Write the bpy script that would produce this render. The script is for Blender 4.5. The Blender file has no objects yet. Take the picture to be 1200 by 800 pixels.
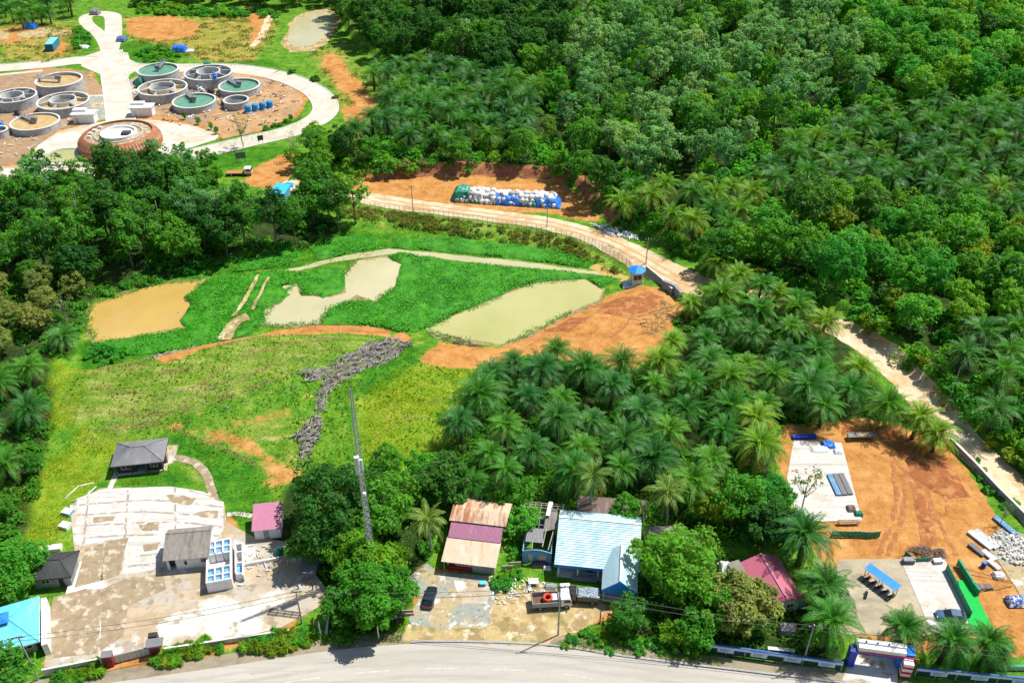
import bpy, bmesh, math, random
import numpy as np
from mathutils import Vector, Matrix
from mathutils.geometry import delaunay_2d_cdt

random.seed(7)
RNG = np.random.default_rng(7)
PI = math.pi
scene = bpy.context.scene
C = scene.collection

# ---------------------------------------------------------------- survey of the site
CAM_H = 119.0
PITCH = math.radians(35.0)
FPX = 1100.0
SP, CP = math.sin(PITCH), math.cos(PITCH)


def P(px, py, z=0.0):
    """site plan: a surveyed image point at height z -> world x, y"""
    u = (px - 600.0) / FPX
    v = (400.0 - py) / FPX
    dz = -(SP - v * CP)
    t = (z - CAM_H) / dz
    return (u * t, (CP + v * SP) * t)


def PP(pts, z=0.0):
    return [P(a, b, z) for a, b in pts]


# ---------------------------------------------------------------- numeric helpers
def smooth(e0, e1, x):
    t = np.clip((x - e0) / (e1 - e0), 0, 1)
    return t * t * (3 - 2 * t)


def vnoise(x, y, scale, seed):
    x = np.asarray(x, float) / scale + 1000.0
    y = np.asarray(y, float) / scale + 1000.0
    xi, yi = np.floor(x).astype(np.int64), np.floor(y).astype(np.int64)
    xf, yf = x - xi, y - yi
    xf, yf = xf * xf * (3 - 2 * xf), yf * yf * (3 - 2 * yf)

    def hsh(a, b):
        n = (a * 374761393 + b * 668265263 + seed * 982451653) & 0x7FFFFFFF
        n = ((n ^ (n >> 13)) * 1274126177) & 0x7FFFFFFF
        return ((n ^ (n >> 16)) & 0xFFFF) / 65535.0
    a, b = hsh(xi, yi), hsh(xi + 1, yi)
    c, d = hsh(xi, yi + 1), hsh(xi + 1, yi + 1)
    return (a * (1 - xf) + b * xf) * (1 - yf) + (c * (1 - xf) + d * xf) * yf


def fbm(x, y, scale, seed, octv=4):
    s, amp, tot = 0, 1.0, 0
    for i in range(octv):
        s = s + amp * vnoise(x, y, scale / 2 ** i, seed + i * 17)
        tot += amp
        amp *= 0.55
    return s / tot


def inside(poly, x, y):
    x, y = np.asarray(x, float), np.asarray(y, float)
    r = np.zeros(x.shape, bool)
    n = len(poly)
    for i in range(n):
        x0, y0 = poly[i]
        x1, y1 = poly[(i + 1) % n]
        if y0 == y1:
            continue
        c = ((y0 > y) != (y1 > y)) & (x < (x1 - x0) * (y - y0) / (y1 - y0) + x0)
        r ^= c
    return r


def edge_dist(poly, x, y, closed=True):
    d2 = np.full(np.shape(x), 1e12)
    n = len(poly)
    for i in range(n if closed else n - 1):
        x0, y0 = poly[i]
        x1, y1 = poly[(i + 1) % n]
        ex, ey = x1 - x0, y1 - y0
        L = ex * ex + ey * ey + 1e-9
        t = np.clip(((x - x0) * ex + (y - y0) * ey) / L, 0, 1)
        d2 = np.minimum(d2, (x - x0 - t * ex) ** 2 + (y - y0 - t * ey) ** 2)
    return np.sqrt(d2)


def sdist(poly, x, y):
    d = edge_dist(poly, x, y)
    return np.where(inside(poly, x, y), d, -d)


def catmull(pts, n=6, closed=False):
    out = []
    N = len(pts)
    rng = range(N if closed else N - 1)
    for i in rng:
        g = (lambda k: pts[k % N]) if closed else (lambda k: pts[min(max(k, 0), N - 1)])
        p0, p1, p2, p3 = g(i - 1), g(i), g(i + 1), g(i + 2)
        for k in range(n):
            t = k / n
            out.append(tuple(0.5 * (2 * b + (c - a) * t + (2 * a - 5 * b + 4 * c - d) * t * t
                                    + (3 * b - a - 3 * c + d) * t ** 3) for a, b, c, d in zip(p0, p1, p2, p3)))
    if not closed:
        out.append(tuple(pts[-1]))
    return out


# ---------------------------------------------------------------- terrain heights on a 1 m raster
RX0, RY0, RNX, RNY = -420.0, 40.0, 901, 721
_gx, _gy = np.meshgrid(RX0 + np.arange(RNX), RY0 + np.arange(RNY), indexing='ij')

HILL_PX = [(335, 214), (400, 207), (440, 212), (530, 206), (600, 209), (665, 216), (690, 238), (715, 262), (790, 292), (835, 320),
           (872, 330), (930, 348), (985, 372), (1020, 398), (1060, 432), (1110, 484), (1160, 524), (1230, 575),
           (1500, 640), (1700, -60), (1000, -115), (400, -90), (385, -20), (405, 40), (438, 70), (450, 128), (425, 152), (390, 160), (350, 190)]
BASIN_PX = [(95, 335), (92, 395), (100, 425), (180, 415), (300, 385), (440, 380), (500, 396), (600, 396), (690, 352), (742, 322),
            (700, 296), (600, 284), (440, 270), (330, 296), (200, 318)]
HILL, BASIN = PP(HILL_PX), PP(BASIN_PX)
_sd = sdist(HILL, _gx, _gy)
HR = smooth(0, 3.0, _sd) * 2.6 + np.clip(_sd - 3, 0, 130) * 0.085 * smooth(3, 25, _sd)
HR += smooth(8, 60, _sd) * (fbm(_gx, _gy, 70, 3, 3) - .5) * 14
_m = P(250, 440)
HR += 3.2 * np.exp(-(((_gx - _m[0]) / 30) ** 2 + ((_gy - _m[1]) / 17) ** 2) ** 1.3)
_m = P(480, 480)
HR += 1.4 * np.exp(-(((_gx - _m[0]) / 14) ** 2 + ((_gy - _m[1]) / 18) ** 2))
_rough = smooth(0, 8, sdist(PP([(20, 640), (70, 560), (0, 480), (60, 420), (200, 415), (440, 382), (540, 430), (520, 560), (440, 620),
                                (290, 585), (200, 500), (80, 600)]), _gx, _gy))
HR += _rough * (fbm(_gx, _gy, 7, 9, 3) - .5) * 0.9
_bm = smooth(-6, -1, sdist(BASIN, _gx, _gy))
HR = HR * (1 - _bm) - 1.3 * _bm
_far = smooth(420, 700, _gy) * smooth(0, 60, -_sd)
HR += _far * 8


def hz(x, y):
    """terrain height (bilinear in the raster)"""
    fx = np.clip(np.asarray(x, float) - RX0, 0, RNX - 1.001)
    fy = np.clip(np.asarray(y, float) - RY0, 0, RNY - 1.001)
    ix, iy = fx.astype(int), fy.astype(int)
    a, b = fx - ix, fy - iy
    return (HR[ix, iy] * (1 - a) * (1 - b) + HR[ix + 1, iy] * a * (1 - b) + HR[ix, iy + 1] * (1 - a) * b + HR[ix + 1, iy + 1] * a * b)


def h1(x, y):
    return float(hz(x, y))


def G(px, py, up=0.0):
    """surveyed point on the terrain (or at a height above it)"""
    z = up
    for _ in range(8):
        x, y = P(px, py, z)
        z = 0.5 * z + 0.5 * (h1(x, y) + up)
    x, y = P(px, py, h1(*P(px, py, z)) + up)
    return Vector((x, y, h1(x, y)))


# ---------------------------------------------------------------- mesh helpers
def mesh_np(name, v, faces, mat=None, smooth_=False, attr=None, aname='tint'):
    """v (n,3); faces: int array (m,3|4) or list of such arrays / lists"""
    me = bpy.data.meshes.new(name)
    v = np.asarray(v, np.float32).reshape(-1, 3)
    if isinstance(faces, np.ndarray):
        faces = [faces]
    loops, starts, pos = [], [], 0
    for fa in faces:
        if isinstance(fa, np.ndarray) and fa.size:
            k = fa.shape[1]
            loops.append(fa.reshape(-1).astype(np.int32))
            starts.append(pos + np.arange(len(fa), dtype=np.int32) * k)
            pos += fa.size
        elif not isinstance(fa, np.ndarray) and len(fa):
            loops.append(np.array(fa, np.int32))
            starts.append(np.array([pos], np.int32))
            pos += len(fa)
    L, S = np.concatenate(loops), np.concatenate(starts)
    me.vertices.add(len(v))
    me.vertices.foreach_set('co', v.reshape(-1))
    me.loops.add(len(L))
    me.loops.foreach_set('vertex_index', L)
    me.polygons.add(len(S))
    me.polygons.foreach_set('loop_start', S)
    if attr is not None:
        a = me.attributes.new(aname, 'FLOAT_COLOR' if attr.ndim == 2 else 'FLOAT', 'POINT')
        a.data.foreach_set('color' if attr.ndim == 2 else 'value', attr.astype(np.float32).reshape(-1))
    me.update(calc_edges=True)
    me.validate()
    if smooth_:
        me.polygons.foreach_set('use_smooth', np.ones(len(S), bool))
    if mat:
        me.materials.append(mat)
    return me


class MB:
    """collects simple shapes into one mesh"""
    def __init__(self):
        self.v, self.f = [], []

    def add(self, vs, fs):
        o = len(self.v)
        self.v += [tuple(p) for p in vs]
        self.f += [[i + o for i in f] for f in fs]
        return self

    def box(self, x0, x1, y0, y1, z0, z1):
        return self.add([(x0, y0, z0), (x1, y0, z0), (x1, y1, z0), (x0, y1, z0), (x0, y0, z1), (x1, y0, z1), (x1, y1, z1), (x0, y1, z1)],
                        [(0, 3, 2, 1), (4, 5, 6, 7), (0, 1, 5, 4), (1, 2, 6, 5), (2, 3, 7, 6), (3, 0, 4, 7)])

    def bar(self, a, b, w, h=None):
        """square-section bar from a to b"""
        h = h or w
        a, b = Vector(a), Vector(b)
        d = (b - a).normalized()
        up = Vector((0, 0, 1)) if abs(d.z) < .95 else Vector((1, 0, 0))
        s = d.cross(up).normalized()
        t = s.cross(d)
        vs = []
        for p in (a, b):
            for i, j in ((-1, -1), (1, -1), (1, 1), (-1, 1)):
                vs.append(p + s * (i * w / 2) + t * (j * h / 2))
        return self.add(vs, [(3, 2, 1, 0), (4, 5, 6, 7), (0, 1, 5, 4), (1, 2, 6, 5), (2, 3, 7, 6), (3, 0, 4, 7)])

    def tube(self, pts, r, n=8, cap=True):
        pts = [Vector(p) for p in pts]
        rs = r if isinstance(r, (list, tuple)) else [r] * len(pts)
        vs, fs = [], []
        for i, p in enumerate(pts):
            d = (pts[min(i + 1, len(pts) - 1)] - pts[max(i - 1, 0)]).normalized()
            up = Vector((0, 0, 1)) if abs(d.z) < .9 else Vector((1, 0, 0))
            s = d.cross(up).normalized()
            t = s.cross(d)
            for k in range(n):
                a = 2 * PI * k / n
                vs.append(p + (s * math.cos(a) + t * math.sin(a)) * rs[i])
        for i in range(len(pts) - 1):
            for k in range(n):
                k2 = (k + 1) % n
                fs.append((i * n + k, i * n + k2, (i + 1) * n + k2, (i + 1) * n + k))
        if cap:
            fs.append(tuple(range(n))[::-1])
            fs.append(tuple((len(pts) - 1) * n + k for k in range(n)))
        return self.add(vs, fs)

    def lathe(self, prof, n=32, cx=0, cy=0, a0=0, a1=2 * PI):
        """profile of (r, z); closed loop round the axis"""
        full = abs(a1 - a0 - 2 * PI) < 1e-6
        vs, fs = [], []
        m = len(prof)
        cnt = n if full else n + 1
        for k in range(cnt):
            a = a0 + (a1 - a0) * k / n
            for r, z in prof:
                vs.append((cx + r * math.cos(a), cy + r * math.sin(a), z))
        for k in range(n):
            k2 = (k + 1) % cnt
            for i in range(m - 1):
                fs.append((k * m + i, k2 * m + i, k2 * m + i + 1, k * m + i + 1))
        return self.add(vs, fs)

    def disc(self, r, z, n=32, cx=0, cy=0):
        return self.add([(cx + r * math.cos(2 * PI * k / n), cy + r * math.sin(2 * PI * k / n), z) for k in range(n)], [tuple(range(n))])

    def prism(self, poly, z0, z1):
        n = len(poly)
        vs = [(x, y, z0) for x, y in poly] + [(x, y, z1) for x, y in poly]
        fs = [tuple(range(n))[::-1], tuple(range(n, 2 * n))] + [(i, (i + 1) % n, n + (i + 1) % n, n + i) for i in range(n)]
        return self.add(vs, fs)

    def extrude_y(self, prof, y0, y1):
        """closed (x,z) outline carried from y0 to y1"""
        n = len(prof)
        vs = [(x, y0, z) for x, z in prof] + [(x, y1, z) for x, z in prof]
        fs = [tuple(range(n)), tuple(range(n, 2 * n))[::-1]] + [(i, n + i, n + (i + 1) % n, (i + 1) % n) for i in range(n)]
        return self.add(vs, fs)

    def loft(self, rings, cap=True):
        n = len(rings[0])
        vs = [p for r in rings for p in r]
        fs = []
        for i in range(len(rings) - 1):
            for k in range(n):
                k2 = (k + 1) % n
                fs.append((i * n + k, i * n + k2, (i + 1) * n + k2, (i + 1) * n + k))
        if cap:
            fs += [tuple(range(n))[::-1], tuple((len(rings) - 1) * n + k for k in range(n))]
        return self.add(vs, fs)

    def panel(self, a, b, c, d, n=0, amp=.035, th=.05, mode='rib'):
        """sheet with thickness: a-b the eave, d-c the ridge; ribs run up the slope, 'step' rows run along it"""
        a, b, c, d = Vector(a), Vector(b), Vector(c), Vector(d)
        N = (b - a).cross(d - a)
        N = N.normalized() if N.length > 1e-9 else (b - a).cross(c - a).normalized()
        if N.z < 0:
            N = -N
        vs, fs = [], []
        if mode == 'rib':
            m = max(1, 2 * n)
            for i in range(m + 1):
                t = i / m
                o = N * (amp if (i % 2 and n) else 0)
                e, r = a.lerp(b, t), d.lerp(c, t)
                vs += [e + o, r + o, e - N * th, r - N * th]
            for i in range(m):
                q, w = i * 4, i * 4 + 4
                fs += [(q, w, w + 1, q + 1), (q + 2, q + 3, w + 3, w + 2), (q, q + 2, w + 2, w), (q + 1, w + 1, w + 3, q + 3)]
            fs += [(0, 1, 3, 2), (m * 4, m * 4 + 2, m * 4 + 3, m * 4 + 1)]
        else:
            rows = []
            for j in range(n):
                t0, t1 = j / n, (j + 1) / n
                rows += [(t0, amp), (t1, 0)]
            for t, o in rows:
                l, r = a.lerp(d, t), b.lerp(c, t)
                vs += [l + N * o, r + N * o]
            for i in range(len(rows) - 1):
                fs.append((2 * i, 2 * i + 1, 2 * i + 3, 2 * i + 2))
            k = len(vs)
            vs += [a - N * th, b - N * th, d - N * th, c - N * th]
            fs += [(k, k + 2, k + 3, k + 1), (0, k, k + 1, 1), (len(rows) * 2 - 2, len(rows) * 2 - 1, k + 3, k + 2),
                   tuple([k] + [2 * i for i in range(len(rows))] + [k + 2]), tuple([k + 1, k + 3] + [2 * i + 1 for i in range(len(rows))][::-1])]
        return self.add(vs, fs)

    def build(self, name, mat, parent=None, smooth=False, recalc=True):
        me = bpy.data.meshes.new(name)
        me.from_pydata([tuple(p) for p in self.v], [], self.f)
        if recalc:
            bm = bmesh.new()
            bm.from_mesh(me)
            bmesh.ops.recalc_face_normals(bm, faces=bm.faces)
            bm.to_mesh(me)
            bm.free()
        if smooth:
            for p in me.polygons:
                p.use_smooth = True
        me.materials.append(mat)
        return link(name, me, parent)


def link(name, data, parent=None):
    o = bpy.data.objects.new(name, data)
    C.objects.link(o)
    if parent is not None:
        o.parent = parent
    return o


def tag(o, label=None, cat=None, group=None, kind=None):
    if label: o['label'] = label
    if cat: o['category'] = cat
    if group: o['group'] = group
    if kind: o['kind'] = kind
    return o


def thing(name, label, cat, loc, rz=0.0, group=None):
    o = bpy.data.objects.new(name, None)
    o.empty_display_size = .5
    C.objects.link(o)
    o.location = loc
    o.rotation_euler = (0, 0, rz)
    return tag(o, label, cat, group)


def copy_tree(o, parent=None, off=None):
    c = o.copy()
    C.objects.link(c)
    if parent is not None:
        c.parent = parent
    for ch in list(o.children):
        copy_tree(ch, c)
    return c


# ---------------------------------------------------------------- materials
def nodes_of(m):
    m.use_nodes = True
    nt = m.node_tree
    return nt, nt.nodes, nt.links, nt.nodes['Principled BSDF']


def mat(name, col, rough=.7, var=.15, scale=1.5, col2=None, bump=0.0, bscale=None, metal=0.0, spec=.3, detail=5, lo=.35, hi=.65, coat=0.0):
    m = bpy.data.materials.new(name)
    nt, N, L, b = nodes_of(m)
    b.inputs['Roughness'].default_value = rough
    b.inputs['Metallic'].default_value = metal
    b.inputs['Specular IOR Level'].default_value = spec
    b.inputs['Coat Weight'].default_value = coat
    tc = N.new('ShaderNodeTexCoord')
    nz = N.new('ShaderNodeTexNoise')
    nz.inputs['Scale'].default_value = scale
    nz.inputs['Detail'].default_value = detail
    nz.inputs['Roughness'].default_value = .62
    L.new(tc.outputs['Object'], nz.inputs['Vector'])
    cr = N.new('ShaderNodeValToRGB')
    cr.color_ramp.elements[0].position, cr.color_ramp.elements[1].position = lo, hi
    if col2 is None:
        c1 = [c * (1 - var) for c in col]
        c2 = [min(1, c * (1 + var)) for c in col]
    else:
        c1, c2 = col, col2
    cr.color_ramp.elements[0].color = (*c1, 1)
    cr.color_ramp.elements[1].color = (*c2, 1)
    L.new(nz.outputs['Fac'], cr.inputs['Fac'])
    L.new(cr.outputs['Color'], b.inputs['Base Color'])
    if bump:
        n2 = N.new('ShaderNodeTexNoise')
        n2.inputs['Scale'].default_value = bscale or scale * 4
        n2.inputs['Detail'].default_value = 4
        L.new(tc.outputs['Object'], n2.inputs['Vector'])
        bp = N.new('ShaderNodeBump')
        bp.inputs['Strength'].default_value = 1.0
        bp.inputs['Distance'].default_value = bump
        L.new(n2.outputs['Fac'], bp.inputs['Height'])
        L.new(bp.outputs['Normal'], b.inputs['Normal'])
    return m


def layered(name, base, layers, rough=.85, bump=.05, bscale=3.0, spec=.15):
    """base colour pair plus patches: layers = [(colour, scale, lo, hi, stretch(x,y), strength)]"""
    m = bpy.data.materials.new(name)
    nt, N, L, b = nodes_of(m)
    b.inputs['Roughness'].default_value = rough
    b.inputs['Specular IOR Level'].default_value = spec
    tc = N.new('ShaderNodeTexCoord')

    def noise(scale, stretch, detail=6, seed=0.0):
        mp = N.new('ShaderNodeMapping')
        mp.inputs['Scale'].default_value = (stretch[0], stretch[1], 1)
        mp.inputs['Location'].default_value = (seed * 13.7, seed * 7.3, 0)
        mp.inputs['Rotation'].default_value = (0, 0, stretch[2] if len(stretch) > 2 else 0)
        L.new(tc.outputs['Object'], mp.inputs['Vector'])
        nz = N.new('ShaderNodeTexNoise')
        nz.inputs['Scale'].default_value = scale
        nz.inputs['Detail'].default_value = detail
        nz.inputs['Roughness'].default_value = .6
        L.new(mp.outputs['Vector'], nz.inputs['Vector'])
        return nz
    cur = None
    n0 = noise(1.3, (1, 1), 8, 1)
    mx = N.new('ShaderNodeMix'); mx.data_type = 'RGBA'
    mx.inputs[6].default_value = (*base[0], 1)
    mx.inputs[7].default_value = (*base[1], 1)
    L.new(n0.outputs['Fac'], mx.inputs[0])
    cur = mx.outputs[2]
    for i, (col, sc, lo, hi, st, k) in enumerate(layers):
        nz = noise(sc, st, 6, i + 2.5)
        mr = N.new('ShaderNodeMapRange')
        mr.inputs['From Min'].default_value = lo
        mr.inputs['From Max'].default_value = hi
        mr.inputs['To Max'].default_value = k
        L.new(nz.outputs['Fac'], mr.inputs['Value'])
        mx = N.new('ShaderNodeMix'); mx.data_type = 'RGBA'
        L.new(mr.outputs['Result'], mx.inputs[0])
        L.new(cur, mx.inputs[6])
        mx.inputs[7].default_value = (*col, 1)
        cur = mx.outputs[2]
    L.new(cur, b.inputs['Base Color'])
    if bump:
        n2 = noise(bscale, (1, 1), 8, 9)
        bp = N.new('ShaderNodeBump')
        bp.inputs['Distance'].default_value = bump
        L.new(n2.outputs['Fac'], bp.inputs['Height'])
        L.new(bp.outputs['Normal'], b.inputs['Normal'])
    return m


def foliage(name, c1, c2, c3, trans=.42, rough=.5, spec=.25):
    """leaf material: each plant its own shade between three real leaf colours, each leaf a little different"""
    m = bpy.data.materials.new(name)
    nt, N, L, b = nodes_of(m)
    b.inputs['Roughness'].default_value = rough
    b.inputs['Specular IOR Level'].default_value = spec
    oi = N.new('ShaderNodeObjectInfo')
    cr = N.new('ShaderNodeValToRGB')
    cr.color_ramp.elements[0].color = (*c1, 1)
    cr.color_ramp.elements[1].color = (*c3, 1)
    e = cr.color_ramp.elements.new(.5)
    e.color = (*c2, 1)
    L.new(oi.outputs['Random'], cr.inputs['Fac'])
    at = N.new('ShaderNodeAttribute')
    at.attribute_name = 'tint'
    mul = N.new('ShaderNodeMix'); mul.data_type = 'RGBA'; mul.blend_type = 'MULTIPLY'
    mul.inputs[0].default_value = 1.0
    L.new(cr.outputs['Color'], mul.inputs[6])
    L.new(at.outputs['Color'], mul.inputs[7])
    L.new(mul.outputs[2], b.inputs['Base Color'])
    tr = N.new('ShaderNodeBsdfTranslucent')
    hs = N.new('ShaderNodeMix'); hs.data_type = 'RGBA'; hs.blend_type = 'MULTIPLY'
    hs.inputs[0].default_value = 1.0
    hs.inputs[7].default_value = (2.3, 1.75, .45, 1)
    L.new(mul.outputs[2], hs.inputs[6])
    L.new(hs.outputs[2], tr.inputs['Color'])
    mx = N.new('ShaderNodeMixShader')
    mx.inputs[0].default_value = trans
    L.new(b.outputs['BSDF'], mx.inputs[1])
    L.new(tr.outputs['BSDF'], mx.inputs[2])
    L.new(mx.outputs[0], N['Material Output'].inputs['Surface'])
    return m


def water(name, col, col2, rough=.12, scale=.05):
    m = mat(name, col, rough=rough, scale=scale, col2=col2, bump=.01, bscale=2.0, spec=.5, lo=.3, hi=.7)
    return m


M = {}
M['bark'] = mat('bark', (.16, .13, .1), .9, .35, 6, bump=.03)
M['pale_bark'] = mat('pale_bark', (.36, .33, .28), .9, .3, 5, bump=.02)
M['palm_bark'] = mat('palm_bark', (.09, .065, .045), .95, .4, 5, bump=.06, bscale=7)
LEAF = {
    'dark': foliage('leaf_dark', (0.025, 0.119, 0.019), (0.043, 0.167, 0.022), (0.075, 0.217, 0.027), trans=.5, spec=.2),
    'mid': foliage('leaf_mid', (0.055, 0.218, 0.024), (0.087, 0.293, 0.026), (0.135, 0.349, 0.028), trans=.5, spec=.2),
    'bright': foliage('leaf_bright', (0.071, 0.286, 0.022), (0.116, 0.340, 0.024), (0.173, 0.379, 0.022), trans=.5, spec=.2),
    'yellow': foliage('leaf_yellow_green', (.140, .260, .012), (.190, .300, .014), (.24, .33, .016), spec=.2),
    'grey': foliage('leaf_grey_green', (0.102, 0.295, 0.101), (0.150, 0.362, 0.131), (0.224, 0.408, 0.159), trans=.45, spec=.2),
    'olive': foliage('leaf_olive', (0.128, 0.196, 0.039), (0.180, 0.252, 0.049), (0.247, 0.287, 0.065), trans=.34, spec=.2),
    'lush': foliage('leaf_lush', (0.043, 0.266, 0.030), (0.068, 0.329, 0.036), (0.112, 0.377, 0.034), trans=.5, spec=.2),
    'palm': foliage('leaf_palm', (0.031, 0.166, 0.019), (0.048, 0.206, 0.022), (0.074, 0.239, 0.022), trans=.30, rough=.5, spec=.25),
    'palm_dark': foliage('leaf_palm_dark', (0.025, 0.134, 0.025), (0.036, 0.164, 0.029), (0.052, 0.194, 0.029), trans=.26, rough=.5, spec=.3),
    'palm_yellow': foliage('leaf_palm_yellow', (0.061, 0.209, 0.018), (0.099, 0.257, 0.020), (0.145, 0.282, 0.022), trans=.25, rough=.5, spec=.2),
    'coco': foliage('leaf_coconut', (.075, .165, .024), (.10, .20, .028), (.13, .22, .034), trans=.2, rough=.45, spec=.3),
}
# ---------------------------------------------------------------- ground sheet
def zone(polys, blur, warp=2.5, seed=1, scale=9):
    out = np.zeros(_gx.shape)
    wn = (fbm(_gx, _gy, scale, seed, 3) - .5) * 2 * warp
    for p in polys:
        w = PP(p)
        xs, ys = [a for a, _ in w], [b for _, b in w]
        i0, i1 = int(max(0, min(xs) - 15 - RX0)), int(min(RNX, max(xs) + 15 - RX0))
        j0, j1 = int(max(0, min(ys) - 15 - RY0)), int(min(RNY, max(ys) + 15 - RY0))
        if i1 <= i0 or j1 <= j0:
            continue
        s = sdist(w, _gx[i0:i1, j0:j1], _gy[i0:i1, j0:j1])
        out[i0:i1, j0:j1] = np.maximum(out[i0:i1, j0:j1], smooth(-blur, blur, s + wn[i0:i1, j0:j1]))
    return out


CLEARING_PX = [(905, 520), (925, 498), (975, 494), (1000, 488), (1050, 494), (1110, 528), (1150, 580), (1185, 640), (1215, 700), (1240, 770),
               (1150, 765), (1075, 760), (990, 740), (975, 700), (960, 650), (945, 620), (915, 560)]
MUDBANK_PX = [(515, 395), (492, 428), (530, 436), (570, 432), (600, 420), (640, 415), (690, 425), (740, 432), (772, 415), (800, 360),
              (775, 338), (745, 330), (700, 345), (660, 368), (610, 392), (585, 402), (548, 400)]
SOIL = [CLEARING_PX, MUDBANK_PX,
        [(278, 394), (330, 378), (385, 372), (450, 378), (452, 388), (380, 386), (332, 395), (272, 412), (198, 438), (180, 430), (230, 412)],
        [(272, 500), (300, 490), (350, 484), (375, 480), (370, 490), (330, 496), (290, 506)],
        [(205, 505), (230, 500), (300, 515), (335, 545), (350, 565), (320, 568), (300, 540), (250, 520)],
        [(395, 232), (402, 208), (440, 205), (530, 200), (600, 203), (660, 211), (692, 236), (708, 262), (640, 250), (520, 245), (440, 238)],
        [(150, 22), (200, 18), (235, 30), (225, 44), (185, 48), (150, 40)], [(375, 65), (392, 62), (405, 80), (425, 100), (440, 125), (425, 138), (412, 118), (390, 92)],
        [(400, 128), (418, 122), (428, 142), (405, 148)], [(287, 10), (300, 12), (320, 22), (305, 45), (290, 55), (296, 35)],
        [(0, 100), (0, 88), (60, 79), (105, 84), (122, 105), (124, 140), (60, 160), (25, 190), (0, 205)],
        [(148, 100), (160, 88), (270, 84), (330, 92), (362, 112), (350, 138), (300, 156), (260, 162), (190, 148), (150, 142)],
        [(280, 215), (300, 195), (340, 178), (350, 190), (335, 215), (330, 222)], [(0, 205), (60, 205), (100, 215), (60, 235), (0, 232)],
        [(0, 35), (50, 30), (60, 40), (20, 50), (0, 50)], [(60, 60), (62, 45), (76, 50), (75, 64)],
        [(470, 385), (480, 390), (470, 400), (455, 395)], [(118, 690), (60, 735), (55, 790), (110, 790), (330, 755), (375, 700), (300, 640), (280, 620), (270, 600)],
        [(470, 755), (490, 665), (560, 672), (600, 690), (640, 720), (720, 705), (735, 712), (700, 735), (640, 757)]]
STRAW = [[(75, 470), (110, 425), (180, 430), (290, 392), (440, 388), (420, 410), (300, 470), (200, 500), (90, 505)],
         [(90, 520), (170, 500), (200, 505), (130, 525)], [(0, 20), (95, 25), (110, 45), (50, 70), (0, 75)],
         [(140, 20), (240, 20), (300, 5), (330, 30), (300, 75), (230, 72), (205, 60), (150, 50)],
         [(360, 60), (400, 50), (445, 110), (430, 150), (395, 130), (385, 100)],
         [(250, 500), (330, 490), (380, 500), (350, 545), (300, 520)], [(395, 238), (560, 255), (690, 285), (745, 320), (690, 300), (560, 268), (400, 250)],
         [(425, 730), (470, 705), (490, 700), (470, 755), (430, 760)], [(210, 545), (240, 540), (240, 560), (225, 560)]]
LUSH = [[(100, 330), (200, 318), (290, 290), (390, 265), (470, 270), (440, 300), (330, 310), (190, 325), (110, 345)],
        [(92, 395), (120, 388), (230, 395), (300, 380), (280, 395), (180, 420), (95, 430)],
        [(180, 520), (240, 515), (300, 550), (330, 590), (300, 640), (268, 600), (240, 560)],
        [(135, 565), (160, 545), (210, 545), (240, 575), (150, 575)], [(140, 55), (170, 42), (215, 65), (200, 80), (155, 76), (140, 66)],
        [(85, 30), (110, 40), (108, 58), (85, 65), (70, 55)], [(170, 80), (320, 70), (330, 78), (250, 78)], [(250, 165), (350, 130), (365, 140), (340, 160), (250, 178)],
        [(410, 430), (500, 400), (470, 450), (430, 470), (420, 440)], [(215, 180), (300, 172), (350, 175), (300, 192), (220, 205)]]
YELLOW = [[(425, 470), (470, 435), (555, 432), (560, 460), (530, 540), (480, 545), (440, 560), (420, 520)],
          [(0, 590), (60, 545), (130, 545), (80, 600), (75, 655), (30, 680), (-20, 720)], [(100, 500), (60, 540), (30, 600), (100, 550), (170, 520)],
          [(60, 420), (110, 430), (90, 500), (50, 510)], [(130, 575), (150, 560), (235, 578), (240, 590), (140, 578)]]
ZR = np.maximum(zone(SOIL[:3] + SOIL[5:], .8, 1.6, 5, 6), .72 * zone(SOIL[3:5], 3.0, 3.0, 5, 5))
ZR = np.maximum(ZR, .46 * zone([[(140, 20), (240, 20), (300, 5), (330, 30), (300, 75), (230, 72), (205, 60), (150, 50)], [(0, 25), (90, 30), (100, 60), (60, 75), (0, 72)], [(365, 62), (400, 55), (440, 110), (428, 148), (395, 130)]], 4, 3, 5, 9))
ZG = zone(STRAW, 3.5, 3.5, 6, 8)
ZB = zone(LUSH, 2.0, 2.5, 7, 7)
ZY = zone(YELLOW, 3.0, 2.5, 8, 8)
GROVE_PX = [(-60, 225), (0, 222), (60, 232), (110, 215), (160, 205), (230, 208), (300, 232), (335, 232), (395, 262), (395, 272), (330, 296), (290, 292), (200, 320),
            (110, 345), (90, 390), (60, 430), (60, 480), (50, 560), (20, 640), (-80, 760), (-160, 600), (-120, 300)]
PLANT_PX = [(500, 600), (545, 470), (570, 432), (640, 418), (700, 428), (760, 430), (800, 400), (790, 362), (825, 336), (870, 334), (960, 372), (1012, 425),
            (1056, 478), (1095, 512), (1110, 530), (1050, 495), (1000, 488), (975, 494), (925, 500), (905, 520), (920, 590), (910, 640), (840, 625), (740, 610), (610, 590)]
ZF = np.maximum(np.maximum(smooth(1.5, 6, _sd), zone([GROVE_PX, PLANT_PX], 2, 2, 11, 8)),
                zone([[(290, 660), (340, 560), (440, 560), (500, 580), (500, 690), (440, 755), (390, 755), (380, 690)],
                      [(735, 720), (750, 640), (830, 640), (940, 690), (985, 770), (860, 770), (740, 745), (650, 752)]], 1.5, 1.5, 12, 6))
ZF *= (1 - ZR)


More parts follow.
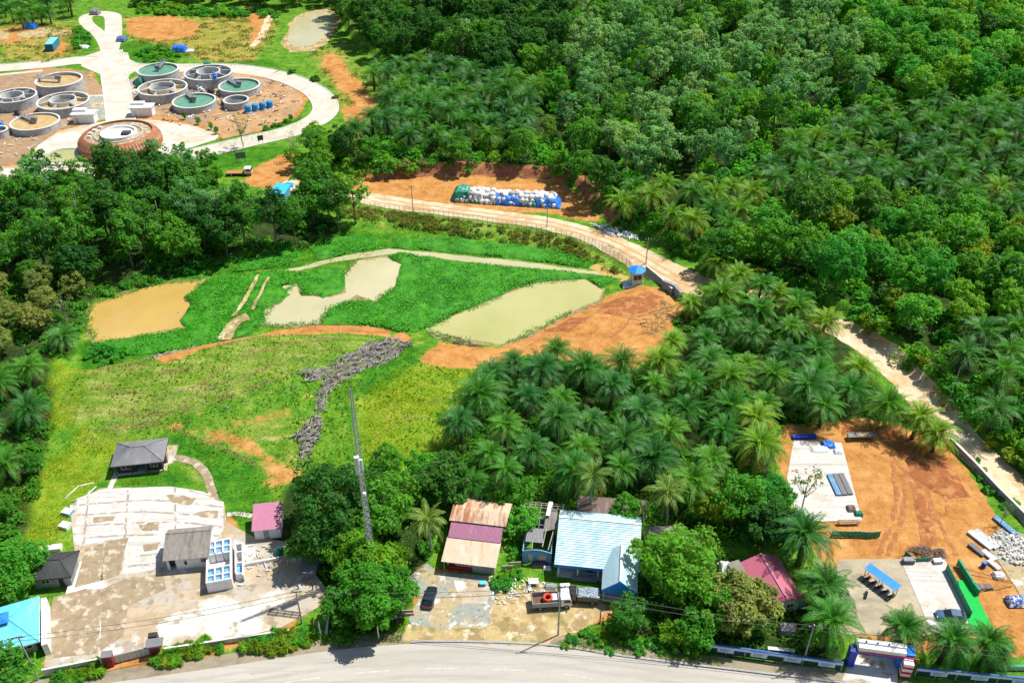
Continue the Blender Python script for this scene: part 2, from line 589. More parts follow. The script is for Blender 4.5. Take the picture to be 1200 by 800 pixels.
def rast(A, x, y):
    fx, fy = np.clip(x - RX0, 0, RNX - 1.001), np.clip(y - RY0, 0, RNY - 1.001)
    ix, iy = fx.astype(int), fy.astype(int)
    a, b = fx - ix, fy - iy
    return A[ix, iy] * (1 - a) * (1 - b) + A[ix + 1, iy] * a * (1 - b) + A[ix, iy + 1] * (1 - a) * b + A[ix + 1, iy + 1] * a * b


def grid_faces(nx, ny):
    i, j = np.meshgrid(np.arange(nx - 1), np.arange(ny - 1), indexing='ij')
    a = i * ny + j
    return np.stack([a, a + ny, a + ny + 1, a + 1], -1).reshape(-1, 4)


xs = np.concatenate([[-7000, -3000, -1200, -600], np.arange(-400, -130, 1.4), np.arange(-130, 131, .5), np.arange(132, 480, 1.4), [700, 1300, 3000, 7000]])
ys = np.concatenate([[-6000, -2000, -500, -100, 20], np.arange(50, 260, .55), np.arange(260, 520, 1.2), np.arange(520, 760, 5), [900, 1300, 3000, 9000]])
tx, ty = np.meshgrid(xs, ys, indexing='ij')
tz = hz(tx, ty)
fine = (fbm(tx, ty, 1.6, 21, 2) - .5) * .28 * rast(np.maximum(_rough, ZR * .7) * (1 - _bm), tx, ty) * (np.abs(tx) < 200) * (ty < 420)
tv = np.stack([tx, ty, tz + fine], -1).reshape(-1, 3)
zc = np.stack([rast(ZR, tx, ty), rast(ZG, tx, ty), rast(ZB, tx, ty), rast(ZY, tx, ty)], -1).reshape(-1, 4)
outer = (np.abs(tx - 30) > 430) | (ty > 770) | (ty < 30)
gme = mesh_np('ground', tv, grid_faces(len(xs), len(ys)), None, True, zc, 'zone')
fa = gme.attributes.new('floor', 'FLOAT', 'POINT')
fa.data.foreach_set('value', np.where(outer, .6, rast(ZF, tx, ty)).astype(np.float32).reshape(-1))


def ground_material():
    m = bpy.data.materials.new('ground_cover')
    nt, N, L, b = nodes_of(m)
    b.inputs['Roughness'].default_value = .95
    b.inputs['Specular IOR Level'].default_value = .08
    tc = N.new('ShaderNodeTexCoord')

    def noise(scale, detail=6, rot=0, st=(1, 1), off=0):
        mp = N.new('ShaderNodeMapping')
        mp.inputs['Scale'].default_value = (st[0], st[1], 1)
        mp.inputs['Rotation'].default_value = (0, 0, rot)
        mp.inputs['Location'].default_value = (off, off * .7, 0)
        L.new(tc.outputs['Object'], mp.inputs['Vector'])
        n = N.new('ShaderNodeTexNoise')
        n.inputs['Scale'].default_value = scale
        n.inputs['Detail'].default_value = detail
        n.inputs['Roughness'].default_value = .62
        L.new(mp.outputs['Vector'], n.inputs['Vector'])
        return n.outputs['Fac']

    def ramp(fac, stops):
        r = N.new('ShaderNodeValToRGB')
        el = r.color_ramp.elements
        el[0].position, el[0].color = stops[0][0], (*stops[0][1], 1)
        el[1].position, el[1].color = stops[-1][0], (*stops[-1][1], 1)
        for p, c in stops[1:-1]:
            e = el.new(p)
            e.color = (*c, 1)
        L.new(fac, r.inputs['Fac'])
        return r.outputs['Color']

    def mix(f, a, c):
        x = N.new('ShaderNodeMix'); x.data_type = 'RGBA'
        L.new(f, x.inputs[0]); L.new(a, x.inputs[6]); L.new(c, x.inputs[7])
        return x.outputs[2]

    def math_(op, a, c, clamp=False):
        x = N.new('ShaderNodeMath'); x.operation = op; x.use_clamp = clamp
        for i, q in enumerate((a, c)):
            if isinstance(q, (int, float)): x.inputs[i].default_value = q
            else: L.new(q, x.inputs[i])
        return x.outputs[0]

    def sharpen(mask, nz, k=1.0, w=.12):
        # edge broken up by noise
        s = math_('ADD', mask, math_('MULTIPLY', math_('SUBTRACT', nz, .5), k))
        r = N.new('ShaderNodeMapRange')
        r.inputs['From Min'].default_value = .5 - w
        r.inputs['From Max'].default_value = .5 + w
        L.new(s, r.inputs['Value'])
        return r.outputs['Result']
    at = N.new('ShaderNodeAttribute'); at.attribute_name = 'zone'
    sp = N.new('ShaderNodeSeparateColor')
    L.new(at.outputs['Color'], sp.inputs['Color'])
    fl = N.new('ShaderNodeAttribute'); fl.attribute_name = 'floor'
    n_big, n_mid, n_fine = noise(.09, 5), noise(.45, 8, off=5), noise(2.2, 6, off=9)
    n_str = noise(.5, 6, math.radians(35), (.22, 1.2), 3)
    nn = math_('ADD', math_('MULTIPLY', n_mid, .5), math_('MULTIPLY', n_fine, .5))
    n_pat = noise(.20, 7, off=21)
    n_grit = noise(5.0, 4, off=2)
    ng = math_('ADD', math_('MULTIPLY', n_mid, .40), math_('ADD', math_('MULTIPLY', n_fine, .38), math_('MULTIPLY', n_pat, .22)))
    grass = ramp(ng, [(.38, (.022, .085, .008)), (.45, (.055, .175, .012)), (.51, (.10, .25, .018)), (.57, (.18, .295, .030)), (.64, (.32, .32, .10))])
    straw = ramp(math_('ADD', math_('MULTIPLY', n_str, .40), math_('ADD', math_('MULTIPLY', n_fine, .35), math_('MULTIPLY', n_pat, .25))),
                 [(.38, (.045, .150, .010)), (.46, (.11, .24, .018)), (.52, (.19, .28, .035)), (.58, (.32, .33, .10)), (.66, (.48, .42, .23))])
    lush = ramp(ng, [(.38, (.014, .075, .006)), (.47, (.030, .150, .010)), (.54, (.065, .215, .012)), (.63, (.13, .265, .02))])
    yel = ramp(ng, [(.37, (.040, .160, .008)), (.45, (.12, .235, .012)), (.53, (.205, .30, .020)), (.62, (.33, .36, .06))])
    nso = math_('ADD', math_('MULTIPLY', n_mid, .35), math_('ADD', math_('MULTIPLY', n_fine, .2), math_('ADD', math_('MULTIPLY', n_pat, .3), math_('MULTIPLY', n_big, .15))))
    soil = ramp(nso, [(.36, (.22, .085, .027)), (.44, (.38, .165, .046)), (.51, (.48, .23, .068)), (.58, (.54, .295, .105)), (.66, (.62, .40, .19))])
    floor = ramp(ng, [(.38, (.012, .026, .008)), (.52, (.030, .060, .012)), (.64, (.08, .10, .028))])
    c = mix(sharpen(at.outputs['Alpha'], n_mid, .9, .3), grass, yel)
    c = mix(sharpen(sp.outputs[1], n_mid, 1.1, .35), c, straw)
    c = mix(sharpen(sp.outputs[2], n_mid, .9, .25), c, lush)
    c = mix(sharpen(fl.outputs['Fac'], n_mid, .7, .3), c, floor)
    # bare patches in the grass
    bare = N.new('ShaderNodeMapRange')
    bare.inputs['From Min'].default_value = .60
    bare.inputs['From Max'].default_value = .68
    bare.inputs['To Max'].default_value = .55
    L.new(math_('ADD', math_('MULTIPLY', n_big, .5), math_('MULTIPLY', n_mid, .5)), bare.inputs['Value'])
    c = mix(math_('MULTIPLY', bare.outputs['Result'], math_('SUBTRACT', 1.0, fl.outputs['Fac'])), c, soil)
    c = mix(sharpen(sp.outputs[0], ng, 1.5, .16), c, soil)
    L.new(c, b.inputs['Base Color'])
    bp = N.new('ShaderNodeBump')
    bp.inputs['Distance'].default_value = .3
    L.new(math_('ADD', math_('MULTIPLY', n_mid, .6), math_('ADD', math_('MULTIPLY', n_fine, .6), math_('MULTIPLY', n_grit, .15))), bp.inputs['Height'])
    L.new(bp.outputs['Normal'], b.inputs['Normal'])
    return m


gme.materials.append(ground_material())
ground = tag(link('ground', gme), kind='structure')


# ---------------------------------------------------------------- sheets laid on the ground
def jitter(poly, amp, step=1.2, seed=0):
    """break up an outline with small real bays and bumps (world metres)"""
    out = []
    n = len(poly)
    for i in range(n):
        a, b = poly[i], poly[(i + 1) % n]
        L = math.hypot(b[0] - a[0], b[1] - a[1])
        k = max(1, int(L / step))
        for j in range(k):
            t = j / k
            out.append((a[0] + (b[0] - a[0]) * t, a[1] + (b[1] - a[1]) * t))
    if amp:
        A = np.array(out)
        dx = (fbm(A[:, 0], A[:, 1], amp * 5, seed + 31, 3) - .5) * 3 * amp
        dy = (fbm(A[:, 0], A[:, 1], amp * 5, seed + 77, 3) - .5) * 3 * amp
        out = [(x + p, y + q) for (x, y), p, q in zip(out, dx, dy)]
    return out


def sheet(name, polys, dz, m, step=2.0, amp=0.0, bump=0.0, bscale=2.0, kind='structure', seed=0, world=False, level=None, edge=1.2, attr=False):
    """one mesh of draped polygons: outline kept, inner points on a grid"""
    V, F, tn = [], [], 0
    if polys and not isinstance(polys[0][0], (tuple, list)):
        polys = [polys]
    for k, p in enumerate(polys):
        w = list(p) if world else PP(p)
        w = jitter(w, amp, edge if amp else max(edge, 1.5), seed + k)
        xs_, ys_ = [a for a, _ in w], [b for _, b in w]
        gx, gy = np.meshgrid(np.arange(min(xs_), max(xs_), step), np.arange(min(ys_), max(ys_), step), indexing='ij')
        gx, gy = gx.ravel() + RNG.uniform(-.2, .2, gx.size) * step, gy.ravel() + RNG.uniform(-.2, .2, gy.size) * step
        ok = sdist(w, gx, gy) > step * .4
        pts = [Vector(q) for q in w] + [Vector(q) for q in zip(gx[ok], gy[ok])]
        nb = len(w)
        v2, e2, f2, *_ = delaunay_2d_cdt(pts, [(i, (i + 1) % nb) for i in range(nb)], [], 1, 1e-4)
        A = np.array([(q.x, q.y) for q in v2])
        z = hz(A[:, 0], A[:, 1]) if level is None else np.full(len(A), level)
        if bump:
            d = edge_dist(w, A[:, 0], A[:, 1])
            z = z + bump * (fbm(A[:, 0], A[:, 1], bscale, 5, 3) + .25) * smooth(0, .9, d) * 1.3
        V.append(np.column_stack([A, z + dz]))
        F += [[i + tn for i in f] for f in f2]
        tn += len(A)
    me = bpy.data.meshes.new(name)
    me.from_pydata(np.concatenate(V).tolist(), [], F)
    me.materials.append(m)
    if bump:
        for q in me.polygons:
            q.use_smooth = True
    bm = bmesh.new(); bm.from_mesh(me)
    for f in bm.faces:
        if f.normal.z < 0:
            f.normal_flip()
    bm.to_mesh(me); bm.free()
    o = link(name, me)
    if kind:
        o['kind'] = kind
    return o


def band(pts, w, n=5, closed=False):
    """outline of a strip of width w (number or list) along world points"""
    cl = catmull(pts, n)
    ws = w if isinstance(w, (list, tuple)) else None
    l, r = [], []
    for i, p in enumerate(cl):
        a, b = cl[max(0, i - 1)], cl[min(len(cl) - 1, i + 1)]
        d = (b[0] - a[0], b[1] - a[1])
        q = math.hypot(*d) + 1e-9
        nx, ny = -d[1] / q, d[0] / q
        if ws:
            t = i / (len(cl) - 1) * (len(ws) - 1)
            k = min(int(t), len(ws) - 2)
            hw = (ws[k] * (1 - t + k) + ws[k + 1] * (t - k)) / 2
        else:
            hw = w / 2
        l.append((p[0] + nx * hw, p[1] + ny * hw))
        r.append((p[0] - nx * hw, p[1] - ny * hw))
    return l + r[::-1]


M['concrete_road'] = layered('concrete_road', ((.52, .48, .41), (.64, .60, .53)), [((.50, .42, .32), .16, .46, .6, (1, 1), .7), ((.42, .36, .3), 1.1, .54, .66, (1, 1), .5), ((.46, .38, .28), .5, .54, .62, (.3, 1.5), .5)], bump=.01)
M['dirt_road'] = layered('dirt_road', ((.55, .42, .26), (.70, .57, .39)), [((.48, .29, .13), .10, .46, .58, (1, 1), .8), ((.40, .29, .17), .7, .54, .66, (1, 1), .55), ((.74, .65, .50), .35, .54, .64, (1, 1), .7)], bump=.04)
M['main_road'] = layered('main_road', ((.40, .375, .325), (.47, .44, .385)), [((.34, .32, .28), .3, .48, .66, (.15, 1, .1), .6), ((.53, .49, .42), .12, .5, .7, (.3, 1, .1), .5), ((.25, .24, .22), 2.2, .6, .7, (1, 1), .35), ((.30, .28, .25), .5, .56, .64, (.06, 2.2, .12), .5)], bump=.008, bscale=9)
M['shoulder'] = layered('shoulder', ((.24, .20, .14), (.36, .30, .21)), [((.15, .13, .09), .4, .5, .7, (.4, 1), .7), ((.12, .17, .03), .5, .58, .7, (1, 1), .6)], bump=.04)
M['slab'] = layered('slab', ((.36, .325, .26), (.50, .46, .39)), [((.42, .31, .18), .10, .46, .55, (1, 1), .85), ((.50, .40, .27), .32, .50, .58, (1, 1.4), .8), ((.27, .23, .18), 1.0, .56, .66, (1, 1), .6), ((.33, .28, .21), .45, .54, .62, (.15, 1.6, .1), .7), ((.64, .62, .57), .13, .51, .57, (1, 1), .85), ((.26, .20, .125), .3, .56, .61, (1, 1), .7)], bump=.012)
M['tile_slab'] = layered('tile_slab', ((.47, .455, .42), (.60, .585, .56)), [((.48, .41, .31), .22, .55, .62, (1, 1), .75), ((.44, .40, .34), .5, .54, .62, (.10, 1.7, .12), .75), ((.60, .55, .46), .8, .52, .64, (1, 1), .6), ((.30, .27, .22), 1.6, .60, .68, (1, 1), .6), ((.34, .30, .25), 2.2, .60, .66, (.06, 1.4, .12), .6)], bump=.012)
M['tan_slab'] = layered('tan_slab', ((.27, .205, .125), (.39, .31, .20)), [((.25, .19, .12), .5, .46, .6, (1, 1), .7), ((.60, .52, .40), .55, .52, .62, (1, 1), .75), ((.20, .16, .11), 1.5, .56, .66, (1, 1), .5)], bump=.012)
M['gravel'] = layered('gravel', ((.21, .23, .20), (.36, .38, .34)), [((.45, .33, .15), .15, .48, .58, (1, 1), .8), ((.66, .64, .58), .45, .55, .62, (1, 1), .8), ((.13, .14, .12), 1.3, .54, .64, (1, 1), .6), ((.6, .58, .52), 3.0, .60, .66, (1, 1), .6)], bump=.05, bscale=6)
M['ochre_dirt'] = layered('ochre_dirt', ((.38, .28, .12), (.54, .42, .21)), [((.26, .18, .08), .30, .46, .58, (1, 1), .75), ((.66, .57, .41), .6, .54, .64, (1, 1), .75), ((.14, .19, .04), .4, .56, .66, (1, 1), .7), ((.2, .15, .08), 1.8, .56, .66, (1, 1), .5)], bump=.06)
M['grey_yard'] = layered('grey_yard', ((.33, .29, .20), (.43, .38, .28)), [((.22, .18, .12), .35, .48, .62, (.3, 1, -.4), .65), ((.52, .42, .27), .4, .52, .64, (1, 1), .6), ((.46, .28, .13), .2, .54, .64, (1, 1), .5)], bump=.03)
M['tank_concrete'] = layered('tank_concrete', ((.34, .35, .35), (.50, .51, .51)), [((.16, .16, .15), .8, .52, .64, (2, .25), .6), ((.55, .55, .53), .5, .54, .64, (1, .6), .6)], bump=.012)
M['pale_concrete'] = mat('pale_concrete', (.55, .54, .5), .85, col2=(.70, .69, .65), scale=.6, bump=.008, detail=7)
M['white_paint'] = mat('white_paint', (.74, .74, .73), .6, .06, 1.2)
M['white_wall'] = mat('white_wall', (.62, .62, .62), .75, col2=(.80, .80, .79), scale=.9, detail=8)
M['metal'] = mat('galvanised_metal', (.42, .43, .45), .45, .2, 3, metal=.6)
M['dark_metal'] = mat('dark_metal', (.06, .06, .065), .5, .3, 3)
M['pole_grey'] = mat('pole_grey', (.33, .33, .32), .7, .15, 2)
M['cable'] = mat('cable', (.10, .10, .10), .6, .1, 2)
M['rubber'] = mat('rubber', (.02, .02, .02), .9, .2, 5)
M['glass'] = mat('dark_glass', (.015, .02, .025), .06, .1, 2, spec=.6)
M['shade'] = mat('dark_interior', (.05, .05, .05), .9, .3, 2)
M['tan_water'] = water('tan_water', (.43, .28, .07), (.52, .36, .11))
M['pale_water'] = water('pale_water', (.40, .37, .20), (.52, .48, .29))
M['green_water'] = water('green_water', (.37, .365, .135), (.45, .435, .18))
M['tank_green'] = water('tank_green_water', (.09, .25, .16), (.16, .34, .22), scale=.5)
M['tank_tan'] = water('tank_tan_water', (.42, .28, .10), (.64, .46, .20), scale=.6)
M['tank_dark'] = water('tank_dark_water', (.10, .11, .10), (.15, .16, .14), scale=.2)

# roads ------------------------------------------------------------------------------------------
edge_n = PP([(-120, 838), (0, 818), (133, 799), (220, 787), (300, 775), (380, 763), (450, 756), (520, 753), (640, 757), (730, 770), (850, 785), (960, 798), (1060, 812), (1200, 838), (1330, 870)])


def shift(pl, d):
    out = []
    for i, p in enumerate(pl):
        a, b = pl[max(0, i - 1)], pl[min(len(pl) - 1, i + 1)]
        q = math.hypot(b[0] - a[0], b[1] - a[1])
        out.append((p[0] + (b[1] - a[1]) / q * d, p[1] - (b[0] - a[0]) / q * d))
    return out


en = catmull(edge_n, 6)
en = [(-700, 30)] + en + [(700, 25)]
sheet('main_road', en + shift(en, 9.0)[::-1], .06, M['main_road'], 3, world=True)
sheet('road_shoulder', shift(en, -2.2) + en[::-1], .04, M['shoulder'], 3, world=True, amp=.12)
sheet('road_verge', shift(en, 9.0) + shift(en, 14)[::-1], .04, M['shoulder'], 4, world=True)
mk = MB()
cl = shift(en, 4.5)[3:-3]
acc = 0
for i in range(len(cl) - 1):
    a, b = Vector((*cl[i], 0)), Vector((*cl[i + 1], 0))
    L = (b - a).length
    t = 0
    while t < L:
        if int((acc + t) / 5.0) % 2 == 0:
            p, q = a.lerp(b, t / L), a.lerp(b, min(1, (t + 1) / L))
            n = (b - a).normalized().cross(Vector((0, 0, 1))) * .06
            mk.add([p - n + Vector((0, 0, .068)), p + n + Vector((0, 0, .068)), q + n + Vector((0, 0, .068)), q - n + Vector((0, 0, .068))], [(0, 1, 2, 3)])
        t += 1
    acc += L
M['road_paint'] = mat('worn_road_paint', (.42, .41, .38), .8, col2=(.66, .66, .62), scale=2)
tag(mk.build('road_marking', M['road_paint']), kind='structure')
M['road_wear'] = layered('worn_lane', ((.35, .33, .29), (.40, .38, .33)), [((.43, .41, .36), .3, .46, .58, (.2, 1), .8)], bump=.008)
for off_ in (1.5, 3.2, 5.8, 7.5):
    sheet('worn_lane', shift(en, off_ - .3)[2:-2] + shift(en, off_ + .3)[2:-2][::-1], .064, M['road_wear'], 3, world=True, amp=.12, seed=int(off_ * 10))
sheet('road_patch', [[(560, 760), (600, 760), (604, 768), (562, 769)], [(290, 784), (335, 778), (338, 784), (294, 791)]], .069, M['road_wear'], 2, amp=.25)
# kerb along the right half of the road
kb = MB()
ks = [p for p in shift(en, -.25) if P(480, 753)[0] < p[0] < 75]
for i in range(len(ks) - 1):
    a, b = ks[i], ks[i + 1]
    kb.bar((a[0], a[1], .08), (b[0], b[1], .08), .35, .26)
tag(kb.build('kerb', M['pole_grey']), kind='structure')

ACC = PP([(330, 216), (392, 226), (470, 239), (560, 251), (640, 262), (705, 280), (752, 303), (795, 327), (835, 338), (885, 346), (945, 366), (1000, 394), (1040, 424),
          (1088, 474), (1130, 518), (1180, 566), (1240, 628), (1330, 700)])
sheet('dirt_road', band(ACC, [7.5, 7, 7, 6.5, 7, 7.5, 9, 11, 8, 7, 7, 7.5, 7.5, 7.5, 7.5, 7.5, 7.5, 7.5], 5), .08, M['dirt_road'], 1.6, amp=.35, world=True, seed=3)
M['track'] = layered('wheel_track', ((.42, .27, .13), (.52, .35, .18)), [((.6, .5, .34), .5, .5, .7, (1, 1), .7)], bump=.03)
for off in (-1.1, 1.1):
    cl = catmull(ACC, 5)[8:48]
    sheet('wheel_track', band(shift(cl, off), .7, 1), .115, M['track'], 1.5, amp=.18, world=True, seed=int(off * 3))

LOOP = PP([(318, 87), (345, 95), (370, 108), (381, 122), (379, 134), (362, 146), (335, 156), (300, 164), (262, 173), (220, 183), (170, 193), (110, 202), (60, 204), (0, 204), (-80, 205)])
NORTH = PP([(-120, 88), (0, 80), (60, 75), (95, 71), (125, 74), (165, 80), (210, 80), (270, 80), (318, 87)])
STEM = PP([(129, 60), (134, 90), (139, 120), (142, 145)])
BR = PP([(128, 66), (124, 52), (116, 40), (102, 28), (101, 20), (112, 17)])
BR2 = PP([(128, 62), (132, 45), (133, 28), (130, 18), (112, 16)])
k = 0
for nm, pl, w in (('concrete_road', LOOP, 8.5), ('concrete_road', NORTH, 8.5), ('concrete_road', STEM, 9), ('concrete_road', BR, 5.5), ('concrete_road', BR2, 7)):
    sheet(nm, band(pl, w, 6), .07 + .006 * k, M['concrete_road'], 3, world=True)
    k += 1
sheet('concrete_road', [(100, 66), (118, 60), (150, 62), (152, 70), (168, 78), (152, 88), (146, 100), (122, 100), (118, 88), (95, 78)], .112, M['concrete_road'], 3)
kb = MB()
for pl, d in ((LOOP, 4.35), (LOOP, -4.35), (NORTH, -4.35), (STEM, 4.6), (STEM, -4.6)):
    c2 = shift(catmull(pl, 6), d)
    for i in range(len(c2) - 1):
        a, b = c2[i], c2[i + 1]
        if d == -4.35 and pl is NORTH and P(112, 70)[0] < a[0] < P(150, 70)[0]:
            continue
        za, zb = h1(*a), h1(*b)
        kb.bar((*a, za + .08), (*b, zb + .08), .25, .3)
tag(kb.build('road_kerb', M['pale_concrete']), kind='structure')
M['plaza'] = layered('plaza_paving', ((.46, .40, .30), (.58, .52, .41)), [((.68, .64, .56), .06, .5, .58, (1, 1), .8), ((.34, .28, .19), .3, .52, .64, (1, 1), .6), ((.3, .32, .14), .15, .56, .64, (1, 1), .5)], bump=.012)
M['plant_earth'] = layered('plant_earth', ((.25, .165, .095), (.35, .245, .15)), [((.40, .24, .12), .10, .44, .62, (1, 1), .8), ((.40, .33, .24), .22, .48, .70, (1, 1), .6), ((.16, .11, .08), .7, .56, .66, (1, 1), .6)], bump=.08)
M['plant_earth_warm'] = layered('plant_earth_warm', ((.41, .225, .095), (.50, .30, .15)), [((.26, .165, .085), .10, .44, .62, (1, 1), .7), ((.50, .40, .27), .22, .48, .70, (1, 1), .65), ((.2, .13, .08), .7, .58, .68, (1, 1), .6)], bump=.08)
sheet('bare_earth', [(-40, 104), (0, 90), (62, 80), (104, 84), (120, 104), (122, 138), (70, 152), (40, 172), (24, 192), (-40, 196)], .045, M['plant_earth'], 3, amp=.8, seed=21)
sheet('bare_earth', [(150, 102), (164, 88), (206, 84), (268, 85), (285, 95), (262, 112), (256, 130), (248, 150), (215, 142), (186, 136), (152, 138)], .045, M['plant_earth'], 3, amp=1.2, seed=22)
sheet('bare_earth', [(262, 84), (318, 92), (346, 102), (356, 116), (346, 136), (318, 148), (290, 158), (262, 162), (242, 150), (256, 128), (258, 110), (278, 96)], .05, M['plant_earth_warm'], 3, amp=1.2, seed=23)
sheet('plaza', [(28, 192), (45, 170), (68, 155), (100, 146), (140, 140), (185, 141), (225, 147), (258, 158), (252, 164), (215, 176), (180, 184), (120, 192), (70, 198)], .05, M['plaza'], 3)
sheet('plaza_path', band(PP([(98, 178), (75, 168), (62, 172), (52, 180)]), 5, 4), .075, M['concrete_road'], 3, world=True)
sheet('plaza_path', band(PP([(180, 150), (205, 151), (225, 157), (240, 163)]), [5, 7, 6, 3], 4), .075, M['concrete_road'], 3, world=True)
sheet('bare_patch', [[(48, 33), (95, 38), (62, 44), (22, 46), (20, 40)], [(0, 36), (14, 37), (10, 47), (0, 48)]], .06, M['ochre_dirt'], 3, amp=.8)
sheet('gravel_bed', [(104, 112), (122, 112), (124, 140), (112, 142), (108, 125)], .055, M['gravel'], 2, amp=.2)
sheet('gravel_bed', [(146, 98), (160, 90), (166, 108), (150, 116)], .055, M['gravel'], 2, amp=.2)
sheet('sand_track', band(PP([(316, 18), (312, 30), (305, 44), (296, 55)]), 3, 4), .06, M['dirt_road'], 2, amp=.5, world=True)
sheet('tank_path', band(PP([(0, 88), (50, 83)]), 2.2, 3), .07, M['concrete_road'], 2, world=True)
sheet('tank_path', band(PP([(104, 113), (122, 112)]), 1.8, 3), .08, M['concrete_road'], 2, world=True)
sheet('tank_path', band(PP([(146, 108), (165, 105)]), 1.8, 3), .08, M['concrete_road'], 2, world=True)

# ponds and the green mats on them ---------------------------------------------------------------
ZB0 = -1.3
M['mud_margin'] = layered('wet_mud_margin', ((.26, .18, .09), (.38, .28, .15)), [((.16, .11, .06), .8, .5, .62, (1, 1), .7), ((.08, .17, .02), .6, .54, .62, (1, 1), .8)], bump=.05)


def margin(px_poly, d, amp, seed, dz=.02):
    w = PP(px_poly)
    area = sum(w[i][0] * w[(i + 1) % len(w)][1] - w[(i + 1) % len(w)][0] * w[i][1] for i in range(len(w)))
    o, n = [], len(w)
    for i in range(n):
        a, c = w[i - 1], w[(i + 1) % n]
        q = math.hypot(c[0] - a[0], c[1] - a[1]) + 1e-9
        sg = 1 if area > 0 else -1
        o.append((w[i][0] + sg * (c[1] - a[1]) / q * d, w[i][1] - sg * (c[0] - a[0]) / q * d))
    sheet('mud_margin', o, dz, M['mud_margin'], 2, amp=amp, world=True, level=ZB0, seed=seed)


margin([(104, 352), (150, 337), (195, 326), (243, 322), (228, 333), (212, 344), (222, 352), (208, 370), (216, 378), (160, 387), (110, 396), (102, 375)], 1.1, .7, 61)
margin([(498, 380), (540, 362), (590, 340), (630, 326), (685, 322), (706, 335), (702, 346), (660, 364), (615, 388), (585, 398), (545, 392), (515, 388)], 1.1, .7, 62)
margin([(318, 352), (345, 327), (403, 316), (420, 300), (452, 296), (470, 306), (462, 330), (440, 349), (408, 347), (385, 356), (372, 374), (330, 376), (308, 374)], .9, .7, 63)
sheet('pond_water', [(104, 352), (150, 337), (195, 326), (243, 322), (228, 333), (212, 344), (222, 352), (208, 370), (216, 378), (160, 387), (110, 396), (102, 375)], .05, M['tan_water'], 3, amp=.5, level=ZB0)
sheet('pond_water', [(403, 316), (420, 300), (452, 296), (470, 306), (462, 330), (440, 349), (418, 340), (408, 347), (385, 356), (372, 374), (330, 376), (308, 374), (310, 358), (328, 350), (340, 340),
                     (328, 331), (346, 327), (352, 342), (388, 343), (405, 338)], .05, M['pale_water'], 3, amp=.4, level=ZB0)
sheet('pond_water', [(332, 312), (380, 300), (420, 291), (455, 287), (520, 292), (600, 300), (690, 312), (728, 314), (730, 320), (660, 312), (600, 308), (540, 301), (470, 291), (400, 300), (350, 312)], .05, M['pale_water'], 2.5, amp=.4, level=ZB0, seed=4)
sheet('pond_water', [(498, 380), (540, 362), (590, 340), (630, 326), (685, 322), (706, 335), (702, 346), (660, 364), (615, 388), (585, 398), (545, 392), (515, 388)], .055, M['green_water'], 3, amp=.4, level=ZB0, seed=5)
sheet('drain_water', band(PP([(470, 276), (560, 280), (630, 290), (690, 305), (720, 318), (735, 322)]), [2, 2, 2.5, 3, 4, 3], 4), .06, M['tan_water'], 2, amp=.3, world=True, level=ZB0)
sheet('pond_water', [(340, 34), (350, 22), (372, 15), (388, 18), (390, 30), (380, 44), (366, 54), (346, 56), (338, 48)], .10, M['pale_water'], 4, amp=.8, seed=8)
sheet('pond_bank', [(330, 50), (338, 30), (350, 17), (378, 10), (394, 14), (398, 26), (386, 48), (368, 60), (340, 62)], .05, M['ochre_dirt'], 4, amp=1.0, seed=8)
M['hyacinth'] = mat('hyacinth_mat', (.014, .14, .005), .75, col2=(.06, .28, .008), scale=.5, bump=.12, bscale=2.5, detail=8)
MATS = [
    [(243, 322), (300, 314), (350, 314), (400, 308), (404, 316), (402, 336), (386, 342), (353, 341), (347, 326), (327, 330), (338, 340), (326, 349), (309, 357), (306, 374), (295, 384), (255, 398), (190, 408), (130, 412), (104, 398),
     (160, 389), (218, 379), (210, 370), (224, 352), (214, 344), (230, 333)],
    [(470, 306), (455, 296), (470, 292), (540, 302), (600, 309), (660, 313), (728, 321), (706, 333), (686, 321), (630, 324), (588, 339), (538, 361), (497, 380), (470, 384), (430, 376), (374, 375), (386, 357), (410, 348), (440, 350), (463, 331)],
    [(460, 274), (520, 274), (600, 281), (650, 288), (700, 303), (690, 309), (600, 298), (520, 290), (458, 285)],
    [(300, 292), (340, 282), (352, 292), (340, 306), (300, 312), (270, 314), (285, 302)],
    [(360, 284), (400, 272), (440, 272), (455, 284), (420, 290), (375, 300)], [(368, 322), (398, 312), (400, 335), (378, 344), (360, 338)],
]
mats_w = [PP(p) for p in MATS]
sheet('hyacinth', MATS, .12, M['hyacinth'], .9, amp=.55, bump=.45, bscale=2.2, kind='stuff', level=ZB0, seed=11)
# muddy trails cutting the mat
sheet('mud_trail', [band(PP([(302, 320), (294, 335), (284, 352), (272, 368)]), .9, 4), band(PP([(314, 322), (308, 335), (300, 350), (295, 360)]), .7, 4), band(PP([(262, 395), (275, 375), (290, 368)]), 3.0, 4)], .75, M['ochre_dirt'], 1.5, amp=.3, world=True, level=ZB0)

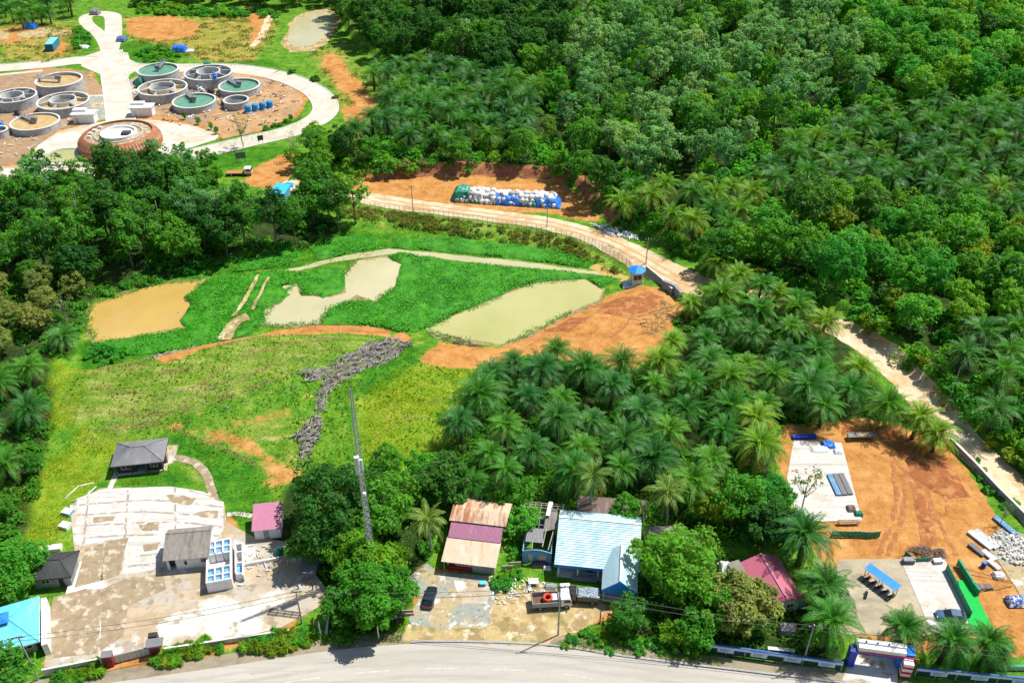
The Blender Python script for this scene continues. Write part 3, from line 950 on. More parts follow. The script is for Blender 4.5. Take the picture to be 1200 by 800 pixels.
# yards --------------------------------------------------------------------------------------------
sheet('compound_slab', [(82, 592), (118, 572), (200, 570), (238, 576), (262, 588), (266, 612), (296, 628), (342, 636), (384, 692), (372, 712), (330, 735), (260, 752), (185, 765), (120, 775), (52, 782), (56, 735), (76, 700), (88, 650)], .07, M['slab'], 2.5)
sheet('tiled_floor', [[(90, 584), (122, 573), (200, 571), (236, 578), (262, 590), (262, 620), (255, 632), (196, 642), (180, 668), (142, 674), (152, 628), (122, 634), (98, 640), (88, 638)],
                      [(126, 572), (134, 554), (141, 554), (131, 574)]], .09, M['tile_slab'], 2.5)
M['joint'] = layered('floor_joint', ((.24, .21, .165), (.36, .32, .26)), [((.56, .54, .5), .8, .5, .58, (1, 1), .9)], bump=.0)
for k_, q_ in enumerate(([(92, 592), (180, 586), (262, 594)], [(90, 604), (170, 600), (264, 606)], [(100, 616), (200, 612), (264, 618)], [(98, 630), (190, 626), (262, 628)], [(104, 575), (98, 640)], [(150, 574), (146, 634)], [(205, 572), (206, 626)], [(160, 652), (188, 648)], [(150, 664), (184, 660)])):
    sheet('floor_joint', band(PP(q_), .32, 4), .100 + .0005 * k_, M['joint'], 1.5, amp=.16, world=True, seed=90 + k_, edge=.6)
sheet('floor_stain', [[(196, 580), (232, 584), (226, 592), (200, 590)], [(112, 606), (136, 604), (130, 612), (112, 612)], [(160, 616), (190, 612), (188, 622), (166, 624)], [(232, 600), (258, 600), (256, 608), (236, 606)], [(166, 640), (186, 636), (182, 644), (168, 646)]], .107, M['tan_slab'], 1.5, amp=.5, edge=.6, seed=77)
sheet('stained_floor', [[(100, 642), (122, 636), (120, 680), (88, 688)], [(124, 634), (150, 630), (140, 674), (118, 680)], [(58, 730), (62, 700), (100, 690), (120, 690), (115, 765), (56, 772)],
                        [(120, 690), (140, 680), (190, 672), (195, 690), (150, 710), (145, 745), (118, 762)]], .105, M['tan_slab'], 2.5, amp=.15)
sheet('footpath', band(PP([(205, 537), (225, 541), (238, 551), (246, 568), (252, 588)]), 1.6, 4), .08, M['tan_slab'], 1.5, amp=.12, world=True)
sheet('footpath', band(PP([(266, 603), (280, 602), (296, 605)]), 1.0, 4), .08, M['tile_slab'], 1.5, world=True)
sheet('shed_path', [(194, 524), (210, 523), (203, 543), (192, 546)], .075, M['slab'], 1.5)
sheet('gravel_yard', [(476, 680), (500, 660), (520, 672), (580, 676), (582, 700), (572, 735), (520, 742), (490, 745), (480, 725), (492, 700)], .07, M['gravel'], 2, amp=.4)
sheet('dirt_yard', [(470, 752), (480, 730), (520, 738), (572, 732), (580, 695), (604, 690), (625, 680), (700, 700), (715, 712), (690, 735), (650, 748), (635, 757), (560, 753)], .075, M['ochre_dirt'], 2, amp=.4)
sheet('white_splash', [(532, 683), (556, 681), (576, 686), (572, 706), (540, 708)], .09, M['slab'], 2, amp=.6)
sheet('grey_yard', [(984, 655), (1058, 655), (1090, 720), (1100, 745), (1040, 745), (985, 742), (972, 700)], .07, M['grey_yard'], 2, amp=.2)
sheet('driveway', [(1002, 752), (1050, 752), (1052, 792), (1050, 815), (985, 803), (990, 786)], .10, M['slab'], 2)
sheet('floor_slab', [(930, 516), (986, 519), (1010, 610), (935, 612), (922, 560)], .12, M['tile_slab'], 2)
sheet('floor_slab', [(1056, 658), (1107, 655), (1141, 738), (1092, 742)], .12, M['tile_slab'], 2)
sheet('rubble_yard', [(1150, 632), (1175, 618), (1240, 640), (1290, 740), (1215, 735), (1180, 672)], .09, M['gravel'], 2, amp=.4)
M['green_felt'] = mat('green_carpet', (.004, .42, .06), .8, .1, 2)
M['ash_soil'] = layered('grey_debris_soil', ((.13, .11, .085), (.25, .22, .18)), [((.09, .17, .02), .6, .48, .56, (1, 1), .95), ((.36, .33, .29), .9, .54, .64, (1, 1), .7)], bump=.15)
M['cut_soil'] = layered('cut_bank_soil', ((.24, .085, .040), (.36, .15, .075)), [((.46, .24, .10), .35, .5, .62, (1, 1), .8), ((.12, .06, .035), .6, .52, .64, (1, 1), .7)], bump=.1)
cut = [p for p in catmull(HILL[2:8], 8)]
cut_in = shift(cut, -4.2)
sheet('cut_bank', cut + cut_in[::-1], .07, M['cut_soil'], .8, amp=.3, world=True, edge=.8)
# wheel ruts in the red clearing: shallow ridges of turned soil
rm = layered('rut_soil', ((.27, .10, .035), (.40, .17, .06)), [((.55, .3, .12), .8, .5, .7, (1, 1), .6)], bump=.06)
M['red_soil'] = layered('turned_red_soil', ((.26, .085, .03), (.40, .15, .05)), [((.52, .25, .09), .5, .5, .62, (1, 1), .75), ((.16, .06, .03), .8, .54, .64, (1, 1), .6)], bump=.2)
sheet('turned_soil', [[(1010, 496), (1045, 500), (1085, 522), (1118, 556), (1138, 582), (1112, 586), (1086, 574), (1060, 546), (1030, 516)], [(1070, 560), (1088, 590), (1094, 640), (1086, 648), (1076, 600)], [(985, 500), (1006, 498), (1010, 506), (988, 510)]], .015, M['red_soil'], .8, amp=1.1, bump=.22, bscale=2.0, seed=31, edge=.8)
sheet('turned_soil', [[(700, 352), (760, 342), (776, 348), (760, 366), (735, 372), (705, 366)], [(640, 382), (670, 366), (690, 372), (668, 388)]], .015, M['red_soil'], .8, amp=1.0, bump=.2, bscale=2.0, seed=33, edge=.8)
RUTS = [[(1002, 502), (1040, 512), (1066, 536), (1082, 562), (1090, 590), (1096, 640)], [(996, 510), (1030, 520), (1055, 545), (1072, 575), (1078, 610), (1084, 650)],
        [(1010, 498), (1050, 505), (1080, 532), (1098, 560), (1108, 580)], [(1030, 650), (1045, 610), (1050, 580), (1046, 540)], [(1040, 652), (1056, 610), (1060, 580), (1062, 548)],
        [(1070, 560), (1085, 575), (1095, 600), (1120, 650)], [(1086, 548), (1105, 575), (1110, 600)], [(690, 352), (720, 358), (745, 352), (768, 345)], [(700, 360), (735, 372), (770, 378)],
        [(715, 395), (735, 380), (745, 360)], [(400, 381), (440, 384), (470, 380)]]
for q in RUTS:
    b_ = band(PP(q), .8, 5)
    sheet('wheel_rut', b_, .02, rm, .5, amp=.25, bump=.16, bscale=.9, world=True, seed=len(q), edge=.5)
# ---------------------------------------------------------------- plants
def leaf_quads(pos, nrm, size, aspect, droop, rng):
    """rhombic leaves at pos, facing about nrm -> verts (n,4,3)"""
    n = len(pos)
    nn = nrm + rng.normal(0, .45, (n, 3))
    nn /= np.linalg.norm(nn, axis=1, keepdims=True) + 1e-9
    r = rng.normal(0, 1, (n, 3))
    t = np.cross(nn, r)
    t /= np.linalg.norm(t, axis=1, keepdims=True) + 1e-9
    b = np.cross(nn, t)
    s = size * rng.uniform(.65, 1.35, (n, 1))
    l, wd = t * s, b * s * aspect
    dz = np.zeros((n, 3)); dz[:, 2] = -droop
    return np.stack([pos - l + dz * s * .4, pos - wd * .9 - l * .1, pos + l + dz * s, pos + wd * .9 - l * .1], 1)


def tint_of(n, rng, lo=.72, hi=1.3, hue=.12):
    k = rng.uniform(lo, hi, (n, 1))
    h = rng.uniform(-hue, hue, (n, 1))
    return np.concatenate([k * (1 + h), k, k * (1 - h), np.ones((n, 1))], 1)


def cloud_mesh(name, V, rng, clump_tint=None):
    n = len(V)
    t = tint_of(n, rng)
    if clump_tint is not None:
        t[:, :3] *= clump_tint
    f = np.arange(n * 4).reshape(-1, 4)
    return mesh_np(name, V.reshape(-1, 3), f, None, False, np.repeat(t, 4, 0))


def sphere_dirs(n, rng):
    d = rng.normal(0, 1, (n, 3))
    return d / np.linalg.norm(d, axis=1, keepdims=True)


def make_tree(seed, height, rad, base, nclump, nleaf, leaf, flat=.8, clump=.33, sparse=0.0, trunk_r=.22, bark='bark', limbs=6, aspect=.55):
    """crown built from leaf clumps carried on limbs; returns (trunk mesh, crown mesh)"""
    rng = np.random.default_rng(seed)
    ch = height - base
    cents, rs = [], []
    k = 0
    while len(cents) < nclump and k < 4000:
        k += 1
        d = sphere_dirs(1, rng)[0]
        r = rng.uniform(.35, 1) ** .5
        p = np.array([d[0] * rad * r, d[1] * rad * r, base + ch * .52 + d[2] * ch * .46 * r * (flat if d[2] < 0 else 1)])
        p[:2] *= 1 + .18 * math.sin(3 * math.atan2(d[1], d[0]) + seed)
        rc = rad * clump * rng.uniform(.5, 1.35)
        if all(np.linalg.norm((p - q) * (1, 1, 1.2)) > (rc + s) * .52 for q, s in zip(cents, rs)):
            cents.append(p); rs.append(rc)
    mid = np.array([0, 0, base + ch * .4])
    per = max(6, nleaf // len(cents))
    V, ct = [], []
    for c, rc in zip(cents, rs):
        m = int(per * rng.uniform(.8, 1.2) * (1 - sparse * rng.uniform(0, 1)))
        d = sphere_dirs(m, rng)
        out = (c - mid); out /= np.linalg.norm(out) + 1e-9
        d = d + out * .35 + np.array([0, 0, .3])
        d /= np.linalg.norm(d, axis=1, keepdims=True)
        rr = rc * rng.uniform(.55, 1.06, (m, 1)) * (1 + .22 * np.sin(d[:, :1] * 7 + seed) * np.sin(d[:, 1:2] * 6))
        pos = c + d * rr * np.array([1, 1, .8])
        nr = d * .7 + np.array([0, 0, .7])
        V.append(leaf_quads(pos, nr, leaf, aspect, .25, rng))
        ct.append(np.full((m, 1), rng.uniform(.86, 1.16)))
    crown = cloud_mesh('crown', np.concatenate(V), rng, np.concatenate(ct))
    mb = MB()
    lean = rng.uniform(-.04, .04, 2) * height
    top = (lean[0], lean[1], base + ch * .55)
    mb.tube([(0, 0, -.6), (0, 0, .3), (lean[0] * .3, lean[1] * .3, base * .6), (lean[0] * .7, lean[1] * .7, base + ch * .2), top], [trunk_r * 1.5, trunk_r * 1.1, trunk_r, trunk_r * .8, trunk_r * .35], 7)
    order = sorted(range(len(cents)), key=lambda i: cents[i][2])
    for i in order[::max(1, len(order) // limbs)][:limbs + 1]:
        c = cents[i]
        a = Vector((lean[0] * .5, lean[1] * .5, base * rng.uniform(.75, 1.0) + ch * .1))
        e = Vector(c)
        m_ = a.lerp(e, .5) + Vector((0, 0, -.06 * height))
        mb.tube([a, m_, e], [trunk_r * .6, trunk_r * .4, trunk_r * .15], 5)
    tm = bpy.data.meshes.new('trunk')
    tm.from_pydata(mb.v, [], mb.f)
    for q in tm.polygons: q.use_smooth = True
    tm.materials.append(M[bark])
    return tm, crown


def frond(rng, az, L, elev, sag, nleaf, leaf_l, leaf_w, twist, vee):
    """one pinnate leaf: rachis curve plus leaflets on both sides; returns quads and rachis strip quads"""
    n = nleaf
    t = np.linspace(0.10, 1, n)
    ca, sa = math.cos(az), math.sin(az)
    ang = elev - sag * t ** 1.4
    ds = np.diff(np.concatenate([[0], t])) * L
    r = np.cumsum(np.cos(ang) * ds)
    z = np.cumsum(np.sin(ang) * ds)
    P0 = np.stack([r * ca, r * sa, z], 1)
    T = np.stack([np.cos(ang) * ca, np.cos(ang) * sa, np.sin(ang)], 1)
    side = np.array([-sa, ca, 0.0])
    side = side * math.cos(twist) + np.array([0, 0, 1.0]) * math.sin(twist)
    Q = []
    for s in (-1, 1):
        ll = leaf_l * np.sin(np.clip(t * 1.02, 0, 1) * PI * .86 + .35)[:, None] * rng.uniform(.85, 1.15, (n, 1))
        up = np.cross(T, side * 1.0)
        up = up * np.sign(up[:, 2:3] + 1e-6)
        d = side * s + T * .55 + up * (vee + rng.normal(0, .12, (n, 1)))
        d /= np.linalg.norm(d, axis=1, keepdims=True)
        wv = T * leaf_w
        mid = P0 + d * ll * .55
        tip = P0 + d * ll + np.array([0, 0, -.30]) * ll
        Q.append(np.stack([P0 - wv * .5, mid - wv * .6, tip, mid + wv * .6], 1))
    rw = np.linspace(.10, .02, n)[:, None] * side
    up = np.array([0, 0, .03])
    R = np.stack([P0[:-1] - rw[:-1] + up, P0[:-1] + rw[:-1] + up, P0[1:] + rw[1:] + up, P0[1:] - rw[1:] + up], 1)
    return np.concatenate(Q), R


def make_palm(seed, trunk_h, L, nf, nleaf=20, leaf_l=.85, leaf_w=.13, trunk_r=.33, droop=(1.0, 1.7), elev=(1.35, -.35), bark='palm_bark', curve=0.0, vee=.25):
    rng = np.random.default_rng(seed)
    V, tn = [], []
    top = np.array([curve, curve * .4, trunk_h])
    for i in range(nf):
        f = i / nf
        az = i * 2.39996 + rng.normal(0, .12)
        e = elev[0] + (elev[1] - elev[0]) * f ** 1.15 + rng.normal(0, .10)
        sg = droop[0] + (droop[1] - droop[0]) * (1 - abs(f - .5)) * rng.uniform(.7, 1.1)
        l = L * rng.uniform(.78, 1.1) * (.72 + .28 * min(1, f * 3))
        Q, R = frond(rng, az, l, e, sg, nleaf, leaf_l, leaf_w, rng.normal(0, .35), vee)
        g = rng.uniform(.82, 1.18)
        old = (f > .88)
        if old and seed % 2: e -= .35
        tq = tint_of(len(Q), rng, .8, 1.2, .1) * g * (1.15 - .3 * f)
        tr = np.tile(np.array([[2.3, 1.65, 1.2, 1]]), (len(R), 1))
        if old and rng.uniform() < .6:
            tq[:, 0] *= 4.2; tq[:, 1] *= 1.0; tq[:, 2] *= 1.6
        V += [Q + top, R + top]
        tn += [tq, tr]
    V = np.concatenate(V)
    T = np.concatenate(tn); T[:, 3] = 1
    crown = mesh_np('crown', V.reshape(-1, 3), np.arange(len(V) * 4).reshape(-1, 4), None, False, np.repeat(T, 4, 0))
    mb = MB()
    steps = max(5, int(trunk_h * 1.4))
    pts, rs = [], []
    for i in range(steps + 1):
        t = i / steps
        pts.append((curve * t * t, curve * .4 * t * t, -.5 + (trunk_h + .65) * t))
        rs.append(trunk_r * (1.25 - .35 * t + (.10 if i % 2 else 0)) if bark == 'palm_bark' else trunk_r * (1.35 - .45 * t))
    rs[-1] = trunk_r * .9
    mb.tube(pts, rs, 9)
    tm = bpy.data.meshes.new('trunk')
    tm.from_pydata(mb.v, [], mb.f)
    tm.materials.append(M[bark])
    return tm, crown


def make_shrub(seed, rad, h, nclump, nleaf, leaf, aspect=.5):
    rng = np.random.default_rng(seed)
    V, ct = [], []
    for i in range(nclump):
        a, r = rng.uniform(0, 2 * PI), rad * math.sqrt(rng.uniform(0, 1)) * .8
        c = np.array([r * math.cos(a), r * math.sin(a), h * rng.uniform(.3, .75) * (1 - .35 * r / rad)])
        rc = rad * rng.uniform(.25, .45)
        m = nleaf // nclump
        d = sphere_dirs(m, rng) + np.array([0, 0, .4])
        d /= np.linalg.norm(d, axis=1, keepdims=True)
        pos = c + d * rc * rng.uniform(.5, 1.05, (m, 1)) * np.array([1, 1, h / rad * .55 + .3])
        pos[:, 2] = np.maximum(pos[:, 2], .02)
        V.append(leaf_quads(pos, d * .7 + np.array([0, 0, .5]), leaf, aspect, .2, rng))
        ct.append(np.full((m, 1), rng.uniform(.85, 1.18)))
    return cloud_mesh('shrub', np.concatenate(V), rng, np.concatenate(ct))


T_BROAD = [make_tree(100 + i, hh, rr, bb, 34, 3000, .42, clump=.34) for i, (hh, rr, bb) in enumerate([(12, 4.8, 3.0), (13, 5.2, 3.4), (11, 5.0, 2.6), (14, 4.6, 4.0)])]
T_TALL = [make_tree(120 + i, hh, rr, bb, 26, 2200, .40, clump=.36, sparse=.3, flat=1.0, limbs=8) for i, (hh, rr, bb) in enumerate([(15, 3.9, 5.0), (16, 4.2, 6.0), (14, 3.8, 4.5)])]
T_RUBBER = [make_tree(140 + i, hh, rr, bb, 24, 1700, .36, clump=.34, sparse=.45, flat=1.0, trunk_r=.17, bark='pale_bark', limbs=10) for i, (hh, rr, bb) in enumerate([(15, 3.4, 6.0), (16, 3.7, 6.5), (14, 3.5, 5.0)])]
T_NEAR = [make_tree(160 + i, hh, rr, bb, 70, 9500, .34, clump=.26) for i, (hh, rr, bb) in enumerate([(12.5, 7.0, 2.4), (11, 6.2, 2.0), (9.5, 5.2, 1.6)])]
T_BUSHY = [make_tree(180 + i, 6.0, 3.3, .9, 26, 2600, .30, clump=.36, trunk_r=.14) for i in range(2)]
T_SPARSE = [make_tree(190 + i, 10.5, 2.6, 3.6, 20, 420, .26, clump=.3, sparse=.6, trunk_r=.13, bark='pale_bark', limbs=14) for i in range(2)]
T_BARE = [make_tree(195, 9, 2.4, 3.0, 16, 160, .24, clump=.3, sparse=.6, trunk_r=.12, bark='pale_bark', limbs=15)]
S_MESH = [make_shrub(200 + i, 1.5, 1.7, 9, 420, .26) for i in range(4)]
S_LONG = [make_shrub(210 + i, 1.3, 1.5, 8, 420, .42, .2) for i in range(2)]
K_PALM = [make_palm(300 + i, th, L, nf, 26, .95, .12, droop=(1.0, 1.75), elev=(1.45, -.25)) for i, (th, L, nf) in enumerate([(4.4, 5.9, 50), (5.2, 6.2, 54), (3.8, 5.5, 44), (6.0, 5.8, 48), (4.8, 6.3, 56), (5.4, 5.3, 40)])]
K_FAR = [make_palm(320 + i, 5.5, 6.0, 40, 14, .95, .2, droop=(1.0, 1.7), elev=(1.45, -.2)) for i in range(3)]
K_NEAR = [make_palm(340 + i, th, 5.4, 52, 34, .9, .10, droop=(1.0, 1.7)) for i, th in enumerate([6.0, 5.0])]
K_COCO = [make_palm(360 + i, th, 4.6, 24, 30, .80, .10, .16, (1.0, 1.6), (1.3, -.5), 'pale_bark', .5, .05) for i, th in enumerate([8.5, 9.5])]

LANDMARKS = [((590, 230), 'behind the heap of white bags'), ((430, 205), 'along the cut bank west of the bag heap'), ((500, 110), 'on the lower slope north of the bag heap'), ((590, 130), 'on the slope straight above the bag heap'),
             ((440, 60), 'beside the red clearing'), ((360, 40), 'near the far pond'), ((520, 20), 'on the crest over the far palms'), ((680, 60), 'high on the middle of the hill'), ((700, 180), 'above the bend of the dirt road'),
             ((820, 60), 'on the pale upper slope'), ((960, 40), 'on the skyline side of the right hill'), ((1120, 60), 'on the bright upper right slope'), ((800, 230), 'over the inner bend of the dirt road'), ((800, 150), 'in the hollow above the road bend'),
             ((930, 190), 'in the middle of the right slope'), ((1080, 180), 'among the palms of the right slope'), ((1180, 230), 'at the far right of the slope'), ((900, 300), 'uphill of the guard tower'), ((1010, 330), 'above the narrow stretch of dirt road'),
             ((1110, 330), 'on the lower right slope'), ((1100, 430), 'beside the leaning utility pole'), ((1180, 480), 'over the lower end of the dirt road'), ((340, 190), 'near the sky blue shelter'), ((250, 260), 'at the head of the pond valley'),
             ((150, 290), 'over the tan pond'), ((60, 240), 'below the round terracotta building'), ((50, 330), 'west of the tan pond'), ((40, 440), 'beside the mown mound'), ((30, 560), 'on the west edge of the meadow'), ((20, 680), 'by the cyan roofed house'),
             ((560, 470), 'on the meadow edge of the plantation'), ((640, 450), 'next to the bulldozed red mud'), ((720, 460), 'in the heart of the plantation'), ((700, 560), 'behind the pale blue roofed house'), ((560, 570), 'behind the rusty roofed house'),
             ((820, 400), 'below the guard tower'), ((840, 480), 'in the east half of the plantation'), ((900, 560), 'beside the concrete floor of the clearing'), ((950, 420), 'along the narrow dirt road'), ((1000, 480), 'on the top rim of the red clearing'),
             ((1090, 500), 'on the corner between clearing and dirt road'), ((130, 10), 'beyond the road fork'), ((250, 5), 'beyond the far meadow'), ((30, 15), 'by the far left shacks'), ((850, 580), 'behind the pink roofed house'), ((420, 600), 'beside the lattice mast')]
_LM = [(P(*a), s) for a, s in LANDMARKS]


def where(x, y):
    return min(_LM, key=lambda q: (q[0][0] - x) ** 2 + ((q[0][1] - y) * .8) ** 2)[1]


SHADE = {'dark': 'dark green', 'mid': 'mid green', 'bright': 'bright green', 'yellow': 'yellow green', 'grey': 'pale grey green', 'olive': 'olive green', 'lush': 'lush green',
         'palm': 'glossy green', 'palm_dark': 'blue green', 'palm_yellow': 'sunlit yellow green', 'coco': 'long leaved'}
KIND = {'forest_tree': ('dense forest tree', 'tree'), 'regrowth_tree': ('bushy regrowth tree', 'tree'), 'leafy_tree': ('leaf draped tree', 'tree'), 'bank_tree': ('low bank tree', 'tree'), 'broadleaf_tree': ('broad crowned tree', 'tree'), 'rubber_tree': ('slender pale trunked tree', 'tree'), 'oil_palm': ('oil palm', 'palm'), 'coconut_palm': ('coconut palm', 'palm'), 'tall_tree': ('tall narrow tree', 'tree')}
CREATED = {}


def plant(name, meshes, x, y, s, leafmat, label=None, cat=None, group=None, rz=None, z=None, sz=None):
    root = thing(name, None, None, (x, y, h1(x, y) if z is None else z), random.uniform(0, 2 * PI) if rz is None else rz)
    root.scale = (s, s, sz or s)
    if label is None:
        desc, c = KIND[name]
        label = f'{SHADE[leafmat]} {desc} {where(x, y)}'
        cat = cat or c
        group = f'{SHADE[leafmat]} {desc}s {where(x, y)}'
    if 'palm' in name:
        root.rotation_euler = (random.gauss(0, .05), random.gauss(0, .05), root.rotation_euler[2])
    tag(root, label, cat or KIND.get(name, (None, 'tree'))[1], group)
    t = link('trunk', meshes[0], root)
    c = link('crown', meshes[1], root)
    if not meshes[1].materials:
        meshes[1].materials.append(None)
    c.material_slots[0].link = 'OBJECT'
    c.material_slots[0].material = LEAF[leafmat]
    CREATED[name] = CREATED.get(name, 0) + 1
    return root


def shrub(x, y, s, leafmat, label, group=None, mesh=None, sz=None, name='shrub'):
    me = mesh or random.choice(S_MESH)
    o = link(name, me)
    if not me.materials:
        me.materials.append(None)
    o.material_slots[0].link = 'OBJECT'
    o.material_slots[0].material = LEAF[leafmat]
    o.location = (x, y, h1(x, y) - .05)
    o.rotation_euler = (0, 0, random.uniform(0, 2 * PI))
    o.scale = (s, s, sz or s)
    return tag(o, label, 'shrub', group)


ROADS = [catmull(ACC, 4), catmull(LOOP, 4), catmull(NORTH, 4)]


def near_road(x, y, d):
    for r in ROADS:
        for i in range(len(r) - 1):
            x0, y0 = r[i]; ex, ey = r[i + 1][0] - x0, r[i + 1][1] - y0
            t = min(1, max(0, ((x - x0) * ex + (y - y0) * ey) / (ex * ex + ey * ey + 1e-9)))
            if (x - x0 - t * ex) ** 2 + (y - y0 - t * ey) ** 2 < d * d:
                return True
    return False


def stand(px_poly, spacing, jit=.3, rows=False, rot=0.0, road=5.0, lift=0.0):
    """planting positions: a jittered hexagonal grid inside a surveyed outline"""
    w = [tuple(G(*q)[:2]) for q in px_poly]
    xs_, ys_ = [a for a, _ in w], [b for _, b in w]
    cx, cy = sum(xs_) / len(xs_), sum(ys_) / len(ys_)
    R = max(max(xs_) - min(xs_), max(ys_) - min(ys_))
    out = []
    n = int(R / spacing) + 2
    for i in range(-n, n):
        for j in range(-n, n):
            a = (i + (j % 2) * .5) * spacing
            b = j * spacing * .866
            x = cx + a * math.cos(rot) - b * math.sin(rot) + random.uniform(-jit, jit) * spacing
            y = cy + a * math.sin(rot) + b * math.cos(rot) + random.uniform(-jit, jit) * spacing
            if abs(x) > .545 * (y * CP + (CAM_H) * SP) + 14:
                continue
            out.append((x, y))
    if not out:
        return []
    A = np.array(out)
    A = A[inside(w, A[:, 0], A[:, 1])]
    return [(float(a), float(b)) for a, b in A if not near_road(a, b, road)]


def pick(opts):
    r = random.random() * sum(o[-1] for o in opts)
    for o in opts:
        r -= o[-1]
        if r <= 0:
            return o
    return opts[-1]


PLANTED = []


def grow(px_poly, spacing, opts, smin=.85, smax=1.15, jit=.3, rot=0.0, avoid=(), road=5.0, clear=0.0, nr=None):
    """opts: (name, mesh list, leaf, scale, weight)"""
    for x, y in stand(px_poly, spacing, jit, rot=rot, road=road):
        if any(inside(a, x, y) for a in avoid):
            continue
        if clear and any((x - a) ** 2 + (y - b) ** 2 < clear * clear for a, b in PLANTED):
            continue
        PLANTED.append((x, y))
        nm, ml, lf, sc, _ = pick(opts)
        plant(nm, random.choice(ml), x, y, sc * random.uniform(smin, smax), lf)


def BR_(leaf, wt, sc=1.0, nm='broadleaf_tree'): return (nm, T_BROAD, leaf, sc, wt)
def TT_(leaf, wt, sc=1.0): return ('tall_tree', T_TALL, leaf, sc, wt)
def RB_(leaf, wt, sc=1.0): return ('rubber_tree', T_RUBBER, leaf, sc, wt)
def OP_(leaf, wt, sc=1.0): return ('oil_palm', K_FAR, leaf, sc, wt)
# ---------------------------------------------------------------- woods and plantations
ACLEAR = [PP([(350, 50), (430, 50), (455, 125), (430, 158), (390, 150)])]
# oil palms on the hill (left of centre) and at the far right, yellow-green ones above the road bend
PALM_HILL = [(425, 92), (500, 88), (560, 95), (640, 120), (640, 165), (610, 185), (520, 185), (440, 180), (395, 172), (445, 150), (452, 120)]
PALM_RIGHT = [(900, 195), (960, 165), (1040, 145), (1180, 130), (1260, 190), (1230, 280), (1120, 262), (1010, 240), (900, 235)]
PALM_BEND = [(715, 262), (715, 235), (760, 225), (820, 222), (900, 245), (905, 265), (860, 285), (800, 290), (765, 282)]
PALM_LOW = [(1075, 440), (1120, 400), (1230, 400), (1260, 560), (1215, 555), (1170, 522), (1120, 478)]
rows_ = [[tuple(G(*c)[:2]) for c in q] for q in (PALM_HILL, PALM_RIGHT, PALM_BEND, PALM_LOW)]
grow(PALM_HILL, 9.0, [OP_('palm', 4), OP_('palm_dark', 3)], .9, 1.15, .12, .3)
grow(PALM_RIGHT, 9.2, [OP_('palm', 3), OP_('palm_dark', 2), OP_('palm_yellow', 1)], .9, 1.15, .14, .5)
grow(PALM_BEND, 8.0, [OP_('palm_yellow', 4), OP_('palm', 1)], .85, 1.1, .2)
grow(PALM_LOW, 9.0, [OP_('palm', 3), OP_('palm_dark', 2)], .9, 1.1, .15)
# wooded bank behind the dirt road
BANK = [(340, 214), (400, 203), (445, 204), (530, 197), (600, 199), (660, 207), (690, 230), (715, 254), (715, 232), (660, 190), (600, 190), (500, 192), (420, 180), (380, 176), (350, 200)]
grow(BANK, 7.2, [BR_('mid', 4, .72, 'bank_tree'), BR_('dark', 3, .75, 'bank_tree'), BR_('bright', 1.2, .6, 'bank_tree'), TT_('mid', 1, .7)], .8, 1.2, .35, avoid=[rows_[0]], road=7, clear=4.5)
RIGHTLOW = [(765, 284), (800, 292), (862, 288), (905, 268), (1000, 245), (1110, 266), (1240, 285), (1260, 400), (1120, 398), (1072, 438), (1090, 466), (1062, 432), (1022, 396), (985, 368), (930, 344), (872, 326), (835, 316), (795, 292)]
grow(RIGHTLOW, 8.2, [BR_('mid', 4, .85, 'regrowth_tree'), BR_('dark', 1.6, .95, 'regrowth_tree'), BR_('bright', 5, .8, 'regrowth_tree'), BR_('lush', 3, .9, 'regrowth_tree'), BR_('yellow', 1.0, .65, 'regrowth_tree')], .8, 1.2, .34, avoid=rows_, road=6, clear=5.5)
# upper hill: grey-green rubber stand in the middle, dark wood to its left, bright regrowth to the right
DARKTOP = [(385, -30), (560, -35), (640, 20), (660, 80), (640, 118), (560, 92), (500, 85), (440, 88), (405, 50)]
grow(DARKTOP, 9.4, [BR_('dark', 5, 1.0, 'forest_tree'), BR_('mid', 2, 1.0, 'forest_tree'), TT_('dark', 2), RB_('grey', 1)], .85, 1.25, .32, avoid=ACLEAR + rows_, clear=6)
RUB = [(575, -35), (960, -35), (985, 50), (1020, 120), (930, 160), (895, 195), (880, 238), (780, 222), (715, 230), (665, 188), (645, 160), (645, 115), (665, 80), (640, 15)]
grow(RUB, 8.6, [RB_('grey', 6), RB_('mid', 1.6), TT_('grey', 2), TT_('mid', 1.0), BR_('bright', 1.3, .85, 'forest_tree'), BR_('dark', .8, .9, 'forest_tree')], .85, 1.2, .34, avoid=rows_, clear=5.5)
RTOP = [(965, -35), (1290, -50), (1290, 190), (1180, 128), (1040, 142), (1022, 115), (988, 50)]
grow(RTOP, 9.0, [BR_('lush', 4, .9, 'leafy_tree'), BR_('mid', 2, .9, 'leafy_tree'), BR_('bright', 4, .85, 'leafy_tree'), BR_('dark', .6, 1.0, 'leafy_tree')], .8, 1.25, .34, avoid=rows_, clear=6)
# beyond the plant, top left
grow([(130, -12), (380, -25), (385, 8), (330, 14), (240, 12), (150, 10)], 10, [BR_('dark', 3, .9), BR_('mid', 2, .9), BR_('bright', 1, .7)], .8, 1.1, .3, avoid=ACLEAR)
grow([(-30, -10), (70, -12), (95, 15), (70, 30), (20, 30), (-30, 34)], 9.5, [OP_('palm', 2), OP_('palm_dark', 2)], .9, 1.1, .2)
for q in ((28, 34), (50, 30)):
    plant('oil_palm', K_FAR[0], *P(*q), 1.0, 'palm', 'glossy oil palm in the row before the far left shacks', 'palm', 'oil palms before the far left shacks')
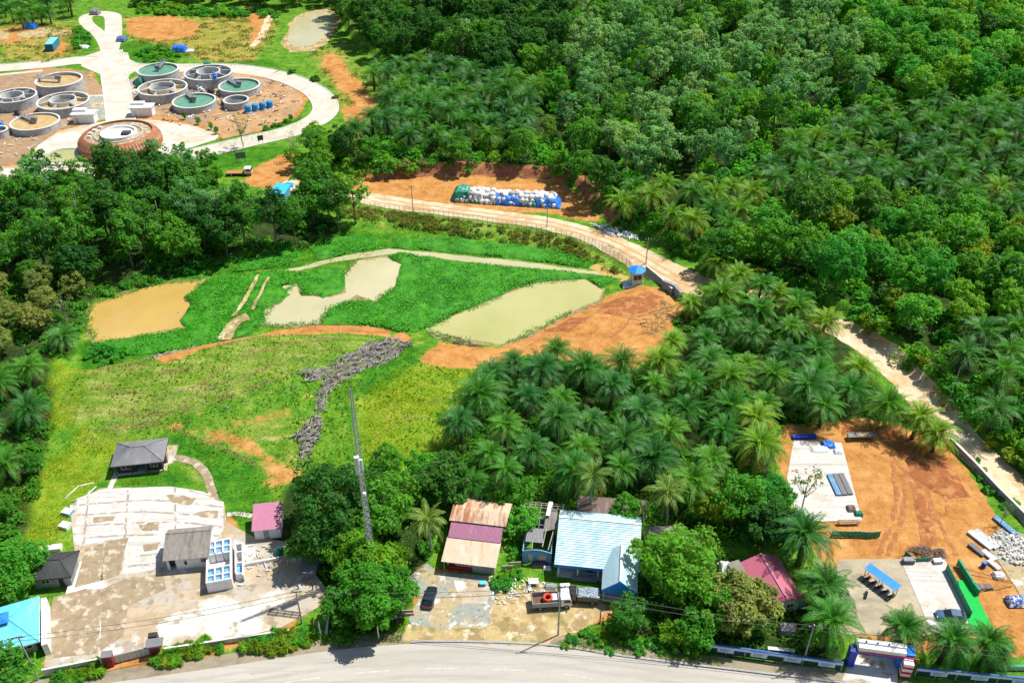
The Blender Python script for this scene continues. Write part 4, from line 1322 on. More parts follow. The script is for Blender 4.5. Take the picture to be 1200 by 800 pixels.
# the grove between plant and ponds
GROVE = [(0, 236), (60, 240), (108, 224), (165, 214), (225, 222), (262, 248), (300, 262), (345, 256), (385, 246), (430, 262), (424, 272), (380, 280), (330, 294), (285, 296), (205, 317), (140, 328), (112, 338), (60, 330), (-20, 340)]
grow(GROVE, 6.9, [TT_('dark', 3, .9), TT_('mid', 3, .9), RB_('mid', 2, .9), BR_('dark', 2.5, .9), BR_('mid', 2, .85), BR_('bright', .5, .7), RB_('grey', 1.5, 1.0)], .9, 1.25, .34, road=5, clear=4.5, avoid=[PP([(262, 205), (345, 205), (356, 240), (350, 283), (290, 283), (262, 250)])])
SCRUB = [(-40, 345), (60, 335), (108, 345), (95, 378), (60, 395), (20, 420), (-50, 440)]
grow(SCRUB, 6.6, [BR_('olive', 5, .55), BR_('mid', 1, .5), RB_('olive', 1.6, .55)], .8, 1.2, .35)
grow([(-40, 215), (10, 225), (100, 206), (150, 200), (240, 196), (300, 212), (280, 222), (200, 214), (60, 236), (-40, 236)], 7.5, [BR_('mid', 2, .5), BR_('olive', 3, .5), RB_('grey', 1, .5)], .8, 1.1, .35, road=6, avoid=[PP([(255, 190), (345, 190), (345, 232), (255, 232)])])
grow([(345, 196), (385, 166), (420, 160), (430, 176), (400, 205), (350, 214)], 7, [BR_('bright', 2, .6), BR_('mid', 3, .65), BR_('olive', 1, .6)], .8, 1.2, .3, road=6, clear=4)
# far-left strip beside the meadow
for px, py, lf in ((78, 408, 'palm_dark'), (40, 452, 'palm'), (42, 500, 'palm_dark'), (4, 470, 'palm'), (-12, 520, 'palm_dark'), (12, 560, 'palm')):
    x, y = P(px, py)
    PLANTED.append((x, y))
    plant('oil_palm', random.choice(K_PALM), x, y, random.uniform(.85, 1.0), lf)
grow([(-60, 560), (50, 545), (60, 570), (25, 620), (-10, 680), (-90, 720)], 5.6, [BR_('mid', 3, .42), BR_('lush', 3, .42), BR_('bright', 1, .4)], .8, 1.2, .35, clear=4)
# the oil palm plantation behind the houses
GROW = [(512, 600), (552, 486), (575, 446), (640, 425), (700, 432), (762, 436), (792, 395), (782, 372), (826, 342), (872, 352), (950, 384), (1000, 428), (1048, 482),
        (1012, 487), (975, 494), (925, 500), (905, 518), (900, 560), (880, 590), (800, 596), (740, 596), (610, 585)]


def K_(leaf, wt, sc=1.0): return ('oil_palm', K_PALM, leaf, sc, wt)


for x, y in stand(GROW, 8.6, .14, rot=.15, road=6.8):
    east = x > 28
    lf = pick([('palm', 4), ('palm_dark', 1.5 if east else 4), ('palm_yellow', 2.8 if east else .1)])[0]
    PLANTED.append((x, y))
    plant('oil_palm', random.choice(K_PALM), x, y, random.uniform(.80, 1.15), lf)
for px, py, lf in ((588, 440, 'palm_dark'), (960, 500, 'palm'), (1068, 514, 'palm_yellow'), (1035, 500, 'palm'), (1092, 530, 'palm_yellow'), (862, 350, 'palm_yellow'), (886, 359, 'palm'), (908, 365, 'palm_yellow'), (930, 374, 'palm'), (838, 326, 'palm_yellow')):
    x, y = P(px, py)
    if min((x - a) ** 2 + (y - b) ** 2 for a, b in PLANTED) > 9:
        PLANTED.append((x, y))
        plant('oil_palm', random.choice(K_PALM), x, y, random.uniform(.9, 1.0), lf)


# ---------------------------------------------------------------- single trees round the houses (crown centre px, height of that centre)
def at_crown(px, py, hc):
    g = P(px, py, hc)
    return g[0], g[1]


N_ = lambda nm, ml, px, py, hc, s, lf, label, cat, sz=None: plant(nm, ml, *at_crown(px, py, hc), s, lf, label, cat, sz=sz)
N_('mango_tree', T_NEAR[0], 392, 590, 7, 1.02, 'dark', 'largest dark green dome of a tree, left of the lattice mast', 'tree')
N_('mango_tree', T_NEAR[1], 446, 588, 6.5, .95, 'mid', 'broad green tree just right of the lattice mast', 'tree')
N_('mango_tree', T_NEAR[2], 372, 625, 6, .85, 'dark', 'lower dome of foliage overhanging the rubbish beside the stained concrete', 'tree')
N_('mango_tree', T_NEAR[2], 412, 640, 5, .8, 'bright', 'bright green tree at the foot of the big tree by the mast', 'tree')
N_('roadside_tree', T_NEAR[2], 440, 702, 4.2, 1.0, 'bright', 'bushy bright green roadside tree between concrete yard and gravel yard', 'tree')
N_('roadside_tree', T_BUSHY[0], 405, 712, 3, 1.0, 'mid', 'small bushy tree beside the earth bank at the yard corner', 'tree')
N_('roadside_tree', T_BUSHY[1], 455, 660, 3, 1.0, 'bright', 'small bright tree at the foot of the lattice mast', 'tree')
N_('roadside_tree', T_BUSHY[0], 416, 672, 3, .9, 'bright', 'small bright tree left of the mast foot', 'tree')
N_('round_tree', T_NEAR[1], 795, 662, 5.5, .98, 'mid', 'round dense tree right of the pale blue roofed house', 'tree')
N_('round_tree', T_NEAR[2], 868, 710, 4.0, .92, 'olive', 'olive green tree in front of the pink roofed house', 'tree')
N_('round_tree', T_NEAR[2], 848, 712, 4.5, .8, 'mid', 'dark tree left of the olive tree before the pink roof', 'tree')
N_('round_tree', T_BUSHY[0], 737, 722, 2.6, .85, 'mid', 'small round tree by the road in front of the blue porch', 'tree')
N_('round_tree', T_BUSHY[1], 816, 733, 3.2, .95, 'bright', 'leafy small tree on the verge below the round dense tree', 'tree')
N_('round_tree', T_BUSHY[1], 790, 738, 2.5, .6, 'bright', 'low bright tree at the kerb left of the banners', 'tree')
N_('round_tree', T_NEAR[2], 902, 612, 5, .9, 'dark', 'dark tree behind the pink roofed house', 'tree')
N_('round_tree', T_BROAD[1], 866, 585, 6, .8, 'bright', 'bright green tree between plantation and pink roofed house', 'tree')
N_('round_tree', T_BROAD[0], 838, 590, 5, .62, 'yellow', 'yellow green tree above the grey shed roofs', 'tree')
N_('round_tree', T_BROAD[2], 905, 575, 5.5, .7, 'lush', 'fresh green tree beside the concrete floor of the clearing', 'tree')
N_('round_tree', T_BROAD[2], 735, 597, 4, .55, 'bright', 'small bright tree behind the rusty lean-to roof', 'tree')
N_('round_tree', T_NEAR[2], 520, 566, 4.5, .95, 'dark', 'dark spreading tree at the meadow end of the plantation', 'tree')
N_('round_tree', T_BROAD[3], 494, 550, 5, .6, 'lush', 'compact lush tree between meadow and plantation', 'tree')
N_('round_tree', T_BROAD[2], 452, 535, 4, .5, 'mid', 'small tree behind the antenna box of the mast', 'tree')
N_('round_tree', T_BROAD[0], 610, 575, 4, .55, 'bright', 'small bright tree behind the skeleton of the ruined house', 'tree')
N_('round_tree', T_BROAD[1], 580, 582, 4, .5, 'mid', 'small tree behind the rusty top roof of the striped house', 'tree')
N_('round_tree', T_BUSHY[0], 610, 615, 2.5, .9, 'lush', 'bushy green tree in the gap between striped house and ruin', 'tree')
N_('round_tree', T_BUSHY[1], 20, 668, 3, 1.25, 'lush', 'leafy tree between black roof and cyan roof', 'tree')
N_('round_tree', T_BUSHY[0], 8, 790, 3, 1.1, 'mid', 'dark tree at the bottom left corner beside the road', 'tree')
N_('round_tree', T_BUSHY[1], 12, 690, 2.5, .9, 'mid', 'low tree touching the back of the cyan roof', 'tree')
N_('sparse_tree', T_SPARSE[0], 947, 566, 6.5, .95, 'olive', 'thin airy tree rising over the concrete floor of the clearing', 'tree')
N_('sparse_tree', T_SPARSE[1], 281, 148, 7, 1.1, 'olive', 'thin airy tree by the curved road in front of the blue tanks', 'tree')
N_('sparse_tree', T_BARE[0], 344, 166, 6, 1.05, 'olive', 'nearly bare tree beside the lower loop of the plant road', 'tree')
N_('sparse_tree', T_BARE[0], 1180, 595, 4, .6, 'mid', 'spindly sapling on the retaining wall right of the clearing', 'tree')
N_('sparse_tree', T_SPARSE[0], 70, 352, 5, .8, 'olive', 'half bare tree standing west of the tan pond', 'tree')
N_('coconut_palm', K_COCO[0], 503, 606, 8.5, 1.0, 'coco', 'coconut palm left of the rusty striped roof', 'palm')
N_('coconut_palm', K_COCO[1], 694, 562, 9.5, 1.05, 'coco', 'coconut palm over the back of the pale blue roofed house', 'palm')
N_('coconut_palm', K_COCO[0], 786, 577, 8.5, 1.05, 'coco', 'coconut palm above the grey shed roofs', 'palm')
N_('coconut_palm', K_COCO[1], 590, 552, 9, .95, 'palm', 'coconut palm behind the rusty striped roof', 'palm')
N_('oil_palm', K_NEAR[0], 943, 632, 6.0, 1.18, 'palm_dark', 'tall oil palm at the left of the tarpaulin awning, topmost of the roadside five', 'palm')
N_('oil_palm', K_NEAR[1], 962, 690, 5.0, 1.14, 'palm_dark', 'oil palm right of the pink roof, middle of three', 'palm')
N_('oil_palm', K_NEAR[0], 972, 732, 6.0, 1.06, 'palm', 'oil palm by the blue gate pillar next to the pole', 'palm')
N_('oil_palm', K_NEAR[1], 1062, 733, 5.0, .9, 'palm', 'oil palm leaning over the blue gate house', 'palm')
N_('oil_palm', K_NEAR[0], 1112, 746, 6.0, .95, 'palm', 'oil palm in front of the parked dark blue car', 'palm')
N_('oil_palm', K_NEAR[1], 1160, 752, 5.0, .92, 'palm', 'oil palm at the foot of the bright green carpet', 'palm')
N_('oil_palm', K_PALM[0], 1172, 760, 4.0, .6, 'palm', 'small oil palm right of the carpet foot by the road', 'palm')


def bushes(px_poly, spacing, opts, label, group, smin=.7, smax=1.3, meshes=None, jit=.35, road=4.0, name='shrub'):
    """opts: (leaf, weight)"""
    for x, y in stand(px_poly, spacing, jit, road=road):
        lf = pick(opts)[0]
        s = random.uniform(smin, smax)
        shrub(x, y, s, lf, f'{SHADE[lf]} shrub {label}', f'{SHADE[lf]} shrubs {group}', random.choice(meshes or S_MESH), s * random.uniform(.75, 1.1), 'roadside_shrub' if meshes else ('wood_edge_shrub' if smax > 1.75 else 'shrub'))


bushes([(60, 798), (78, 786), (118, 778), (122, 790), (90, 800)], 1.35, [('bright', 3), ('yellow', 2)], 'in the long leaved clump left of the red gate posts', 'left of the red gate posts', .8, 1.2, S_LONG, .2)
bushes([(182, 778), (194, 764), (242, 754), (244, 768), (200, 780)], 1.3, [('bright', 3), ('yellow', 2)], 'with long leaves right of the red gate posts', 'right of the red gate posts', .8, 1.15, S_LONG, .2)
bushes([(250, 768), (256, 758), (268, 757), (266, 768)], 1.8, [('bright', 1)], 'with long leaves in the small middle roadside clump', 'in the small middle roadside clump', .8, 1.0, S_LONG, .2)
bushes([(284, 766), (292, 748), (330, 742), (370, 738), (366, 756), (320, 765)], 1.35, [('yellow', 1), ('lush', 1), ('bright', 1)], 'in the hedge clump below the broken concrete', 'in the hedge clump below the broken concrete', .8, 1.2, S_LONG, .2)
bushes([(388, 755), (392, 700), (410, 690), (420, 750)], 2.3, [('bright', 1), ('mid', 1)], 'on the verge beside the earth wall', 'on the verge beside the earth wall')
bushes([(576, 694), (590, 668), (600, 640), (612, 640), (606, 690)], 2.0, [('lush', 2), ('bright', 1)], 'in the strip between the striped house and the ruin', 'between the striped house and the ruin')
bushes([(648, 756), (690, 736), (735, 735), (830, 752), (830, 772), (740, 768)], 2.3, [('bright', 3), ('lush', 2)], 'on the grass verge below the truck', 'on the grass verge below the truck', .5, 1.0)
bushes([(745, 700), (760, 640), (830, 640), (850, 690), (830, 730), (760, 730)], 3.0, [('mid', 2), ('dark', 2), ('bright', 1)], 'in the garden beside the pink roofed house', 'in the garden beside the pink roofed house')
bushes([(482, 640), (510, 600), (520, 640), (500, 660)], 2.4, [('mid', 1), ('dark', 1)], 'under the coconut palm by the striped house', 'under the coconut palm by the striped house')
bushes([(100, 418), (115, 405), (150, 405), (148, 428), (110, 430)], 2.3, [('lush', 1)], 'between the tan pond and the mown mound', 'between the tan pond and the mown mound', .6, 1.1)
bushes([(395, 252), (400, 240), (560, 262), (660, 276), (735, 312), (725, 316), (650, 288), (550, 272)], 6.5, [('olive', 3), ('mid', 2)], 'on the bank under the wire fence', 'on the bank under the wire fence', .4, .7, road=4.5)
bushes([(170, 76), (160, 64), (180, 52), (212, 66), (200, 78)], 3.4, [('lush', 1), ('bright', 1)], 'on the far corner of the road junction', 'on the far corner of the road junction', .9, 1.4)
bushes([(85, 60), (88, 30), (105, 40), (108, 52)], 3.6, [('lush', 1), ('mid', 1)], 'along the far road fork', 'along the far road fork', .9, 1.5)
bushes([(330, 90), (345, 80), (395, 110), (395, 140), (385, 140), (380, 105)], 4.2, [('mid', 1), ('dark', 1)], 'outside the curve of the plant road', 'outside the curve of the plant road', .8, 1.4)
bushes([(300, 152), (345, 135), (352, 140), (310, 158)], 3.2, [('mid', 1)], 'inside the curve of the plant road', 'inside the curve of the plant road', .7, 1.0)
bushes([(30, 230), (100, 207), (190, 198), (250, 186), (262, 190), (180, 212), (60, 236)], 3.4, [('olive', 2), ('mid', 2), ('lush', 1)], 'below the round terracotta building', 'below the round terracotta building', 1.0, 1.8)
bushes([(870, 326), (930, 346), (990, 372), (1024, 398), (1068, 436), (1118, 484), (1165, 526), (1235, 578), (1250, 556), (1178, 502), (1086, 424), (1036, 382), (930, 326)], 2.9, [('bright', 4), ('yellow', 2), ('lush', 2), ('mid', 1)], 'along the upper edge of the narrow dirt road', 'along the narrow dirt road', 1.1, 2.0, road=4)
bushes([(715, 264), (790, 294), (832, 320), (870, 328), (880, 318), (800, 280), (725, 246)], 3.4, [('bright', 3), ('mid', 2), ('lush', 2)], 'at the wood edge inside the road bend', 'at the wood edge inside the road bend', 1.0, 1.9, road=7)
bushes([(340, 211), (440, 205), (530, 200), (600, 203), (660, 210), (660, 203), (520, 193), (420, 194), (360, 200)], 3.2, [('bright', 2), ('mid', 3), ('olive', 1)], 'on top of the red cut bank', 'on top of the red cut bank', 1.1, 1.9, road=7)
bushes([(190, 322), (290, 294), (330, 290), (325, 296), (200, 328), (120, 350), (112, 345)], 3.2, [('lush', 3), ('mid', 1)], 'at the foot of the grove by the tan pond', 'at the foot of the grove by the tan pond', .8, 1.4)
bushes([(430, 545), (470, 535), (480, 560), (440, 570)], 2.4, [('mid', 2), ('lush', 1)], 'behind the big tree on the meadow edge', 'behind the big tree on the meadow edge', .8, 1.4)
bushes([(150, 5), (240, 12), (330, 15), (330, 22), (240, 20), (160, 16)], 4.5, [('bright', 2), ('lush', 1)], 'on the far side of the far meadow', 'on the far side of the far meadow', 1.2, 2.0)
bushes([(1108, 520), (1124, 516), (1188, 590), (1180, 600)], 2.4, [('lush', 1), ('bright', 1)], 'along the grey retaining wall', 'along the grey retaining wall', .4, .8, road=1)


# ---------------------------------------------------------------- ground cover nobody could count
KEEP_OFF = [PP(q) for q in SOIL if q is not CLEARING_PX] + [PP(CLEARING_PX)] + [PP(q) for q in (
    [(82, 592), (118, 568), (200, 566), (238, 572), (262, 586), (266, 610), (296, 626), (342, 634), (386, 690), (372, 714), (330, 737), (260, 754), (185, 767), (120, 777), (52, 784), (54, 735), (74, 700), (86, 650)],
    [(204, 532), (228, 537), (243, 549), (252, 568), (256, 590), (246, 588), (236, 556), (222, 545), (205, 542)], [(126, 574), (133, 552), (143, 552), (134, 576)])]


def cover(name, px_polys, n, leafmat, size, hmax, aspect=.5, seed=1, world=False, up=.5, lump=0.0, per=1):
    rng = np.random.default_rng(seed)
    polys = [p if world else PP(p) for p in px_polys]
    A = np.concatenate([np.array(p) for p in polys])
    lo, hi = A.min(0), A.max(0)
    pts = []
    got = 0
    while got < n:
        # density follows what one sees: even over the ground
        q = rng.uniform(lo, hi, (n * 3, 2))
        ok = np.zeros(len(q), bool)
        for p in polys:
            ok |= inside(p, q[:, 0], q[:, 1])
        ok &= np.abs(q[:, 0]) < .56 * (q[:, 1] * CP + CAM_H * SP) + 10
        den = fbm(q[:, 0], q[:, 1], 5, seed, 3)
        ok &= rng.uniform(.3, .62, len(q)) < den
        q = q[ok]
        for w_ in KEEP_OFF:
            q = q[~inside(w_, q[:, 0], q[:, 1])]
        if lump:
            q = np.repeat(q, per, 0)
        pts.append(q); got += len(q)
    q = np.concatenate(pts)[:n]
    if lump:
        d = sphere_dirs(n, rng)
        k = np.repeat(rng.uniform(.6, 1.25, n // per + 1), per)[:n, None]
        q = q + d[:, :2] * lump * k * rng.uniform(.6, 1.05, (n, 1))
        z = hz(q[:, 0], q[:, 1]) + np.maximum(.1, (np.abs(d[:, 2]) * hmax * k[:, 0]))
    else:
        z = hz(q[:, 0], q[:, 1]) + rng.uniform(.0, 1, n) ** 1.6 * hmax + .05
    pos = np.column_stack([q, z])
    nr = rng.normal(0, 1, (n, 3)) * .6; nr[:, 2] = np.abs(nr[:, 2]) * up + .9
    V = leaf_quads(pos, nr, size, aspect, .2, rng)
    me = cloud_mesh(name, V, rng, (.75 + .5 * fbm(q[:, 0], q[:, 1], 6, seed + 3, 2))[:, None])
    me.materials.append(LEAF[leafmat])
    return tag(link(name, me), kind='stuff')


LEAF['scrub'] = foliage('leaf_scrub', (.10, .15, .03), (.13, .18, .035), (.16, .19, .04), spec=.1)
LEAF['grass'] = foliage('leaf_grass', (.12, .25, .016), (.14, .27, .018), (.16, .29, .02), trans=.5, spec=.05)
LEAF['grass_yellow'] = foliage('leaf_grass_yellow', (.27, .36, .016), (.28, .37, .016), (.3, .38, .018), trans=.5, spec=.05)
LEAF['grass_dry'] = foliage('leaf_grass_dry', (.40, .36, .15), (.42, .38, .16), (.44, .39, .16), trans=.2, spec=.1)
LEAF['hyacinth'] = foliage('leaf_hyacinth', (.035, .28, .006), (.045, .30, .008), (.055, .31, .01), trans=.2, spec=.2)
cover('weeds', [[(75, 470), (110, 425), (180, 430), (290, 392), (440, 388), (470, 400), (555, 432), (530, 550), (440, 560), (340, 560), (330, 600), (270, 605), (200, 510), (60, 560), (0, 640), (40, 560)]], 3000, 'grass', .34, .4, .5, 15)
HILL_SEEN = [[tuple(G(*c)[:2]) for c in [(345, 212), (440, 203), (530, 197), (660, 207), (715, 256), (790, 286), (835, 314), (930, 343), (1020, 392), (1110, 478), (1230, 572), (1290, 560), (1290, 0), (395, 0), (440, 60), (455, 128)]]]
cover('undergrowth', HILL_SEEN, 150000, 'lush', .55, 3.4, .5, 3, True, lump=2.4, per=80)
cover('undergrowth', HILL_SEEN, 90000, 'bright', .5, 3.0, .5, 13, True, lump=2.1, per=70)
cover('undergrowth', [PP(GROVE_PX), PP(PLANT_PX)], 70000, 'mid', .45, 1.3, .5, 23, True, lump=1.5, per=45)
cover('undergrowth', [PP(q) for q in ([(480, 600), (540, 500), (620, 560), (900, 590), (905, 640), (820, 640), (740, 615), (610, 590), (500, 650)], [(735, 730), (750, 640), (840, 640), (980, 760), (860, 770)], [(380, 755), (385, 690), (340, 640), (350, 570), (440, 570), (490, 600), (480, 680), (440, 750)])],
      15000, 'mid', .3, 1.1, .5, 4, True)
cover('bank_scrub', [PP([(395, 254), (400, 240), (560, 262), (660, 276), (738, 314), (725, 318), (650, 290), (550, 274)])], 14000, 'scrub', .3, .8, .4, 33, True, lump=.9, per=35)
cover('meadow_scrub', [PP([(140, 20), (240, 20), (300, 5), (330, 30), (300, 75), (230, 72), (205, 60), (150, 50)]), PP([(0, 25), (90, 30), (100, 60), (60, 75), (0, 72)]), PP([(360, 60), (400, 50), (445, 110), (430, 150), (395, 130), (385, 100)])], 7000, 'scrub', .4, .5, .4, 34, True, lump=1.6, per=14)
cover('grass', LUSH + [[(75, 470), (110, 425), (180, 430), (290, 392), (440, 388), (470, 400), (540, 440), (520, 550), (440, 560), (300, 540), (200, 510), (90, 520)]], 24000, 'grass', .19, .35, .3, 5)
cover('grass', YELLOW, 18000, 'grass_yellow', .17, .3, .3, 6)
cover('grass', STRAW[:2], 4000, 'grass_dry', .28, .2, .12, 7)
cover('grass', [[(640, 757), (690, 735), (735, 735), (830, 752), (850, 782), (730, 768)], [(375, 756), (385, 700), (480, 715), (470, 752)], [(268, 600), (290, 600), (330, 640), (300, 640)], [(40, 705), (80, 690), (84, 684), (60, 700)]], 9000, 'grass', .16, .4, .3, 8)
straw_arcs = [band(PP(q), w_, 6) for q, w_ in (([(120, 440), (190, 450), (260, 440), (330, 415), (400, 398)], 1.6), ([(110, 460), (180, 472), (260, 462), (330, 440), (390, 415)], 1.2), ([(100, 485), (170, 492), (240, 484), (310, 462), (350, 445)], 1.4),
              ([(150, 432), (230, 425), (300, 405), (350, 395)], 2.0), ([(230, 470), (270, 440), (300, 420)], 1.2), ([(260, 478), (300, 450), (330, 430)], 1.0), ([(95, 510), (140, 505), (190, 500)], 1.5), ([(85, 445), (110, 432), (150, 436), (180, 445)], 2.4),
              ([(205, 505), (260, 525), (310, 550)], 1.2), ([(470, 500), (500, 480), (530, 470)], 1.0), ([(440, 520), (470, 500), (500, 496)], .9))]
cover('cut_straw', straw_arcs, 12000, 'grass_dry', .26, .10, .14, 27, True)
hy = cover('hyacinth_leaves', MATS, 30000, 'hyacinth', .22, .3, .6, 9)
hy.location.z += .45


def edge_weeds(name, px_polys, n, leafmat, size, hmax, spread, seed, level=None):
    rng = np.random.default_rng(seed)
    V = []
    for p in px_polys:
        w = np.array(jitter(PP(p), .5, 1.0, seed))
        q = w[rng.integers(0, len(w), n)] + rng.normal(0, spread, (n, 2))
        keep = fbm(q[:, 0], q[:, 1], 6, seed, 2) > .47
        q = q[keep]
        z = (hz(q[:, 0], q[:, 1]) if level is None else level) + rng.uniform(.05, hmax, len(q))
        nr = rng.normal(0, .7, (len(q), 3)); nr[:, 2] = np.abs(nr[:, 2]) + .5
        V.append(leaf_quads(np.column_stack([q, z]), nr, size, .4, .2, rng))
    V = np.concatenate(V)
    me = cloud_mesh(name, V, rng)
    me.materials.append(LEAF[leafmat])
    return tag(link(name, me), kind='stuff')


edge_weeds('pond_weeds', [[(104, 352), (150, 337), (195, 326), (243, 322), (228, 333), (212, 344), (222, 352), (208, 370), (216, 378), (160, 387), (110, 396), (102, 375)],
                          [(498, 380), (540, 362), (590, 340), (630, 326), (685, 322), (706, 335), (702, 346), (660, 364), (615, 388), (585, 398), (545, 392), (515, 388)], [(318, 352), (345, 327), (403, 316), (420, 300), (452, 296), (470, 306), (462, 330), (440, 349), (408, 347), (385, 356), (372, 374), (330, 376), (308, 374)]],
           2600, 'hyacinth', .22, .5, .55, 51, ZB0)
# ---------------------------------------------------------------- building helpers
def front(pl, pr, z):
    """origin, yaw and width of a front whose two upper corners (height z) were surveyed"""
    z0 = h1(*P(*pl))
    a, b = Vector(P(pl[0], pl[1], z + z0)), Vector(P(pr[0], pr[1], z + z0))
    d = b - a
    return Vector((a.x, a.y, h1((a.x + b.x) / 2, (a.y + b.y) / 2))), math.atan2(d.y, d.x), d.length


def height_at(x, y, py):
    v = (400 - py) / FPX
    return (v * (y * CP + CAM_H * SP) - (y * SP - CAM_H * CP)) / (CP + v * SP)


def window(parent, x0, x1, z0, z1, y, frame='white_paint', glass='glass', mull=1, inset=.03, axis='y'):
    """framed window on a front (axis y) or side (axis x) wall; pane is a sub-part"""
    f, t = MB(), .07

    def bx(mb, a, b, c, d, e, g):
        if axis == 'y': mb.box(a, b, c, d, e, g)
        else: mb.box(c, d, a, b, e, g)
    s = -1
    bx(f, x0, x1, y - .06, y + .04, z1 - t, z1)
    bx(f, x0, x1, y - .06, y + .04, z0, z0 + t)
    for i in range(mull + 2):
        xc = x0 + (x1 - x0 - t) * i / (mull + 1)
        bx(f, xc, xc + t, y - .058, y + .038, z0 + t, z1 - t)
    o = f.build('window', M[frame], parent)
    p = MB()
    bx(p, x0 + t, x1 - t, y - .03, y + .01, z0 + t, z1 - t)
    p.build('pane', M[glass], o)
    return o


def door(parent, x0, x1, z1, y, m='shade', z0=0.0):
    d = MB().box(x0, x1, y - .05, y + .03, z0, z1)
    o = d.build('door', M[m], parent)
    MB().box(x1 - .16, x1 - .1, y - .1, y - .05, z0 + (z1 - z0) * .45, z0 + (z1 - z0) * .53).build('handle', M['metal'], o)
    return o


def walls(mb, x0, x1, y0, y1, z1, t=.18, z0=-.4, openings=()):
    """four walls; openings on the front only: (x0, x1, z0, z1)"""
    mb.box(x0, x1, y1 - t, y1, z0, z1)
    mb.box(x0, x0 + t, y0, y1 - t - .002, z0, z1)
    mb.box(x1 - t, x1, y0, y1 - t - .002, z0, z1)
    xs_ = sorted(openings)
    c = x0 + t + .002
    for a, b, e, g in xs_:
        mb.box(c, a, y0, y0 + t, z0, z1)
        if e > .05: mb.box(a, b, y0, y0 + t, z0, e)
        if g < z1 - .05: mb.box(a, b, y0, y0 + t, g, z1)
        c = b
    mb.box(c, x1 - t - .002, y0, y0 + t, z0, z1)
    return mb


def hip_roof(W, D, z0, z1, over, m, parent, ridge=.3, ribs=24, amp=.03, name='roof', ridge_len=None):
    a, b = -over, W + over
    c, d = -over, D + over
    rl = ridge_len if ridge_len is not None else W * ridge
    x0, x1, ym = W / 2 - rl / 2, W / 2 + rl / 2, D / 2
    mb = MB()
    A, B, Cc, Dd = (a, c, z0), (b, c, z0), (b, d, z0), (a, d, z0)
    E, F = (x0, ym, z1), (x1, ym, z1)
    mb.panel(A, B, F, E, ribs, amp)
    mb.panel(Cc, Dd, E, F, ribs, amp)
    mb.panel(Dd, A, E, E, ribs // 2, amp)
    mb.panel(B, Cc, F, F, ribs // 2, amp)
    o = mb.build(name, m, parent)
    r = MB()
    for p, q in ((A, E), (B, F), (Cc, F), (Dd, E), (E, F)):
        p, q = Vector(p) + Vector((0, 0, .06)), Vector(q) + Vector((0, 0, .06))
        if (p - q).length > .1: r.bar(p, q, .22, .07)
    r.build('ridge_cap', m, o)
    e = MB()
    for p, q in ((A, B), (B, Cc), (Cc, Dd), (Dd, A)):
        e.bar(Vector(p) - Vector((0, 0, .13)), Vector(q) - Vector((0, 0, .13)), .05, .2)
    e.build('fascia', M['dark_metal'] if m not in (M.get('cyan_roof'), M.get('white_tile')) else M['white_paint'], o)
    return o


def rmat(name, c1, c2, scale=.6, rough=.55, spec=.3, streak=None):
    return layered(name, (c1, c2), streak or [], rough=rough, bump=.0, spec=spec)


M['black_roof'] = rmat('black_roof', (.030, .031, .034), (.055, .056, .06), streak=[((.10, .10, .10), .6, .55, .75, (2, .3), .5)])
M['slate_roof'] = rmat('slate_roof', (.15, .15, .16), (.23, .23, .24), streak=[((.34, .33, .32), .5, .5, .7, (1.5, .4), .6), ((.08, .08, .08), .9, .6, .7, (1, 1), .5)])
M['cyan_roof'] = rmat('cyan_roof', (.10, .52, .68), (.16, .60, .74), streak=[((.35, .66, .72), .6, .55, .75, (2, .3), .5)], rough=.4)
M['asbestos_roof'] = rmat('asbestos_roof', (.20, .18, .155), (.31, .285, .25), rough=.9, streak=[((.11, .10, .09), .6, .5, .7, (2.4, .3), .75), ((.40, .37, .33), 1.2, .58, .7, (1, 1), .5)])
M['rust_roof'] = rmat('rusty_roof', (.50, .36, .24), (.66, .54, .40), rough=.8, streak=[((.34, .12, .045), .5, .47, .62, (2.4, .35), .9), ((.20, .07, .03), 1.1, .6, .7, (2, .6), .7)])
M['cream_roof'] = rmat('cream_roof', (.50, .40, .28), (.62, .53, .40), rough=.8, streak=[((.50, .24, .10), .55, .54, .68, (2.4, .35), .7), ((.68, .62, .52), .7, .52, .7, (1, .5), .6)])
M['brown_roof'] = rmat('brown_rust_roof', (.13, .09, .075), (.22, .16, .13), rough=.9, streak=[((.30, .26, .24), .7, .52, .68, (2, .5), .7)])
M['purple_roof'] = rmat('purple_roof', (.25, .085, .16), (.33, .125, .21), streak=[((.42, .22, .28), .7, .55, .72, (2, .4), .5)])
M['pink_roof'] = rmat('pink_roof', (.42, .10, .16), (.52, .15, .21), streak=[((.50, .24, .26), .6, .52, .7, (2, .4), .6), ((.25, .12, .12), 1.1, .6, .72, (1, 1), .5)])
M['mauve_roof'] = rmat('mauve_roof', (.40, .14, .22), (.47, .19, .28), streak=[((.52, .27, .34), .7, .55, .75, (2, .4), .5)])
M['white_tile'] = rmat('pale_blue_roof', (.34, .52, .58), (.44, .60, .66), rough=.45, streak=[((.58, .69, .72), .35, .46, .64, (1.5, .5), .75), ((.20, .46, .60), .5, .56, .74, (2, .4), .6)])
M['blue_paint'] = mat('blue_paint', (.02, .20, .55), .5, .15, 1.5)
M['bright_blue'] = mat('bright_blue', (.015, .24, .80), .45, .15, 1.5)
M['royal_blue'] = mat('royal_blue', (.015, .05, .42), .5, .2, 1.5)
M['faded_blue'] = mat('faded_blue_wall', (.10, .24, .42), .8, col2=(.20, .36, .52), scale=1.2)
M['room_blue'] = mat('room_blue', (.07, .27, .55), .7, col2=(.22, .46, .72), scale=1.0)
M['red_paint'] = mat('red_paint', (.34, .015, .02), .5, .2, 1.5)
M['bright_red'] = mat('bright_red', (.58, .02, .03), .5, .15, 1.5)
